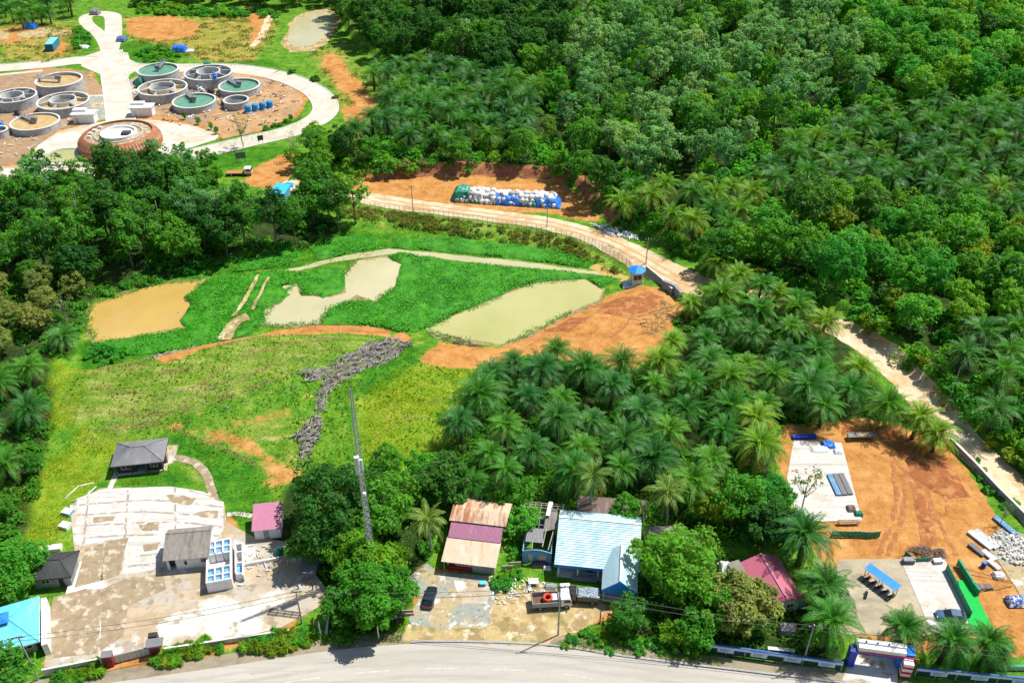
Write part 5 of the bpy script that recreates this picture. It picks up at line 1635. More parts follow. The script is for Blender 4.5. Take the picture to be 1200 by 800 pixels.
M['lilac_wall'] = mat('lilac_wall', (.38, .33, .50), .8, .15, 1)
M['cream_wall'] = mat('cream_wall', (.46, .43, .35), .85, col2=(.62, .59, .50), scale=.7, detail=8)
M['grey_wall'] = mat('grey_wall', (.22, .23, .24), .85, col2=(.33, .34, .34), scale=.8)
M['wood'] = mat('weathered_wood', (.20, .15, .10), .9, col2=(.36, .29, .22), scale=2)
M['pink_wall'] = mat('pink_wall', (.46, .30, .24), .85, .15, 1)
M['terracotta'] = layered('terracotta_cladding', ((.30, .105, .05), (.42, .17, .085)), [((.50, .26, .16), .5, .52, .66, (1, 1), .6), ((.18, .07, .04), .8, .58, .72, (1, 1), .6)], rough=.8)
M['brown_wall'] = mat('brown_timber_wall', (.045, .035, .03), .8, .3, 2)

# ---------------------------------------------------------------- left compound
o, yw, W = front((131, 545.5), (190, 539.5), 2.6)
b = thing('pavilion', 'grey hip roofed pavilion standing alone above the white floor', 'pavilion', o, yw)
D = 6.2
walls(MB(), .5, W - .4, .6, D - .3, 2.5, openings=[(1.2, 3.0, .9, 2.2), (3.8, 5.6, 0, 2.3), (6.4, W - 1.2, .9, 2.2)]).build('wall', M['brown_wall'], b)
MB().box(.2, W + .3, .1, D, -.3, .12).build('floor', M['slab'], b)
for x in (.35, W * .35, W * .65, W - .3):
    MB().box(x - .09, x + .09, .12, .30, .12, 2.55).build('post', M['dark_metal'], b)
MB().box(W - .1, W + .25, 2.2, 3.4, -.3, 2.4).build('screen_wall', M['pink_wall'], b)
hip_roof(W, D, 2.6, 4.0, .25, M['slate_roof'], b, .28, 26)
window(b, 1.2, 3.0, .9, 2.2, .62)
window(b, 6.4, W - 1.2, .9, 2.2, .62)

o, yw, W = front((32, 680), (82.5, 675), 2.7)
b = thing('bungalow', 'black hip roofed bungalow on the left edge of the concrete yard', 'house', o, yw)
D = 5.4
walls(MB(), .5, W - .5, .6, D - .4, 2.65, openings=[(1.6, 2.9, 1.0, 2.1), (4.2, 5.0, 0, 2.1)]).build('wall', M['grey_wall'], b)
window(b, 1.6, 2.9, 1.0, 2.1, .62)
door(b, 4.2, 5.0, 2.1, .64, 'brown_wall')
hip_roof(W, D, 2.7, 4.0, .1, M['black_roof'], b, .42, 28)

o, yw, W = front((-36, 774), (44, 750), 3.0)
b = thing('roadside_house', 'cyan metal roofed house at the lower left corner of the frame', 'house', o, yw)
D = 8.6
walls(MB(), .5, W - .5, .9, D - .4, 2.9, openings=[(1.6, 3.2, .9, 2.2), (6.4, 8.0, .9, 2.2), (8.6, 9.5, 0, 2.2)]).build('wall', M['grey_wall'], b)
for a in (1.6, 6.4):
    window(b, a, a + 1.6, .9, 2.2, .92)
door(b, 8.6, 9.5, 2.2, .94, 'brown_wall')
hip_roof(W, D, 3.0, 5.0, .25, M['cyan_roof'], b, .22, 34, .035)
MB().box(W + .35, W + 1.15, -.6, D + .2, -.4, 2.4).build('screen_wall', M['white_wall'], b)
r = MB()
r.box(W / 2 - .9, W / 2 + .9, D / 2 - .8, D / 2 + .8, 4.5, 5.15)
r.panel((W / 2 - 1.2, D / 2 - 1.1, 5.15), (W / 2 + 1.2, D / 2 - 1.1, 5.15), (W / 2 + .1, D / 2, 5.7), (W / 2 - .1, D / 2, 5.7))
r.panel((W / 2 + 1.2, D / 2 + 1.1, 5.15), (W / 2 - 1.2, D / 2 + 1.1, 5.15), (W / 2 - .1, D / 2, 5.7), (W / 2 + .1, D / 2, 5.7))
r.panel((W / 2 - 1.2, D / 2 + 1.1, 5.15), (W / 2 - 1.2, D / 2 - 1.1, 5.15), (W / 2 - .1, D / 2, 5.7), (W / 2 - .1, D / 2 + .05, 5.7))
r.panel((W / 2 + 1.2, D / 2 - 1.1, 5.15), (W / 2 + 1.2, D / 2 + 1.1, 5.15), (W / 2 + .1, D / 2 + .05, 5.7), (W / 2 + .1, D / 2, 5.7))
r.build('roof_lantern', M['blue_paint'], b)

o, yw, W = front((191, 656.5), (244.5, 651.5), 2.9)
b = thing('workshop', 'grey brown sheet roofed building with white front on the concrete yard', 'shed', o, yw)
D = 6.0
walls(MB(), .2, W - .2, .5, D - .2, 2.8, openings=[(.6, 1.6, 0, 2.3), (2.9, 3.5, .9, 2.0), (5.6, 6.9, 1.1, 2.1)]).build('wall', M['white_wall'], b)
MB().box(.6, 1.6, 1.2, 1.3, -.1, 2.3).build('doorway_shade', M['shade'], b)  # near-black panel behind the opening, painted in for the unlit room
window(b, 2.9, 3.5, .9, 2.0, .52, mull=0)
window(b, 5.6, 6.9, 1.1, 2.1, .52, mull=2)
r = MB()
r.panel((-.1, -.15, 2.9), (W + .1, -.15, 2.9), (W + .1, D * .76, 4.3), (-.1, D * .76, 4.3), 40, .035)
r.panel((W + .1, D + .25, 3.5), (-.1, D + .25, 3.5), (-.1, D * .76, 4.3), (W + .1, D * .76, 4.3), 40, .035)
q = r.build('roof', M['asbestos_roof'], b)
MB().bar((-.1, D * .76, 4.36), (W + .1, D * .76, 4.36), .3, .06).build('ridge_cap', M['asbestos_roof'], q)
for x in (.2, W - .38):
    MB().add([(x, .5, 2.8), (x, D - .2, 2.8), (x, D * .76, 4.1), (x + .18, .5, 2.8), (x + .18, D - .2, 2.8), (x + .18, D * .76, 4.1)], [(0, 1, 2), (3, 5, 4), (0, 3, 4, 1), (1, 4, 5, 2), (2, 5, 3, 0)]).build('gable', M['white_wall'], b)

# unfinished white rooms without roof
o, yw, W = front((241, 683), (271, 677.5), 2.4)
b = thing('unfinished_building', 'roofless white building with blue painted rooms open to the sky', 'building', o, yw)
D, t = 9.0, .22
w_ = MB()
for x in np.linspace(0, W - t, 4):
    w_.box(x, x + t, 0, 3.1, -.3, 2.4)
    w_.box(x, x + t, 6.2, D, -.3, 2.4)
w_.box(0, t, 3.1, 6.2, -.3, 2.4)
w_.box(W - t, W, 3.1, 6.2, -.3, 2.4)
for y in (0, 2.9, 5.9, D - t):
    xs_ = list(np.linspace(0, W - t, 4))
    for i in range(3):
        w_.box(xs_[i] + t + .002, xs_[i + 1] - .002, y + .002, y + t, -.3, 2.4 - .01)
w_.build('wall', M['white_wall'], b)
xs_ = list(np.linspace(0, W - t, 4))
for y0, y1 in ((.3, 2.8), (6.5, 8.7)):
    for i in range(3):
        MB().box(xs_[i] + t + .02, xs_[i + 1] - .02, y0, y1, -.1, 1.9).build('raised_room_floor', M['room_blue'], b)  # floor block lifted close to the wall tops so wall shade leaves it bright
        MB().box(xs_[i] + t + .03, xs_[i + 1] - .03, (y0 + y1) / 2 - .1, (y0 + y1) / 2 + .1, 1.9, 2.3).build('partition', M['white_wall'], b)
MB().box(t + .02, W - t - .02, 3.3, 5.8, -.1, .5).build('raised_room_floor', M['pale_concrete'], b)
w_ = MB()
w_.box(W + .5, W + .7, 1.4, 8.6, -.3, 2.0)
w_.box(W + 1.6, W + 1.8, 1.0, 8.2, -.3, 1.7)
for y in (1.6, 4.0, 6.4, 8.2):
    w_.box(W + .72, W + 1.58, y - .2, y, -.3, 1.65)
w_.build('screen_wall', M['white_wall'], b)
MB().box(W + .72, W + 1.58, 1.62, 3.78, -.1, .9).build('raised_room_floor', M['room_blue'], b)

o, yw, W = front((294.5, 622.5), (329.5, 619), 2.5)
b = thing('pump_shed', 'small shed with mauve sheet roof at the left of the biggest tree', 'shed', o, yw)
D = 5.6
walls(MB(), .3, W - .3, .4, D - .3, 2.45, openings=[(1.8, 2.7, 0, 2.0)]).build('wall', M['white_wall'], b)
door(b, 1.8, 2.7, 2.0, .44, 'grey_wall')
r = MB()
r.panel((0, 0, 2.5), (W, 0, 2.5), (W, D, 3.4), (0, D, 3.4), 26, .03)
r.build('roof', M['mauve_roof'], b)
MB().box(.3, W - .3, D - .5, D - .32, 2.45, 3.2).build('gable_wall', M['white_wall'], b)

# red and white gate posts, low gate and walls
for k, (px, py, lab) in enumerate(((129, 778, 'red gate post at the left end of the cream sliding gate'), (184, 765, 'red gate post with wide grey cap at the right end of the cream gate'))):
    g = G(px, py)
    b = thing('gate_post', lab, 'gate post', g, .16)
    MB().box(-.7, .7, -.5, .5, -.2, 2.3).build('pillar', M['red_paint'], b)
    MB().box(-.72, .72, -.52, -.5, .9, 1.5).build('panel', M['dark_metal'], b)
    if k:
        c = MB().box(-1.1, 1.3, -.8, .8, 2.3, 2.55)
        c.build('cap', M['slate_roof'], b)
        MB().box(-.9, .4, .9, 1.7, -.2, 2.8).build('sentry_box', M['black_roof'], b)
    else:
        MB().box(-.8, .8, -.6, .6, 2.3, 2.45).build('cap', M['slate_roof'], b)
        MB().box(-.9, -.75, -.5, .5, -.2, 2.7).build('screen_slab', M['cream_wall'], b)
a_, c_ = G(135, 777), G(178, 766)
d_ = c_ - a_
b = thing('sliding_gate', 'low cream sliding gate between the two red posts', 'gate', a_, math.atan2(d_.y, d_.x))
L_ = d_.length
MB().box(.1, L_ - .1, -.06, .06, .1, 1.7).build('leaf', M['cream_wall'], b)
f = MB()
for x in np.linspace(.2, L_ - .25, 9):
    f.box(x, x + .06, -.085, .085, .12, 1.74)
f.box(.1, L_ - .1, -.1, .1, 1.705, 1.8)
f.build('gate_frame', M['pole_grey'], b)
MB().box(0, L_, -.15, .15, -.1, .05).build('rail', M['dark_metal'], b)


def wall_run(name, pts, hgt, th, m, label, cat='wall', cap=None):
    ps = [G(*q) for q in pts]
    o0 = ps[0]
    r = thing(name, label, cat, o0)
    mb, cp = MB(), MB()
    for i in range(len(ps) - 1):
        p, q = ps[i] - o0, ps[i + 1] - o0
        mb.bar(p + Vector((0, 0, hgt / 2 - .3)), q + Vector((0, 0, hgt / 2 - .3)), th, hgt + .6)
        if cap:
            cp.bar(p + Vector((0, 0, hgt + .05)), q + Vector((0, 0, hgt + .05)), th + .1, .1)
    mb.build('wall_panel', m, r)
    if cap:
        cp.build('coping', cap, r)
    return r


wall_run('boundary_wall', [(52, 792), (88, 785), (122, 778)], 1.5, .2, M['cream_wall'], 'cream boundary wall behind the shrubs left of the red posts', cap=M['pale_concrete'])
wall_run('boundary_wall', [(193, 764), (240, 757), (300, 748), (340, 742)], .9, .2, M['cream_wall'], 'low cream boundary wall behind the hedge right of the red posts', cap=M['pale_concrete'])
wall_run('earth_wall', [(383, 745), (386, 715), (389, 690)], .8, .35, M['pale_concrete'], 'broken pale wall between concrete yard and roadside tree')
wall_run('broken_wall', [(288, 663), (327, 656)], .7, .3, M['white_wall'], 'short white broken wall beside the shaded concrete yard')
# small clutter of the left yard
b = thing('rubble_shelter', 'dark collapsed lean-to frame under the big tree by the concrete yard', 'lean-to', G(349, 690), -.1)
f = MB()
for x in (0, 2.4):
    for y in (0, 4.4):
        f.box(x, x + .15, y, y + .15, -.2, 2.2)
f.build('frame', M['dark_metal'], b)
MB().panel((-.2, 1.6, 2.1), (2.7, 1.6, 2.15), (2.7, 4.7, 2.5), (-.2, 4.7, 2.4), 12, .03).build('roof', M['slate_roof'], b)
b = thing('water_tank', 'small green water tank on the shaded edge of the concrete yard', 'water tank', G(328, 648))
MB().lathe([(0, 0), (.62, 0), (.66, .1), (.66, 1.0), (.58, 1.25), (.25, 1.4), (.25, 1.5), (0, 1.5)], 20).build('drum', mat('tank_plastic_green', (.01, .16, .09), .5), b, smooth=False)
MB().lathe([(0, 1.5), (.24, 1.5), (.24, 1.58), (0, 1.6)], 14).build('lid', M['dark_metal'], b)
b = thing('pipe_rack', 'rusty pipe rack lying flat on the concrete yard near a pole', 'rack', G(315, 720), -.15)
f = MB()
for y in (0, .5, 1.0):
    f.tube([(-.2, y, .25), (5.0, y, .25)], .06, 6)
for x in (0, 1.2, 2.4, 3.6, 4.8):
    f.bar((x, -.1, .15), (x, 1.1, .15), .1)
f.build('frame', M['dark_metal'], b)
for k, (pts, lab) in enumerate((([(76, 585), (92, 570), (110, 566)], 'white pipe lying on the grass at the top left of the white floor'), ([(84, 588), (100, 583), (113, 570)], 'white pipe bent round the top left floor corner'),
                                ([(222, 575), (245, 580), (245, 577)], 'white pipe at the top right of the white floor'), ([(300, 545), (318, 560)], None))):
    if lab:
        mb = MB().tube([G(*q) + Vector((0, 0, .12)) for q in pts], .11, 7)
        tag(mb.build('pipe', M['white_paint'], smooth=True), lab, 'pipe')
for k, (px, py, lab) in enumerate(((80, 601, 'stack of pale blue sheets at the left edge of the white floor, the upper one'), (77, 617, 'pale box at the left edge of the white floor, below the blue sheets'), (67, 643, 'pale crate behind the black roofed bungalow, right of two'), (55, 645, 'pale crate behind the black roofed bungalow, left of two'))):
    b = thing('crate', lab, 'crate', G(px, py), random.uniform(-.3, .3))
    s = random.uniform(.7, 1.0)
    MB().box(-s, s, -s * .8, s * .8, 0, .6).build('body', M['room_blue'] if k == 0 else M['white_wall'], b)
    l = MB()
    for i in range(4):
        l.box(-s - .02, s + .02, -s * .8 + i * s * .4, -s * .8 + i * s * .4 + s * .3, .602, .68)
    l.build('lid', M['white_wall'], b)

# ---------------------------------------------------------------- middle houses
o, yw, W = front((518, 657), (580, 664.5), 2.5)
b = thing('striped_roof_house', 'long house under rusty, purple and cream roof bands', 'house', o, yw)
D = 12.4
walls(MB(), .6, W - .3, .9, D - .4, 2.45, openings=[(1.0, 1.9, 0, 2.1), (2.4, 4.2, 1.0, 2.1)]).build('wall', M['lilac_wall'], b)
MB().box(4.9, W - .4, .6, .85, -.2, 2.3).build('shutter', M['grey_wall'], b)
MB().box(.65, 4.6, .6, .88, -.2, .8).build('skirting', M['red_paint'], b)
door(b, 1.0, 1.9, 2.1, .86, 'brown_wall', .8)
window(b, 2.4, 4.2, 1.0, 2.1, .9, mull=2)
MB().panel((-.15, -.1, 2.5), (W + .15, -.1, 2.5), (W + .25, 4.6, 3.3), (-.1, 4.6, 3.3), 44, .035).build('cream_roof', M['cream_roof'], b)
MB().panel((.05, 4.45, 3.42), (W + .2, 4.45, 3.42), (W + .1, 7.6, 4.3), (.05, 7.6, 4.3), 44, .03).build('purple_roof', M['purple_roof'], b)
r = MB()
r.panel((-.3, 7.2, 4.45), (W + .6, 7.2, 4.45), (W + .8, 9.6, 5.1), (-.2, 9.6, 5.1), 44, .035)
r.panel((W + .9, 12.6, 4.5), (-.3, 12.6, 4.5), (-.2, 9.6, 5.1), (W + .8, 9.6, 5.1), 44, .035)
r.build('rusty_roof', M['rust_roof'], b)
MB().panel((3.4, 12.2, 4.2), (6.2, 12.2, 4.2), (6.2, 14.2, 3.7), (3.4, 14.2, 3.7), 14, .03).build('lean_to_roof', M['rust_roof'], b)
MB().box(.7, W - .4, 7.3, 12.2, 2.45, 4.4).build('gable_wall', M['lilac_wall'], b)
for x in (.3, W - .2):
    MB().box(x - .07, x + .07, 0, .14, -.2, 2.5).build('post', M['wood'], b)

# ruined blue house with skeleton roof
o, yw, W = front((612, 644), (646.5, 647), 3.0)
b = thing('ruined_house', 'roofless ruined house with faded blue front and bare roof timbers', 'house', o, yw)
D = 8.0
w_ = MB()
walls(w_, 0, W, 0, D, 2.7, openings=[(.9, 1.7, 0, 2.1), (2.7, 3.9, .9, 2.1)])
n = 8
w_.extrude_y([(0, 2.7), (W, 2.7)] + [(W - W * i / n, 2.7 + .55 * math.sin(PI * i / n)) for i in range(1, n)], .001, .18)
w_.build('wall', M['faded_blue'], b)
MB().box(2.7, 3.9, .05, .12, .9, 2.1).build('curtain', M['cream_roof'], b)
MB().box(.9, 1.7, .4, .48, -.1, 2.1).build('door', M['pale_concrete'], b)
MB().panel((.3, 1.7, 3.2), (3.2, 1.7, 3.2), (3.1, 4.4, 3.7), (.4, 4.4, 3.7), 12, .03).build('roof_remnant', M['slate_roof'], b)
MB().panel((3.0, 4.0, 3.3), (5.4, 4.6, 3.9), (5.0, 8.4, 4.6), (3.4, 8.2, 4.6), 10, .03).build('slipped_roof', M['asbestos_roof'], b)
f = MB()
for i in range(8):
    x = -.6 + i * .95
    f.bar((x, 5.2, 3.1), (x, 8.6, 4.2), .09)
    f.bar((x, 8.6, 4.2), (x, 10.6, 3.5), .09)
for y, z in ((5.6, 3.3), (6.7, 3.68), (7.8, 4.0), (8.6, 4.3), (9.6, 3.95), (10.4, 3.65)):
    f.bar((-.7, y, z), (6.2, y, z), .09)
f.bar((3.2, 1.2, 2.8), (3.6, 5.0, 3.6), .14)
f.bar((4.2, .6, 2.8), (4.9, 5.4, 3.5), .14)
f.bar((1.6, .6, 2.9), (1.5, 2.0, 3.3), .12)
f.build('roof_timbers', M['pale_bark'], b)
MB().bar((3.6, 6.6, 4.6), (3.9, 9.6, 4.9), .7, .08).build('board', M['white_wall'], b)

# big pale blue house with gabled porch
o, yw, W = front((651, 661), (748, 670.5), 3.0)
b = thing('pale_blue_house', 'biggest house, pale blue stepped tile roof with a gabled porch', 'house', o, yw)
D = 10.5
walls(MB(), .5, W - .5, 1.6, D - .5, 2.9, openings=[(2.0, 3.6, .9, 2.2), (5.0, 6.0, 0, 2.2), (6.8, 8.2, .9, 2.2)]).build('wall', M['grey_wall'], b)
window(b, 2.0, 3.6, .9, 2.2, 1.62, mull=2)
door(b, 5.0, 6.0, 2.2, 1.64, 'brown_wall')
window(b, 6.8, 8.2, .9, 2.2, 1.62, mull=2)
r = MB()
r.panel((-.2, -.1, 3.1), (W + .2, -.1, 3.1), (W + .2, D - 2.2, 5.3), (-.2, D - 2.2, 5.3), 20, .075, .06, 'step')
r.panel((W + .2, D + .3, 4.4), (-.2, D + .3, 4.4), (-.2, D - 2.2, 5.3), (W + .2, D - 2.2, 5.3), 5, .075, .06, 'step')
q = r.build('roof', M['white_tile'], b)
MB().bar((-.2, D - 2.2, 5.4), (W + .2, D - 2.2, 5.4), .35, .09).build('ridge_cap', M['white_paint'], q)
f = MB()
f.box(-.2, W * .62, -.16, -.1, 2.55, 3.05)
f.box(-.25, -.2, -.1, D, 2.75, 3.0)
f.build('fascia', M['blue_paint'], b)
for x in (.5, 3.6, 6.9):
    MB().box(x - .1, x + .1, .2, .4, -.2, 2.9).build('post', M['white_wall'], b)
MB().box(.2, 8.2, .15, 1.6, -.3, .15).build('veranda', M['pale_concrete'], b)
# porch
px0, px1, py0 = 7.6, W - .05, -4.2
xm = (px0 + px1) / 2
r = MB()
r.panel((px0, 3.6, 3.0), (px0, py0, 3.0), (xm, py0, 5.3), (xm, 3.6, 5.3), 15, .035)
r.panel((px1, py0, 3.0), (px1, 3.6, 3.0), (xm, 3.6, 5.3), (xm, py0, 5.3), 15, .035)
q = r.build('porch_roof', M['white_tile'], b)
MB().bar((xm, py0 - .02, 5.38), (xm, 3.4, 5.38), .3, .07).build('ridge_cap', M['white_paint'], q)
g = MB()
g.extrude_y([(px0 + .15, 2.2), (px1 - .15, 2.2), (px1 - .15, 3.0), (xm, 5.15), (px0 + .15, 3.0)], py0 + .1, py0 + .22)
g.box(px0 + .05, px0 + .15, py0 + .222, 1.2, 2.3, 2.95)
g.box(px1 - .15, px1 - .05, py0 + .222, 1.2, 2.3, 2.95)
g.build('gable', M['bright_blue'], b)
for x in (px0 + .35, px1 - .35):
    for y in (py0 + .6, -.4):
        MB().box(x - .13, x + .13, y - .13, y + .13, -.2, 2.7).build('post', M['white_wall'], b)
MB().box(px0 + .2, px1 - .2, py0 + .3, 1.5, -.3, .12).build('porch_floor', M['pale_concrete'], b)
# lean-to behind it
o2 = o + Vector((math.cos(yw) * 2.4 - math.sin(yw) * (D + .9), math.sin(yw) * 2.4 + math.cos(yw) * (D + .9), 0))
b = thing('lean_to', 'low rusty brown lean-to roof behind the pale blue house', 'shed', o2, yw)
walls(MB(), .3, 11.4, .2, 3.2, 3.2).build('wall', M['wood'], b)
MB().panel((0, -.1, 3.6), (11.8, -.1, 3.6), (11.9, 3.6, 4.3), (.2, 3.4, 4.3), 44, .04).build('roof', M['brown_roof'], b)

o, yw, W = front((760, 645), (800, 645), 2.6)
b = thing('grey_shed', 'grey flat sheet roofed shed half hidden by the round dense tree', 'shed', o, yw)
walls(MB(), .2, W + 1.1, .2, 4.6, 2.5).build('wall', M['wood'], b)
MB().panel((0, 0, 2.6), (W + 1.4, 0, 2.6), (W + 1.2, 5, 3.1), (0, 5, 3.1), 30, .035).build('roof', M['asbestos_roof'], b)
MB().panel((W - .5, 1.2, 2.7), (W + 3.6, 1.6, 2.5), (W + 3.4, 3.4, 2.8), (W - .5, 3.6, 3.0), 14, .03).build('awning_roof', M['brown_roof'], b)

# pink roofed house, ridge running away to the upper left
a_ = Vector(P(923, 702, 3.6)); c_ = Vector(P(891, 648, 3.6))
d_ = c_ - a_
b = thing('pink_roof_house', 'house with worn pink gable roof among garden trees', 'house', (a_.x, a_.y, 0), math.atan2(d_.y, d_.x) - PI / 2)
L_ = d_.length
walls(MB(), -2.6, 2.4, .4, L_ - .3, 2.3, openings=[(-1.9, -1.0, 0, 1.9), (.4, 1.6, .9, 1.9)]).build('wall', M['cream_wall'], b)
door(b, -1.9, -1.0, 1.9, .44, 'brown_wall')
window(b, .4, 1.6, .9, 1.9, .42)
r = MB()
r.panel((-3.6, L_, 2.2), (-3.6, 0, 2.2), (0, 0, 3.6), (0, L_, 3.6), 40, .03)
r.panel((3.2, 0, 2.3), (3.2, L_, 2.3), (0, L_, 3.6), (0, 0, 3.6), 40, .03)
q = r.build('roof', M['pink_roof'], b)
MB().bar((0, 0, 3.66), (0, L_, 3.66), .3, .07).build('ridge_cap', M['mauve_roof'], q)
MB().panel((-5.2, L_ + .6, 2.0), (-5.2, L_ - 5.2, 2.0), (-3.3, L_ - 5.2, 2.35), (-3.3, L_ + .6, 2.35), 14, .03).build('awning_roof', M['asbestos_roof'], b)
g = MB()
g.extrude_y([(-2.5, 2.3), (2.3, 2.3), (0, 3.4)], .42, .55)
g.build('gable', M['cream_wall'], b)

# guard tower
g = G(745, 332)
b = thing('guard_tower', 'small guard tower with bright blue pyramid roof on the wire fence', 'guard tower', g, .1)
MB().prism([(-3.6, -2.2), (1.2, -2.6), (2.0, .6), (-3.0, 1.2)], -.6, .3).build('base_slab', M['pale_concrete'], b)
w_ = MB()
for sx in (-1.3, 1.1):
    for sy in (-1.3, 1.1):
        w_.box(sx, sx + .25, sy, sy + .25, .3, 3.9)
w_.box(-1.05, 1.1, -1.25, -1.1, .3, 1.5); w_.box(-1.05, 1.1, 1.15, 1.3, .3, 1.5)
w_.box(-1.25, -1.1, -1.05, 1.1, .3, 3.0); w_.box(1.15, 1.3, -1.05, 1.1, .3, 1.5)
w_.box(-1.28, 1.33, -1.28, 1.33, 3.2, 3.9)
w_.build('wall', M['white_wall'], b)
MB().box(-1.0, 1.05, -1.0, 1.05, 1.4, 1.6).build('floor', M['shade'], b)
window(b, -1.0, 1.05, 1.6, 3.1, -1.2)
r = MB()
hx = [(2.15 * math.cos(PI / 4 * k + PI / 8), 2.15 * math.sin(PI / 4 * k + PI / 8), 3.9) for k in range(8)]
r.add(hx + [(0, 0, 5.0)], [(k, (k + 1) % 8, 8) for k in range(8)] + [tuple(range(8))[::-1]])
r.build('roof', M['bright_blue'], b)
MB().lathe([(0, 5.2), (.18, 5.05), (.3, 4.8), (0, 4.8)], 8).build('finial', M['cyan_roof'], b)
MB().bar((-1.9, -.9, .3), (-1.35, -.9, 1.5), .8, .08).build('stair', M['metal'], b)

# sky blue shelter near the road
o, yw, W = front((316, 226), (333.5, 227.5), 2.6)
b = thing('guard_shelter', 'small sky blue roofed shelter at the end of the dirt road', 'shelter', o, yw)
walls(MB(), .25, W - .25, .3, 4.6, 2.5, openings=[(.8, 1.7, 0, 2.0), (2.4, 3.6, .9, 2.0)]).build('wall', M['faded_blue'], b)
door(b, .8, 1.7, 2.0, .34, 'brown_wall')
window(b, 2.4, 3.6, .9, 2.0, .32)
MB().panel((0, 0, 2.6), (W, 0, 2.6), (W, 5, 3.3), (0, 5, 3.3), 18, .03).build('roof', rmat('sky_roof', (.02, .42, .68), (.04, .50, .74)), b)
b = thing('market_tent', 'royal blue tent with white sides next to the sky blue shelter', 'tent', G(339, 226), .1)
for x in (-1.2, 1.2):
    for y in (-1.2, 1.2):
        MB().box(x - .06, x + .06, y - .06, y + .06, -.1, 2.3).build('pole', M['white_paint'], b)
MB().add([(-1.5, -1.5, 2.3), (1.5, -1.5, 2.3), (1.5, 1.5, 2.3), (-1.5, 1.5, 2.3), (0, 0, 3.3)], [(0, 1, 4), (1, 2, 4), (2, 3, 4), (3, 0, 4), (3, 2, 1, 0)]).build('canopy', M['bright_blue'], b)
MB().box(1.2, 1.26, -1.1, 1.1, .1, 2.2).build('curtain', M['white_wall'], b)
# ---------------------------------------------------------------- treatment plant
def sc_at(py):
    return FPX / (CAM_H / (SP + (py - 400) / FPX * CP))


def tank(px, py, wpx, hgt, wat, level, label, ring=None, bridge=None, radial=0, ringh=None, name='round_tank'):
    """px,py: middle of the rim; wpx: rim width in the survey picture"""
    x, y = P(px, py, hgt)
    R = wpx / 2 / sc_at(py + hgt * sc_at(py) * .5)
    b = thing(name, label, 'tank', (x, y, 0))
    t = .42
    MB().lathe([(R - t, -.3), (R - t, hgt), (R, hgt), (R, -.3)], 56).build('wall', M['tank_concrete'], b)
    MB().lathe([(R - t - .03, hgt - .02), (R - t - .03, hgt + .16), (R + .1, hgt + .16), (R + .1, hgt - .12), (R + .005, hgt - .12)], 56).build('rim', M['pale_concrete'], b)
    w = MB().disc(R - t - .002, level, 56)
    if not ring:
        w.build('water', M[wat], b)
    if ring:
        rr, ox, oy = ring[0] * R, ring[1] * R, ring[2] * R
        rh = ringh or hgt + .2
        w.build('water', M[wat], b)
        MB().lathe([(rr - .35, 0), (rr - .35, rh), (rr, rh), (rr, 0)], 40, ox, oy).build('ring_wall', M['pale_concrete'], b)
        MB().disc(rr - .36, level + .04, 32, ox, oy).build('ring_water', M['tank_dark'], b)
        if radial:
            for k in range(radial):
                a = 2 * PI * k / radial + .4
                p = Vector((ox + rr * math.cos(a), oy + rr * math.sin(a), 0))
                q = Vector(((R - t) * math.cos(a), (R - t) * math.sin(a), 0))
                if (q - p).length > .8:
                    MB().bar(p + Vector((0, 0, hgt * .5)), q + Vector((0, 0, hgt * .5)), .3, hgt * .92).build('radial_wall', M['tank_concrete'], b)
    if bridge is not None:
        a = bridge
        d = Vector((math.cos(a), math.sin(a), 0)); n = Vector((-d.y, d.x, 0))
        p, q = d * -.3, d * (R + .3)
        br = MB().bar(p + Vector((0, 0, hgt + .3)), q + Vector((0, 0, hgt + .3)), 1.3, .2).build('walkway', M['metal'], b)
        rl = MB()
        for s in (-.6, .6):
            for hh in (.55, 1.0):
                rl.bar(p + n * s + Vector((0, 0, hgt + .4 + hh)), q + n * s + Vector((0, 0, hgt + .4 + hh)), .07)
            for k in range(6):
                c = p.lerp(q, k / 5) + n * s
                rl.bar(c + Vector((0, 0, hgt + .4)), c + Vector((0, 0, hgt + 1.42)), .07)
        rl.build('railing', M['metal'], br)
        ld = MB()
        e = d * (R + .35)
        for q in (-.3, .3):
            ld.bar(e + n * q, e + n * q + Vector((0, 0, hgt + 1.3)), .07)
        for k in range(int(hgt / .4)):
            ld.bar(e - n * .3 + Vector((0, 0, .3 + k * .4)), e + n * .3 + Vector((0, 0, .3 + k * .4)), .05)
        ld.build('ladder', M['metal'], b)
        MB().lathe([(0, 0), (.55, 0), (.55, hgt + .25), (0, hgt + .25)], 14).build('column', M['tank_concrete'], b)
        MB().box(-.9, .9, -.6, .6, hgt + .42, hgt + 1.5).build('drive_unit', M['slate_roof'], b)
    return b


UP = PI / 2
tank(185, 81.5, 46, 3.9, 'tank_green', 3.3, 'green water round tank with central walkway, at the far left of the right tank group', bridge=UP)
tank(244, 85, 54, 3.4, 'tank_dark', 1.2, 'wide round tank with dry radial chambers round an off centre ring', ring=(.5, -.05, .18), radial=8)
tank(190.5, 102.5, 55, 3.2, 'tank_tan', 1.9, 'wide round tank with inner ring and tan water next to the road stem', ring=(.54, -.05, .1), radial=6)
tank(280.5, 100, 47, 2.3, 'tank_green', 1.7, 'green water round tank above the blue cubes, walkway from its rim', bridge=2.35)
tank(227.5, 118, 49, 2.2, 'tank_green', 1.7, 'green water round tank nearest the plaza with a dark walkway', bridge=2.15)
tank(276.5, 117, 29, 2.4, 'tank_dark', 1.3, 'smallest grey round tank between the green tanks and the blue cubes')
tank(69, 93.5, 51, 3.9, 'tank_tan', 3.0, 'tan water round tank, topmost of the left tank group', bridge=3.0)
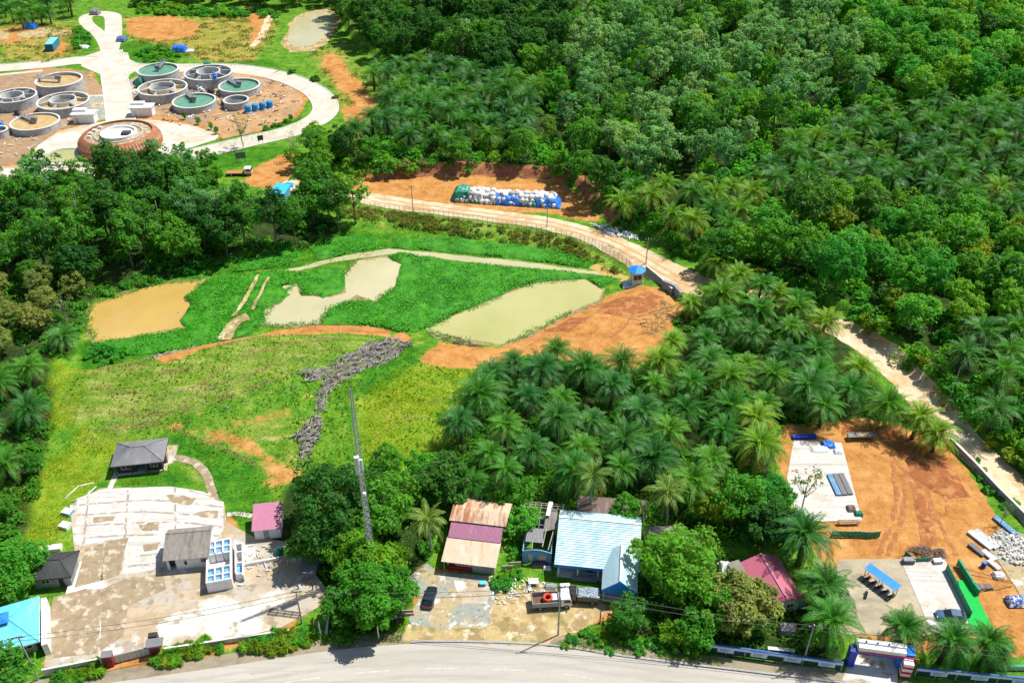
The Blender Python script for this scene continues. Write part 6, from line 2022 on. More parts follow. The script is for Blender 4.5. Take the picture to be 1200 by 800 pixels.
tank(74, 118, 57, 3.2, 'tank_tan', 2.0, 'wide round tank with inner ring and tan water beside a white control hut', ring=(.52, -.08, .15), radial=6)
tank(17, 112, 48, 3.4, 'tank_dark', 1.4, 'grey round tank with dry radial chambers at the left picture edge', ring=(.55, -.15, .05), radial=8)
tank(41, 142.5, 54, 2.2, 'tank_tan', 1.7, 'low tan water round tank, lowest of the left tank group', bridge=2.5)
tank(-3, 152, 22, 2.2, 'tank_dark', 1.3, 'small pale round tank cut by the left picture edge')
# pipes linking the tanks
for pts, lab in (([(205, 92), (216, 96), (222, 92)], 'grey pipe between the far green tank and the dry chamber tank'), ([(214, 112), (208, 116), (206, 122)], 'grey pipe from the ringed tan tank to the nearest green tank'), ([(254, 112), (262, 112), (268, 118)], 'grey pipe between the two right green tanks'),
                 ([(60, 108), (52, 110), (44, 114)], 'grey pipe between the left ringed tanks'), ([(44, 126), (52, 130), (58, 128)], 'grey pipe from the lowest left tank')):
    tag(MB().tube([G(*q) + Vector((0, 0, .5)) for q in pts], .3, 8).build('pipe', M['metal'], smooth=True), lab, 'pipe')
# blue and dark pumps on the wide dry tank and between the tanks
for px, py, lab, mt in ((252, 92, 'bright blue pump frame on the rim of the wide dry chamber tank', 'bright_blue'), (247, 110, 'dark pump set between two green tanks', 'dark_metal'), (263, 124, 'dark pump set beside the smallest grey tank', 'dark_metal'),
                        (21, 135, 'dark pump set between the left tanks', 'dark_metal'), (236, 108, 'white pump house block between the tanks', 'white_paint'), (2, 150, 'bright blue covered pump at the left picture edge', 'bright_blue')):
    z = 3.4 if 'rim of' in lab else 0
    x, y = P(px, py, z)
    b = thing('pump', lab, 'pump', (x, y, z), random.uniform(0, 3))
    MB().box(-1.7, 1.7, -.9, .9, 0, .25).build('base', M['metal'], b)
    MB().tube([(-1.5, 0, .9), (-.2, 0, .9), (-.15, 0, .9), (.9, 0, .9)], [.55, .55, .75, .75], 12).build('motor', M[mt], b, smooth=False)
    MB().tube([(.9, 0, .9), (1.5, 0, .9), (1.5, 0, 2.0)], .3, 8).build('pipe', M['metal'] if mt != 'white_paint' else M['white_paint'], b)
    MB().box(-.4, .4, -.5, .5, 1.45, 1.8).build('terminal_box', M[mt], b)
for px, py, w, lab in ((101, 143, 24, 'white control hut left of the road stem'), (168.5, 135, 24, 'white control hut right of the road stem')):
    s = sc_at(py)
    g = G(px, py)
    b = thing('control_hut', lab, 'hut', g, .05)
    W = w / s
    walls(MB(), -W / 2, W / 2, -1.6, 2.2, 3.0, openings=[(-W / 2 + .8, -W / 2 + 1.8, 0, 2.1)]).build('wall', M['white_wall'], b)
    door(b, -W / 2 + .8, -W / 2 + 1.8, 2.1, -1.55, 'metal')
    r = MB()
    r.box(-W / 2 - .5, W / 2 + .3, -1.9, 2.5, 3.0, 3.3)
    r.build('roof', M['white_paint'], b)
    MB().box(-W / 2 - .3, W / 2 - 2.8, .4, 2.3, 3.3, 4.1).build('roof_box', M['white_paint'], b)
    if px < 120:
        MB().box(-W / 2 - .6, -W / 2 - .003, -.5, .6, 0, 1.2).build('condenser', M['metal'], b)
# the round terracotta building
x, y = P(141, 164, 2.5)
b = thing('terracotta_rotunda', 'low round terracotta clad building with ringed flat roof', 'building', (x, y, 0))
R = 92 / 2 / sc_at(162)
MB().lathe([(R * .93, -.3), (R * .985, .9), (R, 2.0), (R * .985, 2.9)], 72).build('curved_wall', M['terracotta'], b)
MB().lathe([(R * .99, 2.95), (R * .955, 3.6), (R * .90, 4.4), (R * .83, 5.0), (R * .80, 5.1), (R * .80, 4.3)], 72).build('sloping_band', M['terracotta'], b)
w_ = MB()
for k in range(72):
    a = 2 * PI * k / 72
    c, s = math.cos(a), math.sin(a)
    for (r0, z0, r1, z1) in ((R * .992, 2.9, R * .95, 3.7), (R * .985, 1.0, R * 1.0, 1.9), (R * .945, 3.85, R * .895, 4.6)):
        n = Vector((-s, c, 0)) * (.28 if z0 != 3.85 else .16)
        o_ = Vector((c, s, .5)) * .07
        p, q = Vector((r0 * c, r0 * s, z0)) + o_, Vector((r1 * c, r1 * s, z1)) + o_
        w_.add([p - n, p + n, q + n, q - n], [(0, 1, 2, 3)])
sl_ = w_.build('louvre_band', rmat('pale_terracotta', (.50, .26, .16), (.58, .33, .22)), b)
MB().lathe([(0, 4.45), (R * .80 - .002, 4.45)], 72).build('roof_deck', M['tan_slab'], b)
MB().lathe([(R * .38, 4.47), (R * .38, 5.2), (R * .43, 5.2), (R * .43, 4.47)], 48).build('ring_wall', M['white_paint'], b)
MB().lathe([(R * .55, 4.47), (R * .55, 4.75), (R * .58, 4.75), (R * .58, 4.47)], 48).build('roof_kerb', M['plaza'], b)
MB().disc(R * .375, 4.6, 40).build('skylight', M['white_wall'], b)
for k in range(4):
    a = 2.6 + k * .3
    rr = R * .68
    bb = MB().box(rr * math.cos(a) - .5, rr * math.cos(a) + .5, rr * math.sin(a) - .4, rr * math.sin(a) + .4, 4.46, 5.1)
    bb.build('roof_unit', M['white_paint'], b)
MB().box(R * .1, R * .3, -R * .12, R * .05, 4.61, 5.4).build('roof_unit', M['dark_metal'], b)
x, y = P(74.5, 184)
b = thing('ring_pond', 'round shallow olive pond with white rim beside the terracotta building', 'pond', (x, y, 0))
R = 50 / 2 / sc_at(184)
MB().lathe([(R - .9, -.2), (R - .9, .55), (R, .55), (R, -.2)], 48).build('rim', M['pale_concrete'], b)
MB().disc(R - .89, .3, 48).build('water', M['green_water'], b)
MB().lathe([(R - 2.0, .2), (R - 2.0, .36), (R - 1.8, .36), (R - 1.8, .2)], 48).build('step', M['grey_wall'], b)
# four blue water cubes on a plinth
for k, (px, py) in enumerate(((291, 132), (299.5, 130.2), (308, 128.4), (316.5, 126.6))):
    g = G(px, py)
    b = thing('chemical_tank', f'blue cube tank in the row by the smallest grey tank, {["first", "second", "third", "last"][k]} from the left', 'tank', g, .3, 'blue cube tanks')
    MB().box(-1.2, 1.2, -1.1, 1.1, -.1, .25).build('plinth', M['pale_concrete'], b)
    MB().lathe([(0, .25), (1.05, .25), (1.1, .5), (1.1, 2.1), (.95, 2.4), (.4, 2.55), (0, 2.6)], 18).build('body', mat('tank_blue', (.02, .25, .55), .5) if k == 0 else bpy.data.materials['tank_blue'], b)
    MB().lathe([(0, 2.5), (.4, 2.5), (.4, 2.75), (0, 2.78)], 12).build('lid', M['cyan_roof'], b)
# containers and tarpaulin shelters of the far meadow
g = G(62, 57)
b = thing('container', 'turquoise shipping container alone on the far left meadow', 'container', g, .12)
q = MB()
q.panel((-1.5, -4, .2), (-1.5, 5, .2), (-1.5, 5, 2.9), (-1.5, -4, 2.9), 18, .06)
q.panel((1.5, 5, .2), (1.5, -4, .2), (1.5, -4, 2.9), (1.5, 5, 2.9), 18, .06)
q.box(-1.44, 1.44, 4.9, 5.0, .2, 2.9)
q.build('body', mat('container_teal', (.03, .22, .34), .5), b)
q = MB().box(-1.4, -.02, -4.0, -3.92, .2, 2.85); q.box(.02, 1.4, -4.0, -3.92, .2, 2.85)
q.build('door', mat('container_dark_teal', (.015, .13, .25), .5), b)
q = MB().panel((-1.5, -4, 2.92), (1.5, -4, 2.92), (1.5, 5, 2.92), (-1.5, 5, 2.92), 14, .05)
q.build('roof', mat('container_top', (.16, .55, .58), .5), b)


def tarp_tent(px, py, w, d, hgt, m, label, rz=0.0):
    g = G(px, py)
    b = thing('tarpaulin_shelter', label, 'shelter', g, rz)
    n = 9
    vs, fs = [], []
    rng = np.random.default_rng(int(px * 7 + py))
    for i in range(n):
        for j in range(n):
            u, v = i / (n - 1) * 2 - 1, j / (n - 1) * 2 - 1
            zz = hgt * (1 - .55 * abs(v) ** 1.6) * (1 - .25 * abs(u) ** 4) + rng.uniform(-.12, .12) * hgt
            if abs(u) == 1 or abs(v) == 1: zz *= .35
            vs.append((u * w / 2, v * d / 2, zz))
    fs = [(i * n + j, (i + 1) * n + j, (i + 1) * n + j + 1, i * n + j + 1) for i in range(n - 1) for j in range(n - 1)]
    m_ = MB().add(vs, fs)
    o = m_.build('tarpaulin', m, b)
    md = o.modifiers.new('s', 'SOLIDIFY'); md.thickness = .05
    f = MB()
    for x in (-w * .4, w * .4):
        for yy in (-d * .3, d * .3):
            f.bar((x, yy, -.1), (x, yy, hgt * .7), .1)
    f.bar((-w * .4, 0, hgt * .72), (w * .4, 0, hgt * .72), .1)
    f.build('frame', M['wood'], b)
    return b


M['tarp_blue'] = mat('blue_tarpaulin', (.010, .10, .48), .45, col2=(.03, .22, .70), scale=1.2)
M['tarp_green'] = mat('green_tarpaulin', (.008, .16, .09), .5, col2=(.03, .30, .18), scale=1.0)
M['tarp_white'] = mat('white_sacking', (.56, .56, .55), .7, col2=(.80, .80, .79), scale=1.5)
tarp_tent(211, 60, 5.6, 4.5, 2.6, M['tarp_blue'], 'blue tarpaulin shelter on the far meadow above the green tank')
g = G(222, 60)
b = thing('pallet_deck', 'grey board deck beside the blue shelter of the far meadow', 'deck', g, .15)
d_ = MB()
for k in range(7): d_.box(-1.6 + k * .5, -1.2 + k * .5, -1.8, 1.8, .25, .35)
d_.build('planks', M['pale_concrete'], b)
d_ = MB()
for yy in (-1.5, 1.3): d_.box(-1.6, 1.8, yy, yy + .2, 0, .25)
d_.build('bearers', M['wood'], b)
tarp_tent(37, 33, 5.0, 4.5, 2.3, M['tarp_blue'], 'blue tarpaulin shelter before the far left palms')
tarp_tent(143, 48, 4.0, 4.0, 2.0, mat('tarp_dusty_blue', (.10, .16, .34), .6), 'dusty blue tarpaulin shelter right of the road fork')
tarp_tent(112, 17, 4.2, 4, 2.6, M['slate_roof'], 'grey tarpaulin shelter at the head of the road fork')
tarp_tent(243, 78, 2.6, 2.6, 1.9, M['tarp_green'], 'green tarpaulin shelter at the back of the wide dry chamber tank')
tarp_tent(165, 102, 2.4, 3.4, 3.4, M['tarp_green'], 'green sheeted stack left of the far green water tank')
tarp_tent(98, 56, 4, 3, 1.0, M['tarp_white'], 'white sheet spread on the grass by the road bend')
tarp_tent(145, 243, 3.4, 3.2, 3.4, M['tarp_blue'], 'blue tarpaulin shelter deep in the grove, middle one')
tarp_tent(126, 236, 3.4, 3.2, 3.4, M['tarp_green'], 'green tarpaulin shelter deep in the grove')
tarp_tent(168, 228, 3.4, 3.2, 3.4, M['tarp_blue'], 'blue tarpaulin shelter in the grove above the middle one')
tarp_tent(210, 208, 7.5, 3.6, 3.6, M['tarp_blue'], 'long blue tarpaulin shelter at the top of the grove')
tarp_tent(52, 221, 3.6, 3.0, 2.4, M['tarp_white'], 'white tarpaulin hut at the left of the grove below the road')
# flatbed truck and site board by the earth junction
g = G(281, 205)


def truck(label, loc, rz, bed, cab, load=None, L=6.0, Wd=2.1, name='truck', walls_=True):
    b = thing(name, label, 'truck', loc, rz)
    h0 = .95
    MB().box(-L * .5, L * .5, -.45, .45, .55, .85).build('chassis', M['dark_metal'], b)
    q = MB()
    q.box(-L * .5, L * .18, -Wd / 2, Wd / 2, .86, h0 + .05)
    if walls_:
        q.box(-L * .5, L * .18, -Wd / 2, -Wd / 2 + .08, h0 + .052, h0 + .85)
        q.box(-L * .5, L * .18, Wd / 2 - .08, Wd / 2, h0 + .052, h0 + .85)
        q.box(-L * .5, -L * .5 + .08, -Wd / 2 + .082, Wd / 2 - .082, h0 + .052, h0 + .85)
        q.box(L * .18 - .08, L * .18, -Wd / 2 + .082, Wd / 2 - .082, h0 + .052, h0 + 1.1)
        for k in range(6):
            xx = -L * .48 + k * L * .125
            q.box(xx, xx + .08, -Wd / 2 - .05, -Wd / 2 - .002, h0, h0 + .88)
            q.box(xx, xx + .08, Wd / 2 + .002, Wd / 2 + .05, h0, h0 + .88)
    q.build('cargo_bed', bed, b)
    if walls_:
        MB().box(-L * .5 + .1, L * .18 - .1, -Wd / 2 + .1, Wd / 2 - .1, h0 + .052, h0 + .10).build('bed_floor', M['rust_dark'], b)
    x0, x1 = L * .22, L * .5
    c = MB()
    prof = [(x0, .7), (x1 + .05, .7), (x1 + .05, 1.45), (x1 - .25, 2.25), (x1 - .45, 2.35), (x0, 2.35)]
    c.extrude_y(prof, -Wd / 2 + .05, Wd / 2 - .05)
    cb = c.build('cab', cab, b)
    gmb = MB()
    gmb.add([(x1 + .065, -Wd / 2 + .18, 1.5), (x1 + .065, Wd / 2 - .18, 1.5), (x1 - .225, Wd / 2 - .22, 2.2), (x1 - .225, -Wd / 2 + .22, 2.2)], [(0, 1, 2, 3)])
    gmb.build('windscreen', M['glass'], cb)
    for s in (-1, 1):
        yy = s * (Wd / 2 - .045)
        MB().add([(x0 + .5, yy, 1.45), (x1 - .15, yy, 1.45), (x1 - .38, yy, 2.1), (x0 + .5, yy, 2.1)], [(0, 1, 2, 3)]).build('cab_window', M['glass'], cb)
        MB().box(x1 + .05, x1 + .1, s * .7 - .15, s * .7 + .15, .95, 1.15).build('headlight', M['white_paint'], b)
        MB().bar((x1 - .1, s * (Wd / 2), 1.6), (x1, s * (Wd / 2 + .25), 1.9), .08, .3).build('mirror', M['dark_metal'], b)
    for xx in (-L * .30, L * .36):
        for s in (-1, 1):
            yy = s * (Wd / 2 - .18)
            w_ = MB().tube([(xx, yy - .16, .45), (xx, yy + .16, .45)], .45, 18).build('wheel', M['rubber'], b)
            MB().tube([(xx, yy + s * .15, .45), (xx, yy + s * .175, .45)], .24, 14).build('rim', M['metal'], w_)
    return b


M['rust_dark'] = mat('rusty_bed', (.10, .05, .04), .85, col2=(.20, .10, .07), scale=2)
M['truck_grey'] = mat('truck_grey', (.30, .32, .34), .5, .15, 2)
M['truck_white'] = mat('truck_white', (.70, .70, .69), .4, .06, 2)
M['orange_paint'] = mat('orange_machine_paint', (.46, .20, .07), .5, .2, 2)
truck('orange bedded flat truck parked by the earth junction above the shelter', g, .05, M['orange_paint'], M['truck_white'], L=7.5, walls_=False)
g = G(283, 190)
b = thing('notice_board', 'grey notice board on two legs beside the plant road', 'notice board', g, .2)
MB().box(-1.5, 1.5, -.05, .05, 1.2, 3.2).build('board', M['slate_roof'], b)
for x in (-1.2, 1.2):
    MB().box(x - .06, x + .06, -.02, .1, -.2, 1.2).build('leg', M['dark_metal'], b)
g = G(306, 168)
b = thing('notice_board', 'small dark board by the lower loop of the plant road', 'notice board', g, .5)
MB().box(-.9, .9, -.05, .05, 1.0, 2.6).build('board', M['dark_metal'], b)
for x in (-.7, .7):
    MB().box(x - .05, x + .05, -.02, .1, -.2, 1.0).build('leg', M['dark_metal'], b)
# young trees round the plaza
for k, (px, py) in enumerate([(217, 140), (233, 146), (248, 152), (254, 157), (206, 178), (182, 186), (215, 175), (30, 190), (40, 183)]):
    x, y = P(px, py)
    r = plant('sapling', T_BUSHY[k % 2], x, y, .22, 'mid', 'slim young tree planted at the edge of the plaza', 'tree', 'young trees at the edge of the plaza', sz=.42)
# ---------------------------------------------------------------- heap of bulk bags along the dirt road
def bag_mesh(seed):
    bm = bmesh.new()
    bmesh.ops.create_cube(bm, size=1.0)
    bmesh.ops.subdivide_edges(bm, edges=bm.edges[:], cuts=3, use_grid_fill=True)
    rng = random.Random(seed)
    for v in bm.verts:
        d = v.co.normalized()
        v.co = v.co.lerp(d * .62, .55)
        v.co += Vector((rng.uniform(-.05, .05), rng.uniform(-.05, .05), rng.uniform(-.05, .05)))
        if v.co.z > .4: v.co.z += .10 * (1 - 3 * (v.co.x ** 2 + v.co.y ** 2))
    me = bpy.data.meshes.new('bulk_bag')
    bm.to_mesh(me); bm.free()
    for q in me.polygons: q.use_smooth = True
    me.materials.append(M['tarp_white'])
    return me


BAGS = [bag_mesh(i) for i in range(4)]
M['sack_grey'] = mat('grey_sacking', (.22, .23, .23), .8, col2=(.42, .43, .43), scale=1.5)
ha, hb = Vector((*P(534, 236), 0)), Vector((*P(652, 243), 0))
hd = (hb - ha).normalized(); hn = Vector((-hd.y, hd.x, 0)); HL = (hb - ha).length
bagrng = random.Random(4)
for lay, (nr, zz, inset) in enumerate(((5, .5, 0.0), (4, 1.35, .5), (3, 2.1, 1.0))):
    for r_ in range(nr):
        n = int((HL - 2 * inset) / 1.35)
        for k in range(n):
            if bagrng.random() < .06 + .10 * lay: continue
            if lay < 1 and 0 < r_ < nr - 1: continue
            p = ha + hd * (inset + (k + .5) * (HL - 2 * inset) / n + bagrng.uniform(-.3, .3)) + hn * (inset + r_ * 1.35 + bagrng.uniform(-.2, .2))
            o = link('bulk_bag', bagrng.choice(BAGS))
            o.location = (p.x, p.y, h1(p.x, p.y) + zz)
            o.rotation_euler = (bagrng.uniform(-.25, .25), bagrng.uniform(-.25, .25), bagrng.uniform(0, 3))
            s = bagrng.uniform(1.2, 1.6)
            o.scale = (s, s, s * bagrng.uniform(.75, .95))
            gr = bagrng.random() < .10
            if gr:
                o.material_slots[0].link = 'OBJECT'
                o.material_slots[0].material = M['sack_grey']
            col = 'grey' if gr else 'white'
            part = 'left' if k < n / 3 else ('middle' if k < 2 * n / 3 else 'right')
            ly = ('lowest', 'second', 'topmost')[lay]
            row = 'front' if r_ == 0 else 'rear'
            tag(o, f'{col} bulk bag in the {ly} layer, {row} of the {part} third of the heap', 'bag', f'{col} bulk bags, {ly} layer, {row} {part}')


def drape(label, s0, s1, y0, y1, zt, m, seed, name='tarpaulin', wrap=0):
    """tarpaulin thrown over a stretch of the heap (distance along it s0..s1, across y0..y1)"""
    nx, ny = 18, 12
    rng = np.random.default_rng(seed)
    vs = []
    for i in range(nx):
        for j in range(ny):
            u, v = i / (nx - 1), j / (ny - 1)
            s = s0 + (s1 - s0) * u
            yv = y0 + (y1 - y0) * v
            zz = zt * min(1, (yv - y0 + .05) / 1.1) ** .7 + .12 * math.sin(s * 3.1 + seed) * math.sin(yv * 4) + rng.uniform(-.10, .10)
            if wrap == 1: zz *= min(1, u * 3 + .05) ** .6
            if wrap == 2: zz *= min(1, (1 - u) * 3 + .05) ** .6
            p = ha + hd * s + hn * (yv + .12 * math.sin(s * 2 + seed))
            vs.append((p.x, p.y, h1(p.x, p.y) + max(.05, zz)))
    fs = [(i * ny + j, (i + 1) * ny + j, (i + 1) * ny + j + 1, i * ny + j + 1) for i in range(nx - 1) for j in range(ny - 1)]
    o = MB().add(vs, fs).build(name, m)
    md = o.modifiers.new('s', 'SOLIDIFY'); md.thickness = .06
    return tag(o, label, 'tarpaulin')


drape('blue tarpaulin over the front of the bag heap, left piece', HL * .40, HL * .56, -.9, 1.6, 2.0, M['tarp_blue'], 1)
drape('blue tarpaulin over the front of the bag heap, right of the first piece', HL * .555, HL * .70, -.9, 1.5, 2.1, M['tarp_blue'], 2)
drape('blue tarpaulin wrapping the right end of the bag heap', HL * .80, HL + 1.2, -.9, 4.0, 2.2, M['tarp_blue'], 3, wrap=2)
drape('green tarpaulin wrapping the left end of the bag heap', -1.5, HL * .13, -.6, 5.0, 2.9, M['tarp_green'], 4, wrap=1)
drape('small green tarpaulin hanging at the right front of the heap', HL * .70, HL * .79, -1.0, .9, 1.7, M['tarp_green'], 5)
drape('small green tarpaulin low at the left front of the heap', HL * .14, HL * .24, -.8, .3, 1.3, M['tarp_green'], 6)

# ---------------------------------------------------------------- wire fence along the dirt road
FPTS = [(400, 238), (440, 246), (480, 251), (520, 255), (560, 261), (600, 267), (640, 274), (680, 284), (710, 296), (740, 316)]
fp = [G(*q) for q in FPTS]
b = thing('wire_fence', 'thin wire mesh fence on posts between the dirt road and the ponds', 'fence', fp[0])
cl = catmull([tuple(p) for p in fp], 7)
ra = MB()
for i, p in enumerate(cl):
    q = Vector((p[0], p[1], h1(p[0], p[1]))) - fp[0]
    MB().bar(q - Vector((0, 0, .4)), q + Vector((0, 0, 2.2)), .09).build('post', M['pole_grey'], b)
    if i:
        for zz in (.3, .9, 1.5, 2.1):
            ra.bar(prev + Vector((0, 0, zz)), q + Vector((0, 0, zz)), .03)
        for k in range(1, 7):
            c = prev.lerp(q, k / 7)
            ra.bar(c + Vector((0, 0, .2)), c + Vector((0, 0, 2.1)), .02)
    prev = q
ra.build('wire_mesh', M['pole_grey'], b)
wall_run('retaining_wall', [(757, 318), (775, 333), (787, 345)], 1.6, .3, M['grey_wall'], 'dark grey retaining wall between guard tower and culvert', cap=M['pale_concrete'])
wall_run('culvert_wall', [(776, 337), (790, 343), (798, 352)], 2.2, .8, M['grey_wall'], 'dark culvert wall at the corner of the red mud bank')
wall_run('retaining_wall', [(1112, 520), (1140, 548), (1166, 576), (1196, 606), (1225, 636)], 1.5, .35, M['grey_wall'], 'long grey retaining wall between red clearing and dirt road', cap=M['pale_concrete'])

# ---------------------------------------------------------------- mast, poles, cables
bx_, by_ = P(437, 668)
b = thing('lattice_mast', 'tall slender steel lattice mast rising out of the biggest trees', 'mast', (bx_, by_, h1(bx_, by_)))
MH = 37.7
leg_m, brace = MB(), MB()
for k in range(3):
    a = 2 * PI * k / 3 + .4
    r0, r1, r2 = .75, .42, .22
    MB().tube([(r0 * math.cos(a), r0 * math.sin(a), -.3), (r1 * math.cos(a), r1 * math.sin(a), MH * .55), (r2 * math.cos(a), r2 * math.sin(a), MH)], .065, 6).build('leg', M['metal'], b)


def rad_at(z): return .75 + (.42 - .75) * min(1, z / (MH * .55)) if z < MH * .55 else .42 + (.22 - .42) * (z - MH * .55) / (MH * .45)


nb = 46
for i in range(nb):
    z0, z1 = MH * i / nb, MH * (i + 1) / nb
    for k in range(3):
        a, c = 2 * PI * k / 3 + .4, 2 * PI * (k + 1) / 3 + .4
        q0, q1 = rad_at(z0), rad_at(z1)
        p, q = (a, c) if i % 2 else (c, a)
        brace.bar((q0 * math.cos(p), q0 * math.sin(p), z0), (q1 * math.cos(q), q1 * math.sin(q), z1), .06)
        brace.bar((q0 * math.cos(a), q0 * math.sin(a), z0), (q0 * math.cos(c), q0 * math.sin(c), z0), .05)
brace.build('bracing', M['metal'], b)
hz_ = height_at(bx_, by_, 542)
MB().lathe([(0, hz_ - 1.5), (.42, hz_ - 1.5), (.42, hz_ + 1.9), (0, hz_ + 1.9)], 14, -.2, -.75).build('antenna_drum', M['pale_concrete'], b)
MB().box(.2, .6, -.75, -.45, hz_ - 1.0, hz_ + 1.2).build('panel_antenna', M['white_paint'], b)
MB().lathe([(0, hz_ - 6.2), (.25, hz_ - 6.2), (.25, hz_ - 5.6), (0, hz_ - 5.6)], 12, .3, -.6).build('small_antenna', M['white_paint'], b)
MB().bar((0, 0, MH), (0, 0, MH + 1.6), .06).build('lightning_rod', M['dark_metal'], b)
MB().prism([(-1.2, -1.2), (1.2, -1.2), (1.2, 1.2), (-1.2, 1.2)], -.3, .25).build('footing', M['pale_concrete'], b)
POLES = {}


def pole(key, bp, tpy, label, arm=True, r=.14, m='pole_grey', lamp=False):
    x, y = P(*bp)
    z = h1(x, y)
    x, y = P(bp[0], bp[1], z)
    hgt = height_at(x, y, tpy) - z
    b = thing('utility_pole', label, 'pole', (x, y, z), .15)
    MB().tube([(0, 0, -.5), (0, 0, hgt)], [r, r * .65], 10).build('shaft', M[m], b)
    if arm:
        MB().box(-.9, .9, -.2, -.1, hgt - .35, hgt - .23).build('crossarm', M['dark_metal'], b)
        for q in (-.75, 0, .75):
            MB().lathe([(0, hgt - .23), (.06, hgt - .23), (.08, hgt - .1), (.03, hgt), (0, hgt)], 8, q, -.15).build('insulator', M['white_paint'], b)
    if lamp:
        MB().bar((0, 0, hgt - .2), (.9, -.5, hgt + .1), .07).build('lamp_arm', M['metal'], b)
    POLES[key] = Vector((x, y, z + hgt - .12))
    return b


pole('a', (45, 796), 744, 'grey utility pole leaning past the cyan roofed house')
pole('b', (354, 730), 691, 'utility pole on the lower edge of the concrete yard')
pole('c', (654, 744), 685, 'utility pole standing in front of the grey truck')
pole('d', (941, 777), 731, 'utility pole by the blue and white banner fence')
pole('e', (381, 736), 708, 'short dark post next to the hedge end', arm=False, r=.12, m='bark')
pole('f', (376, 744), 728, 'short white post in the gap beside the hedge', arm=False, r=.14, m='white_wall')
pole('g', (444, 748), 731, 'white post under the bushy roadside tree', arm=False, r=.12, m='white_wall')
pole('h', (703, 729), 715, 'brown wooden post on the verge below the truck', arm=False, r=.12, m='bark')
pole('i', (484, 248), 217, 'thin pole at the left stretch of the wire fence')
pole('j', (641, 266), 243, 'thin pole in front of the right end of the bag heap')
pole('k', (757, 309), 279, 'thin pole beside the guard tower')
pole('l', (1114, 464), 431, 'pole leaning among the palms over the dirt road', arm=False, r=.13, m='pale_bark')
POLES['x0'] = Vector((*P(-90, 806), 8)); POLES['x1'] = Vector((*P(1290, 815), 8))


def cable(a, c, label, sag, dz=0, dx=0, r=.035):
    p, q = POLES[a] + Vector((dx, -.15, dz)), POLES[c] + Vector((dx, -.15, dz))
    pts = [p.lerp(q, t / 24) - Vector((0, 0, sag * 4 * (t / 24) * (1 - t / 24))) for t in range(25)]
    tag(MB().tube(pts, r, 5).build('power_cable', M['cable']), label, 'cable')


SPAN = [('x0', 'a', 'from the left picture edge to the cyan house pole'), ('a', 'b', 'across the concrete yard'), ('b', 'c', 'over the gravel yard and the dark car'), ('c', 'd', 'past the blue porch and garden trees'), ('d', 'x1', 'over the blue gate to the right picture edge')]
for a, c, s in SPAN:
    cable(a, c, f'upper power cable {s}', .9)
    cable(a, c, f'lower power cable {s}', 1.1, -.9)

# ---------------------------------------------------------------- vehicles
def car(label, loc, rz, m, L=4.3, Wd=1.75, name='car', cat='car'):
    b = thing(name, label, cat, loc, rz)

    def ring(x, hw, z0, z1, k=.12):
        return [(x, -hw + k * .3, z0), (x, hw - k * .3, z0), (x, hw, z0 + k), (x, hw, z1 - k), (x, hw - k * 1.3, z1), (x, -hw + k * 1.3, z1), (x, -hw, z1 - k), (x, -hw, z0 + k)]
    w2 = Wd / 2
    MB().loft([ring(-L / 2, w2 * .86, .35, .82), ring(-L / 2 + .25, w2 * .97, .25, .95), ring(-L * .2, w2, .22, .98), ring(L * .15, w2, .22, .98), ring(L * .36, w2 * .97, .24, .86), ring(L / 2 - .1, w2 * .9, .3, .74), ring(L / 2, w2 * .8, .38, .62)]).build('body', m, b, smooth=False)
    cab = MB().loft([ring(-L * .43, w2 * .82, .93, 1.02, .04), ring(-L * .30, w2 * .80, .93, 1.42, .08), ring(L * .02, w2 * .80, .93, 1.46, .08), ring(L * .24, w2 * .84, .90, .98, .04)]).build('cabin', M['glass'], b)
    MB().loft([ring(-L * .31, w2 * .74, 1.43, 1.475, .02), ring(-L * .15, w2 * .76, 1.45, 1.52, .03), ring(L * .03, w2 * .74, 1.45, 1.50, .02)]).build('roof', m, b)
    for s in (-1, 1):
        for xx in (-L * .29, L * .3):
            w_ = MB().tube([(xx, s * (w2 - .2), .31), (xx, s * (w2 + .01), .31)], .31, 18).build('wheel', M['rubber'], b)
            MB().tube([(xx, s * (w2 + .008), .31), (xx, s * (w2 + .025), .31)], .19, 12).build('rim', M['metal'], w_)
        MB().box(L / 2 - .16, L / 2 - .02, s * w2 * .62 - .16, s * w2 * .62 + .16, .58, .72).build('headlight', M['white_paint'], b)
        MB().box(-L / 2 + .0, -L / 2 + .14, s * w2 * .68 - .15, s * w2 * .68 + .15, .68, .84).build('tail_light', M['bright_red'], b)
        MB().box(L * .13, L * .17, s * (w2 + .08) - .09, s * (w2 + .08) + .09, .95, 1.1).build('mirror', m, b)
    return b


M['navy_paint'] = mat('dark_blue_car_paint', (.012, .018, .035), .25, .1, 2, spec=.6, coat=.6)
M['blue_car'] = mat('blue_car_paint', (.04, .10, .19), .3, .1, 2, spec=.6, coat=.6)
M['black_paint'] = mat('black_car_paint', (.015, .016, .018), .3, .1, 2, spec=.6, coat=.5)
g = G(504, 702)
car('dark blue hatchback parked on the gravel yard', g, math.radians(82), M['navy_paint'])
g = G(1113, 724)
car('blue car parked on the white floor behind the roadside palms', g, math.radians(172), M['blue_car'], 4.4, 1.8)
g = G(646, 708)
tk = truck('grey truck with rusty open bed and white cab before the blue porch', g, math.radians(5), M['truck_grey'], M['truck_white'], L=6.2, Wd=2.3)
lp = Vector((g.x - .6, g.y, g.z + 1.06))
b = MB()
b.loft([[(lp.x + (.62 + .24 * math.cos(q)) * math.cos(a) - lp.x, (.62 + .24 * math.cos(q)) * math.sin(a), .5 + .42 * math.sin(q)) for q in [2 * PI * j / 10 for j in range(10)]] for a in [2 * PI * i / 22 for i in range(23)]], cap=False)
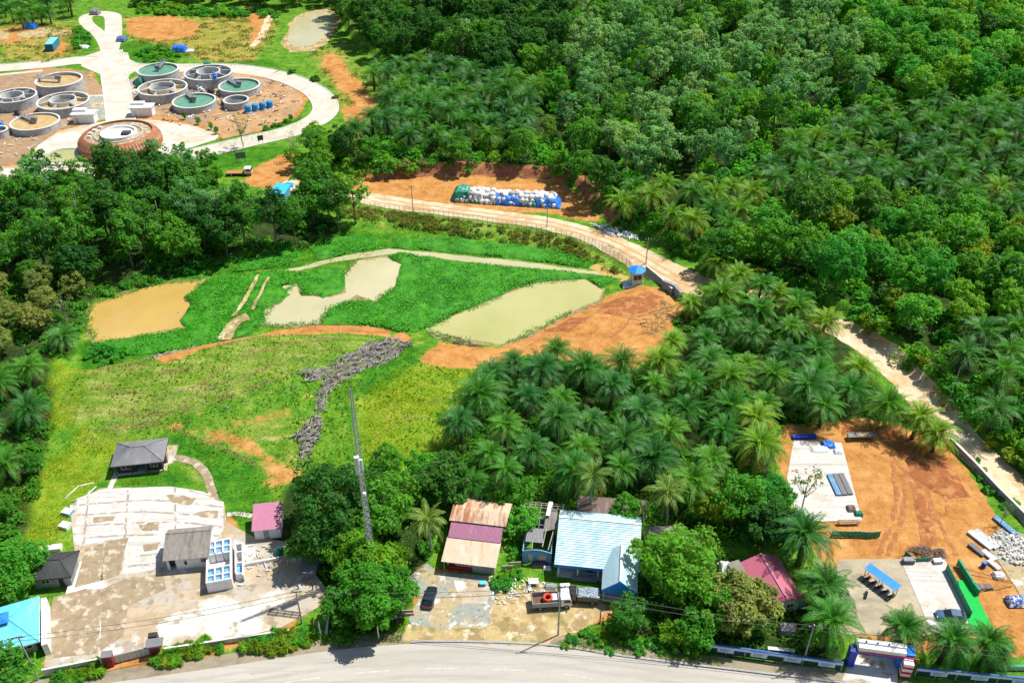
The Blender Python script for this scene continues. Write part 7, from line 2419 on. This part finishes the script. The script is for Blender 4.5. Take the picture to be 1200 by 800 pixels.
o = b.build('float_ring', M['orange_red'] if 'orange_red' in M else M.setdefault('orange_red', mat('orange_red_plastic', (.62, .07, .025), .5, .1, 2)), smooth=True)
o.location = lp
tag(o, 'orange red ring shaped float in the bed of the grey truck', 'ring')
o = thing('cool_box', 'white box beside the orange red ring in the truck bed', 'box', (lp.x + 1.15, lp.y + .15, lp.z), .1)
MB().box(-.45, .45, -.6, .6, 0, .55).build('body', M['white_paint'], o)
MB().box(-.48, .48, -.63, .63, .55, .68).build('lid', M['white_wall'], o)
g = G(683, 703)
b = truck('black pickup with a shiny blue grey tarpaulin over its bed beside the truck', g, math.radians(176), M['black_paint'], M['black_paint'], L=5.0, Wd=1.9, name='pickup', walls_=True)
vs = [(x, y, 1.95 + .10 * math.sin(x * 5) * math.cos(y * 4)) for x in np.linspace(-2.6, 1.0, 9) for y in np.linspace(-1.02, 1.02, 6)]
q = MB().add(vs, [(i * 6 + j, (i + 1) * 6 + j, (i + 1) * 6 + j + 1, i * 6 + j + 1) for i in range(8) for j in range(5)])
o = q.build('bed_cover', mat('bed_tarpaulin', (.09, .13, .19), .3, col2=(.40, .48, .56), scale=2.5), b, smooth=True)
o.modifiers.new('s', 'SOLIDIFY').thickness = .05


def motorbike(label, loc, rz, m, group=None):
    b = thing('motorcycle', label, 'motorcycle', loc, rz, group)
    for xx in (-.62, .62):
        w_ = MB().tube([(xx, -.06, .3), (xx, .06, .3)], .3, 16).build('wheel', M['rubber'], b)
        MB().tube([(xx, -.07, .3), (xx, .07, .3)], .17, 10).build('rim', M['metal'], w_)
    f = MB()
    f.bar((.62, 0, .3), (.42, 0, .98), .07); f.bar((-.62, 0, .3), (-.1, 0, .42), .08); f.bar((-.1, 0, .42), (.4, 0, .85), .12); f.bar((-.1, 0, .4), (-.5, 0, .75), .08)
    f.box(-.2, .2, -.13, .13, .25, .55)
    f.build('frame', M['dark_metal'], b)
    MB().loft([[(.05, -.1, .6), (.05, .1, .6), (.05, .06, .82), (.05, -.06, .82)], [(.3, -.16, .6), (.3, .16, .6), (.3, .1, .9), (.3, -.1, .9)], [(.48, -.1, .7), (.48, .1, .7), (.48, .06, .9), (.48, -.06, .9)]]).build('fuel_tank', m, b)
    MB().loft([[(-.75, -.08, .78), (-.75, .08, .78), (-.75, .08, .86), (-.75, -.08, .86)], [(-.3, -.14, .7), (-.3, .14, .7), (-.3, .14, .8), (-.3, -.14, .8)], [(.08, -.12, .7), (.08, .12, .7), (.08, .1, .8), (.08, -.1, .8)]]).build('seat', M['rubber'], b)
    MB().tube([(.32, -.36, 1.02), (.42, 0, .98), (.32, .36, 1.02)], .025, 6).build('handlebar', M['metal'], b)
    MB().lathe([(0, -.1), (.1, -.1), (.12, .05), (0, .08)], 10, .52, 0).build('headlight', M['white_paint'], b).location.z = .9
    return b


# ---------------------------------------------------------------- right compound
a_, c_ = G(1013, 673), G(1049, 700)
d_ = c_ - a_
b = thing('awning', 'narrow bright blue tarpaulin awning over the parked motorcycles', 'awning', a_, math.atan2(d_.y, d_.x))
L_ = d_.length
MB().panel((0, -.75, 2.1), (L_, -.75, 2.1), (L_, .75, 2.35), (0, .75, 2.35), 0, .0).build('sheet', M['bright_blue'], b)
for x in (.3, L_ * .5, L_ - .3):
    for y in (-.6, .6):
        MB().box(x - .05, x + .05, y - .05, y + .05, -.2, 2.15).build('post', M['metal'], b)
for k in range(5):
    p = a_ + d_ * ((k + .4) / 5.2) + Vector((-.35, -.95, 0))
    motorbike(f'motorcycle with {["black", "dark red", "black", "blue", "black"][k]} tank under the blue awning, {["first", "second", "third", "fourth", "last"][k]} from the left', (p.x, p.y, h1(p.x, p.y) + .07), math.atan2(d_.y, d_.x) + 1.25 + random.uniform(-.15, .15), M[["black_paint", "red_paint", "black_paint", "royal_blue", "black_paint"][k]], 'motorcycles under the awning')
g = G(1015, 697)
motorbike('motorcycle parked apart at the lower left end of the blue awning', (g.x, g.y, g.z + .07), 1.2, M['cream_roof'])
# green carpet with netting rails
cp = [G(*q) for q in ((1122, 680), (1137, 682), (1163, 738), (1138, 742))]
b = thing('green_carpet', 'bright green carpet strip running down to the road', 'carpet', cp[0])
q = MB()
loc = [p - cp[0] for p in cp]
q.add([p + Vector((0, 0, .14)) for p in loc] + [p + Vector((0, 0, .22)) for p in loc], [(3, 2, 1, 0), (4, 5, 6, 7), (0, 1, 5, 4), (1, 2, 6, 5), (2, 3, 7, 6), (3, 0, 4, 7)])
q.build('sheet', M['green_felt'], b)
M['green_net'] = mat('green_netting', (.01, .22, .11), .7, col2=(.06, .36, .22), scale=2)


def net(label, pts, hgt, m='green_net', lean=0.0):
    ps = [G(*q) for q in pts]
    b = thing('net_fence', label, 'net fence', ps[0])
    s, pst = MB(), []
    for i in range(len(ps) - 1):
        p, q = ps[i] - ps[0], ps[i + 1] - ps[0]
        n = (q - p).normalized().cross(Vector((0, 0, 1))) * lean
        s.bar(p + n * .5 + Vector((0, 0, hgt / 2)), q + n * .5 + Vector((0, 0, hgt / 2)), .05 + abs(lean) * hgt, hgt - .06)
        pst += [p, q]
    s.build('netting', M[m], b)
    for p in pst[::2] + [pst[-1]]:
        MB().bar(p - Vector((0, 0, .3)), p + Vector((0, 0, hgt + .1)), .1).build('post', M['wood'], b)
    return b


net('green net fence across the red clearing below the concrete floor', [(974, 628), (990, 629), (1006, 629), (1018, 630), (1030, 629)], 1.4)
net('green and blue net fence along the left side of the green carpet', [(1108, 668), (1116, 684), (1126, 704), (1136, 724)], 1.6)
net('torn green net on poles right of the carpet top', [(1122, 662), (1130, 674), (1140, 690), (1146, 698)], 1.5, lean=.2)
net('short green net behind the grey block of the white floor', [(1060, 656), (1074, 658), (1090, 657)], .9)
net('small green net leaning at the brush pile', [(1060, 650), (1066, 655), (1070, 660)], 1.0)


def slab_stack(label, px, py, w, d, h, rz, m, name='sheet_stack', cat='stack', n=4):
    b = thing(name, label, cat, G(px, py), rz)
    for k in range(2):
        MB().box(-w / 2, w / 2, -d * .3 + k * d * .6 - .06, -d * .3 + k * d * .6 + .06, 0, .14).build('bearer', M['wood'], b)
    q = MB()
    for k in range(n):
        z = .14 + h * k / n
        j = random.uniform(-.04, .04)
        q.panel((-w / 2 + j, -d / 2 + j, z + h / n * .5), (w / 2 + j, -d / 2 + j, z + h / n * .5), (w / 2 + j, d / 2, z + h / n * .5), (-w / 2 + j, d / 2, z + h / n * .5), 6, .03, h / n * .4)
    q.build('sheets', m, b)
    return b


rz_s = math.atan2(G(995, 580).y - G(984, 557).y, G(995, 580).x - G(984, 557).x) - PI / 2
for k, (px, py, mt, lab) in enumerate(((977, 569, 'faded_blue', 'blue grey roofing sheets on the concrete floor, left stack of three'), (984, 568.5, 'slate_roof', 'dark roofing sheets on the concrete floor, middle stack of three'), (990.5, 568, 'slate_roof', 'dark roofing sheets on the concrete floor, right stack of three'))):
    slab_stack(lab, px, py, .95, 5.4, .35, rz_s + PI, M[mt])
slab_stack('long royal blue sheet on a rack under the palms at the clearing top', 942, 513, 4.6, 1.0, .5, .05, M['royal_blue'])
b = thing('work_table', 'grey topped work table frame at the top of the red clearing', 'table', G(1009, 514), .03)
MB().box(-2.7, 2.7, -.7, .7, 1.0, 1.1).build('table_top', M['slate_roof'], b)
for x in (-2.5, 2.5):
    for y in (-.6, .6):
        MB().box(x - .06, x + .06, y - .06, y + .06, -.1, 1.0).build('leg', M['wood'], b)
MB().box(-1.2, 2.0, -.5, .5, 1.1, 1.22).build('sheet', M['tan_slab'], b)
tarp_tent(970, 522, 2.6, 2.2, 1.0, M['tarp_blue'], 'small blue tarpaulin heap on the top corner of the concrete floor')
tarp_tent(960, 527, 3.6, 2.0, .7, M['tarp_white'], 'pile of white sacks left of the small blue tarpaulin')
tarp_tent(982, 530, 1.8, 1.4, .7, M['tarp_white'], 'white sack at the right edge of the concrete floor top')
tarp_tent(1006, 603, 1.4, 1.2, .9, M['tarp_green'], 'little green heap at the lower right corner of the concrete floor')
tarp_tent(997, 597, 1.5, 1.6, .9, M['brown_roof'], 'brown scrap heap at the lower right of the concrete floor')
b = thing('trestle', 'brown timber trestle at the lower edge of the concrete floor', 'trestle', G(994, 614), .02)
MB().box(-1.9, 1.9, -.3, .3, .75, .85).build('table_top', M['wood'], b)
for x in (-1.7, 1.7):
    MB().bar((x, -.28, -.1), (x, -.1, .75), .09).build('leg', M['wood'], b)
    MB().bar((x, .28, -.1), (x, .1, .75), .09).build('leg', M['wood'], b)
slab_stack('grey block stack on the top left corner of the white floor', 1064, 659, 1.9, .9, .9, 0, M['grey_wall'], 'block_stack', 'stack')
slab_stack('pale sack stack on the top right corner of the white floor', 1098, 659, 1.5, .9, .6, .1, M['tarp_white'], 'sack_stack', 'stack')
for k, (px, py, w, d, rz, mt, lab) in enumerate(((1148, 634, 1.0, 4.6, .5, 'white_wall', 'white sheet pile at the right of the clearing, left one'), (1155, 633, 1.4, 4.6, .5, 'metal', 'silver sheet pile right beside the white sheet pile'), (1144, 645, .9, 3.0, .5, 'slate_roof', 'dark board pile below the white sheet pile'),
                                                 (1158, 652, 1.0, 2.4, .5, 'white_wall', 'short pale board pile above the blue barrel'), (1164, 663, .9, 2.2, .5, 'pale_concrete', 'short pale board pile right of the blue barrel'), (1177, 617, 1.0, 4.6, .42, 'faded_blue', 'long blue grey panel under the trees right of the clearing'))):
    slab_stack(lab, px, py, w, d, .4, rz, M[mt])
b = thing('barrel', 'blue plastic barrel standing on the red earth', 'barrel', G(1152, 664))
MB().lathe([(0, 0), (.36, 0), (.40, .1), (.38, .35), (.41, .5), (.38, .65), (.40, .95), (.34, 1.05), (0, 1.05)], 20).build('drum', M['royal_blue'], b)
MB().lathe([(0, 1.05), (.3, 1.05), (.3, 1.1), (0, 1.1)], 16).build('lid', M['bright_blue'], b)
tarp_tent(1170, 675, 2.0, 1.5, .8, M['tarp_white'], 'white sack heap at the lower right of the clearing')
tarp_tent(1188, 706, 2.6, 2.2, 1.3, mat('tarp_blue_white', (.02, .10, .40), .5, col2=(.7, .72, .74), scale=1.6, lo=.48, hi=.55), 'blue and white tarpaulin heap at the right picture edge')
tarp_tent(1152, 688, 3.0, 1.4, .6, M['brown_roof'], 'brown scrap timber heap right of the carpet')
for k, (p, q, lab) in enumerate((((1112, 666), (1187, 683), 'long thin pole lying across the red earth, upper one'), ((1146, 693), (1186, 687), 'long thin pole lying across the red earth, lower one'))):
    tag(MB().tube([G(*p) + Vector((0, 0, .9)), G(*q) + Vector((0, 0, .3))], .07, 6).build('timber_pole', M['wood']), lab, 'pole')

# gate house with red and white pillar
a_, c_ = G(993, 779), G(1052, 787)
d_ = c_ - a_
yw = math.atan2(d_.y, d_.x)
b = thing('entrance_gate', 'blue and white entrance gate with a red striped pillar', 'gate', a_, yw)
L_ = d_.length
MB().box(-.2, .8, -.3, 1.2, -.2, 3.6).build('pillar', M['royal_blue'], b)
MB().box(L_ - .3, L_ + 1.6, .6, 2.4, -.2, 3.4).build('gate_house', M['bright_blue'], b)
MB().box(L_ - .5, L_ + 1.8, .4, 2.6, 3.4, 3.62).build('gate_house_roof', M['bright_blue'], b)
MB().box(.82, L_ + .3, 0, .8, 3.62, 4.35).build('beam', M['white_paint'], b)
MB().box(.5, L_ + .4, .82, 1.5, 3.5, 4.6).build('beam_cap', M['white_wall'], b)
MB().box(-.3, L_ + 2.2, -.12, -.02, 3.35, 3.58).build('red_stripe', M['bright_red'], b)
MB().box(-.3, L_ + .2, -.10, -.03, 2.95, 3.34).build('blue_fascia', M['royal_blue'], b)
for k in range(6):
    MB().box(L_ + .1, L_ + 1.5, -.9, .3, -.2 + k * .55, -.2 + (k + 1) * .55 - .004).build('pillar_band', M['bright_red'] if k % 2 == 0 else M['white_paint'], b)
for k in range(3):
    MB().box(1.8 + k * 1.6, 2.0 + k * 1.6, .85, 1.05, 4.6, 4.85).build('lamp', M['dark_metal'], b)

# banner fence left and right of the gate
M['banner_white'] = mat('banner_white', (.56, .66, .78), .6, .08, 1)
M['banner_blue'] = mat('banner_blue', (.03, .12, .42), .6, .15, 1)


def banner_fence(label, pts, hgt, n_ban):
    ps = [G(*q) for q in pts]
    o0 = ps[0]
    d = ps[-1] - o0
    b = thing('banner_fence', label, 'fence', o0, math.atan2(d.y, d.x))
    L = d.length
    nsl = max(1, int(L / 2.6))
    for k in range(nsl + 1):
        x = L * k / nsl
        MB().box(x - .07, x + .07, .02, .16, -.3, hgt).build('post', M['pole_grey'], b)
    MB().box(0, L, -.02, .016, hgt - .55, hgt - .03).build('printed_band', M['banner_white'], b)
    MB().box(-.05, L + .05, -.06, .2, hgt + .002, hgt + .14).build('rail', M['banner_blue'], b)
    MB().box(0, L, .03, .06, .15, hgt - .56).build('mesh_panel', M['shade_net'], b)
    for k in range(n_ban):
        x = L * (k + .55) / n_ban
        w = min(2.4, L / n_ban * .6)
        q = MB().box(x - w / 2, x + w / 2, -.10, -.07, hgt - 1.25, hgt - .1).build('banner', M['banner_white'], b)
        s = MB()
        for j in range(3):
            s.box(x - w * .36, x + w * (.36 - .1 * j), -.106, -.1005, hgt - .5 - j * .22, hgt - .42 - j * .22)
        s.build('faded_print', M['banner_blue'], q)
    return b


M['shade_net'] = mat('dark_green_mesh', (.012, .06, .04), .8, .3, 3)
banner_fence('blue and white banner fence left of the entrance gate', [(828, 764), (880, 771), (935, 778), (985, 786)], 1.9, 4)
banner_fence('blue and white banner fence right of the entrance gate', [(1072, 792), (1130, 797), (1215, 806)], 1.9, 3)
wall_run('low_wall', [(1150, 778), (1175, 784), (1215, 784)], .8, .35, M['pale_concrete'], 'pale curved low wall at the lower right corner', cap=M['green_net'])
b = thing('concrete_bench', 'long pale bench slab in the garden behind the banners', 'bench', G(915, 763), -.12)
MB().box(-2.0, 2.0, -.3, .3, .45, .6).build('seat', M['pale_concrete'], b)
for x in (-1.7, 1.7): MB().box(x - .15, x + .15, -.25, .25, -.1, .45).build('leg', M['pale_concrete'], b)
tarp_tent(932, 708, 2.4, 2.2, 2.0, M['royal_blue'], 'royal blue tarpaulin shelter at the lower end of the pink roof')
tarp_tent(922, 740, 3.0, 2.0, 1.8, M['slate_roof'], 'grey sheet shelter between garden trees behind the banners')
tarp_tent(850, 668, 2.2, 2.8, 1.6, M['tarp_white'], 'pale sheet heap left of the pink roof')
# clutter in front of the ruin and the blue house
g = G(625, 684)
b = thing('white_table', 'white garden table in front of the ruined house', 'table', g, .1)
MB().box(-.8, .8, -.55, .55, .7, .78).build('table_top', M['white_paint'], b)
for x in (-.7, .7):
    for y in (-.45, .45):
        MB().box(x - .05, x + .05, y - .05, y + .05, -.1, .7).build('leg', M['white_paint'], b)
g = G(621, 692)
b = thing('white_chair', 'white plastic chair beside the garden table', 'chair', g, .5)
MB().box(-.3, .3, -.3, .3, .42, .48).build('seat', M['white_paint'], b)
MB().box(-.3, .3, .26, .32, .48, .95).build('backrest', M['white_paint'], b)
for x in (-.26, .26):
    for y in (-.26, .26):
        MB().box(x - .03, x + .03, y - .03, y + .03, 0, .42).build('leg', M['white_paint'], b)
tarp_tent(632, 662, 2.6, 1.4, .9, M['dark_metal'], 'dark scrap heap at the ruined house door')
tarp_tent(641, 666, 1.4, 1.0, .6, M['tarp_white'], 'white scrap heap right of the dark scrap')
tarp_tent(645, 688, 2.0, 1.3, .7, M['sack_grey'], 'grey scrap heap behind the rusty truck bed')
g = G(662, 690)
b = thing('freezer', 'white chest freezer behind the truck cab', 'freezer', g, .05)
MB().box(-.75, .75, -.4, .4, .05, .85).build('body', M['white_paint'], b)
MB().box(-.78, .78, -.43, .43, .86, .95).build('lid', M['white_wall'], b)
slab_stack('grey planks stacked under the eave of the pale blue house', 685, 679, 4.0, 1.0, .5, -.1, M['grey_wall'], 'plank_stack', 'stack')
slab_stack('turquoise crate at the front of the striped house', 566, 685, 1.0, .7, .6, 0, M['cyan_roof'], 'crate_stack', 'crate')
b = thing('water_trough', 'pink stained concrete trough by the roadside tree', 'trough', G(472, 719), .05)
q = MB()
q.box(-1.8, 1.8, -.35, -.23, 0, .5); q.box(-1.8, 1.8, .23, .35, 0, .5); q.box(-1.8, -1.68, -.228, .228, 0, .5); q.box(1.68, 1.8, -.228, .228, 0, .5)
q.build('basin', M['pink_wall'], b)
MB().box(-1.67, 1.67, -.225, .225, .02, .3).build('filling', M['shade'], b)
car('black car half hidden under the roadside tree', G(456, 727), .4, M['black_paint'], 3.8, 1.6)
for k, (px, py) in enumerate(((604, 664), (595, 668))):
    b = thing('fence_gate', ('pale timber hatch beside the striped house', 'small cream gate panel at the corner of the striped house')[k], 'gate', G(px, py), .1)
    MB().box(-.9, .9, -.05, .05, .1, 1.2).build('panel', M['cream_roof'], b)
    MB().box(-1.0, -.9, -.08, .08, -.1, 1.35).build('post', M['wood'], b)

# ---------------------------------------------------------------- felled palm debris (nobody could count the sticks)
def debris(name, px_poly, n, l0, l1, r, m, seed, ang=None, hgt=.9):
    w = PP(px_poly)
    rng = random.Random(seed)
    xs_, ys_ = [a for a, _ in w], [b for _, b in w]
    mb = MB()
    k = 0
    while k < n:
        x, y = rng.uniform(min(xs_), max(xs_)), rng.uniform(min(ys_), max(ys_))
        if not inside(w, x, y): continue
        k += 1
        a = (ang if ang is not None else rng.uniform(0, PI)) + rng.gauss(0, .75)
        L = rng.uniform(l0, l1)
        z = h1(x, y) + rng.uniform(0, hgt) ** 1.3
        d = Vector((math.cos(a), math.sin(a), rng.uniform(-.25, .25))) * L / 2
        rr = r * rng.uniform(.5, 1.4)
        p = Vector((x, y, z + rr))
        mb.tube([p - d, p + Vector((rng.uniform(-.1, .1), rng.uniform(-.1, .1), .08)), p + d], [rr, rr * 1.1, rr * .6], 5)
    return tag(mb.build(name, m), kind='stuff')


M['dead_wood'] = mat('bleached_dead_wood', (.15, .135, .12), .95, col2=(.46, .43, .40), scale=1.1, detail=8)
M['dead_dark'] = mat('dark_dead_wood', (.10, .085, .075), .95, .35, 1)
D1 = [(352, 450), (376, 442), (400, 433), (412, 420), (436, 403), (464, 397), (480, 403), (466, 422), (444, 434), (420, 444), (404, 454), (392, 464), (380, 476), (373, 469), (388, 452), (364, 458)]
D2 = [(342, 516), (356, 506), (372, 492), (378, 498), (374, 514), (362, 536), (350, 538), (354, 522)]
D3 = [(170, 428), (190, 412), (215, 405), (238, 405), (244, 412), (215, 420), (185, 432)]
D4 = [(276, 362), (290, 340), (300, 322), (306, 324), (296, 352), (288, 378), (268, 386)]
for k_, D_ in enumerate((D1, D2)):
    sheet('debris_ground', D_, .05, M['ash_soil'], .8, amp=.7, bump=.35, bscale=1.5, kind='stuff', seed=70 + k_, edge=.7)
debris('felled_palm_debris', D1, 330, .4, 3.6, .085, M['dead_wood'], 1, .75, 1.0)
debris('felled_palm_debris', D1, 130, .5, 2.6, .10, M['dead_dark'], 2, .75, .7)
debris('felled_palm_debris', D2, 170, .4, 2.4, .08, M['dead_wood'], 3, 1.1, .9)
debris('felled_palm_debris', D2, 70, .4, 2.0, .10, M['dead_dark'], 4, None, .6)
debris('felled_palm_debris', D3, 190, .5, 2.2, .10, M['dead_wood'], 5, .5, .5)
debris('dry_brush', [(372, 470), (384, 474), (380, 492), (370, 490)], 60, .4, 1.8, .07, M['dead_wood'], 21, None, .5)
debris('dry_brush', [(460, 398), (484, 402), (470, 416), (452, 414)], 50, .6, 2.4, .12, M['dead_dark'], 22, .6, .5)
debris('dry_brush', D4, 90, .5, 1.6, .07, M['dead_wood'], 6, None, .5)
debris('dry_brush', [(88, 505), (120, 500), (300, 440), (420, 400), (440, 392), (400, 440), (330, 480), (200, 500)], 100, .6, 2.6, .04, M['dead_wood'], 7, .35, .15)
debris('dry_brush', [(1064, 645), (1080, 640), (1105, 645), (1110, 655), (1085, 656)], 160, .5, 1.8, .05, M['brown_roof'], 8, None, .7)
debris('dry_brush', [(495, 375), (515, 385), (560, 396), (556, 402), (510, 392)], 16, 1.5, 4, .09, M['bark'], 9, -.35, .25)
debris('building_rubble', [(1155, 632), (1178, 622), (1215, 640), (1215, 665), (1180, 660)], 320, .15, .7, .16, M['pale_concrete'], 10, None, .4)
debris('building_rubble', [(268, 650), (290, 640), (335, 640), (345, 668), (275, 690)], 60, .2, 1.2, .1, M['pale_concrete'], 11, None, .25)
debris('building_rubble', [(570, 690), (600, 676), (640, 680), (640, 700), (580, 712)], 90, .15, .8, .09, M['white_wall'], 12, None, .2)
debris('dry_brush', [(778, 352), (795, 360), (785, 385), (760, 392), (745, 372)], 90, .8, 3, .07, M['ochre_dirt'], 13, .4, .3)
debris('white_rubble', [(690, 262), (720, 268), (745, 275), (748, 282), (715, 276)], 160, .3, 1.6, .14, M['white_wall'], 14, None, .3)
debris('building_rubble', [(838, 318), (855, 308), (872, 312), (868, 322), (845, 326)], 120, .4, 2.4, .12, M['dead_wood'], 15, None, .6)

debris('site_rubble', [(0, 92), (60, 82), (104, 86), (120, 106), (120, 138), (60, 155), (20, 190), (0, 200)], 160, .3, 1.8, .16, M['pale_concrete'], 31, None, .4)
debris('site_rubble', [(150, 104), (168, 90), (330, 95), (352, 118), (320, 145), (260, 158), (190, 142)], 200, .3, 1.8, .16, M['white_wall'], 32, None, .4)
debris('site_rubble', [(150, 104), (168, 90), (330, 95), (352, 118), (320, 145), (260, 158), (190, 142)], 120, .5, 2.4, .14, M['dead_dark'], 33, None, .4)
# ---------------------------------------------------------------- sun, sky, camera
w = bpy.data.worlds.new('World')
scene.world = w
w.use_nodes = True
nt = w.node_tree
sky = nt.nodes.new('ShaderNodeTexSky')
sky.sky_type = 'NISHITA'
sky.sun_disc = False
SUN_EL, SUN_AZ = math.radians(60), math.atan2(.88, .47)
sky.sun_elevation = SUN_EL
sky.sun_rotation = SUN_AZ
bg = nt.nodes['Background']
nt.links.new(sky.outputs['Color'], bg.inputs['Color'])
bg.inputs['Strength'].default_value = .085
sl = bpy.data.lights.new('sun', 'SUN')
sl.energy = 4.6
sl.angle = math.radians(.53)
sl.color = (1, .955, .88)
so = bpy.data.objects.new('sun', sl)
C.objects.link(so)
d = Vector((math.sin(SUN_AZ) * math.cos(SUN_EL), math.cos(SUN_AZ) * math.cos(SUN_EL), math.sin(SUN_EL)))
so.rotation_euler = d.to_track_quat('Z', 'Y').to_euler()
so.location = (60, 120, 200)
cam = bpy.data.cameras.new('camera')
cam.sensor_width = 36
cam.lens = 36 * FPX / 1200
cam.clip_start, cam.clip_end = .5, 20000
co = bpy.data.objects.new('camera', cam)
C.objects.link(co)
co.location = (0, 0, CAM_H)
co.rotation_euler = (math.radians(90) - PITCH, 0, 0)
scene.camera = co
scene.view_settings.view_transform = 'Standard'
scene.view_settings.look = 'None'
scene.view_settings.exposure = .45
scene.view_settings.gamma = 1
scene.cycles.use_denoising = True
scene.cycles.max_bounces = 6
scene.cycles.diffuse_bounces = 3
scene.cycles.transmission_bounces = 3
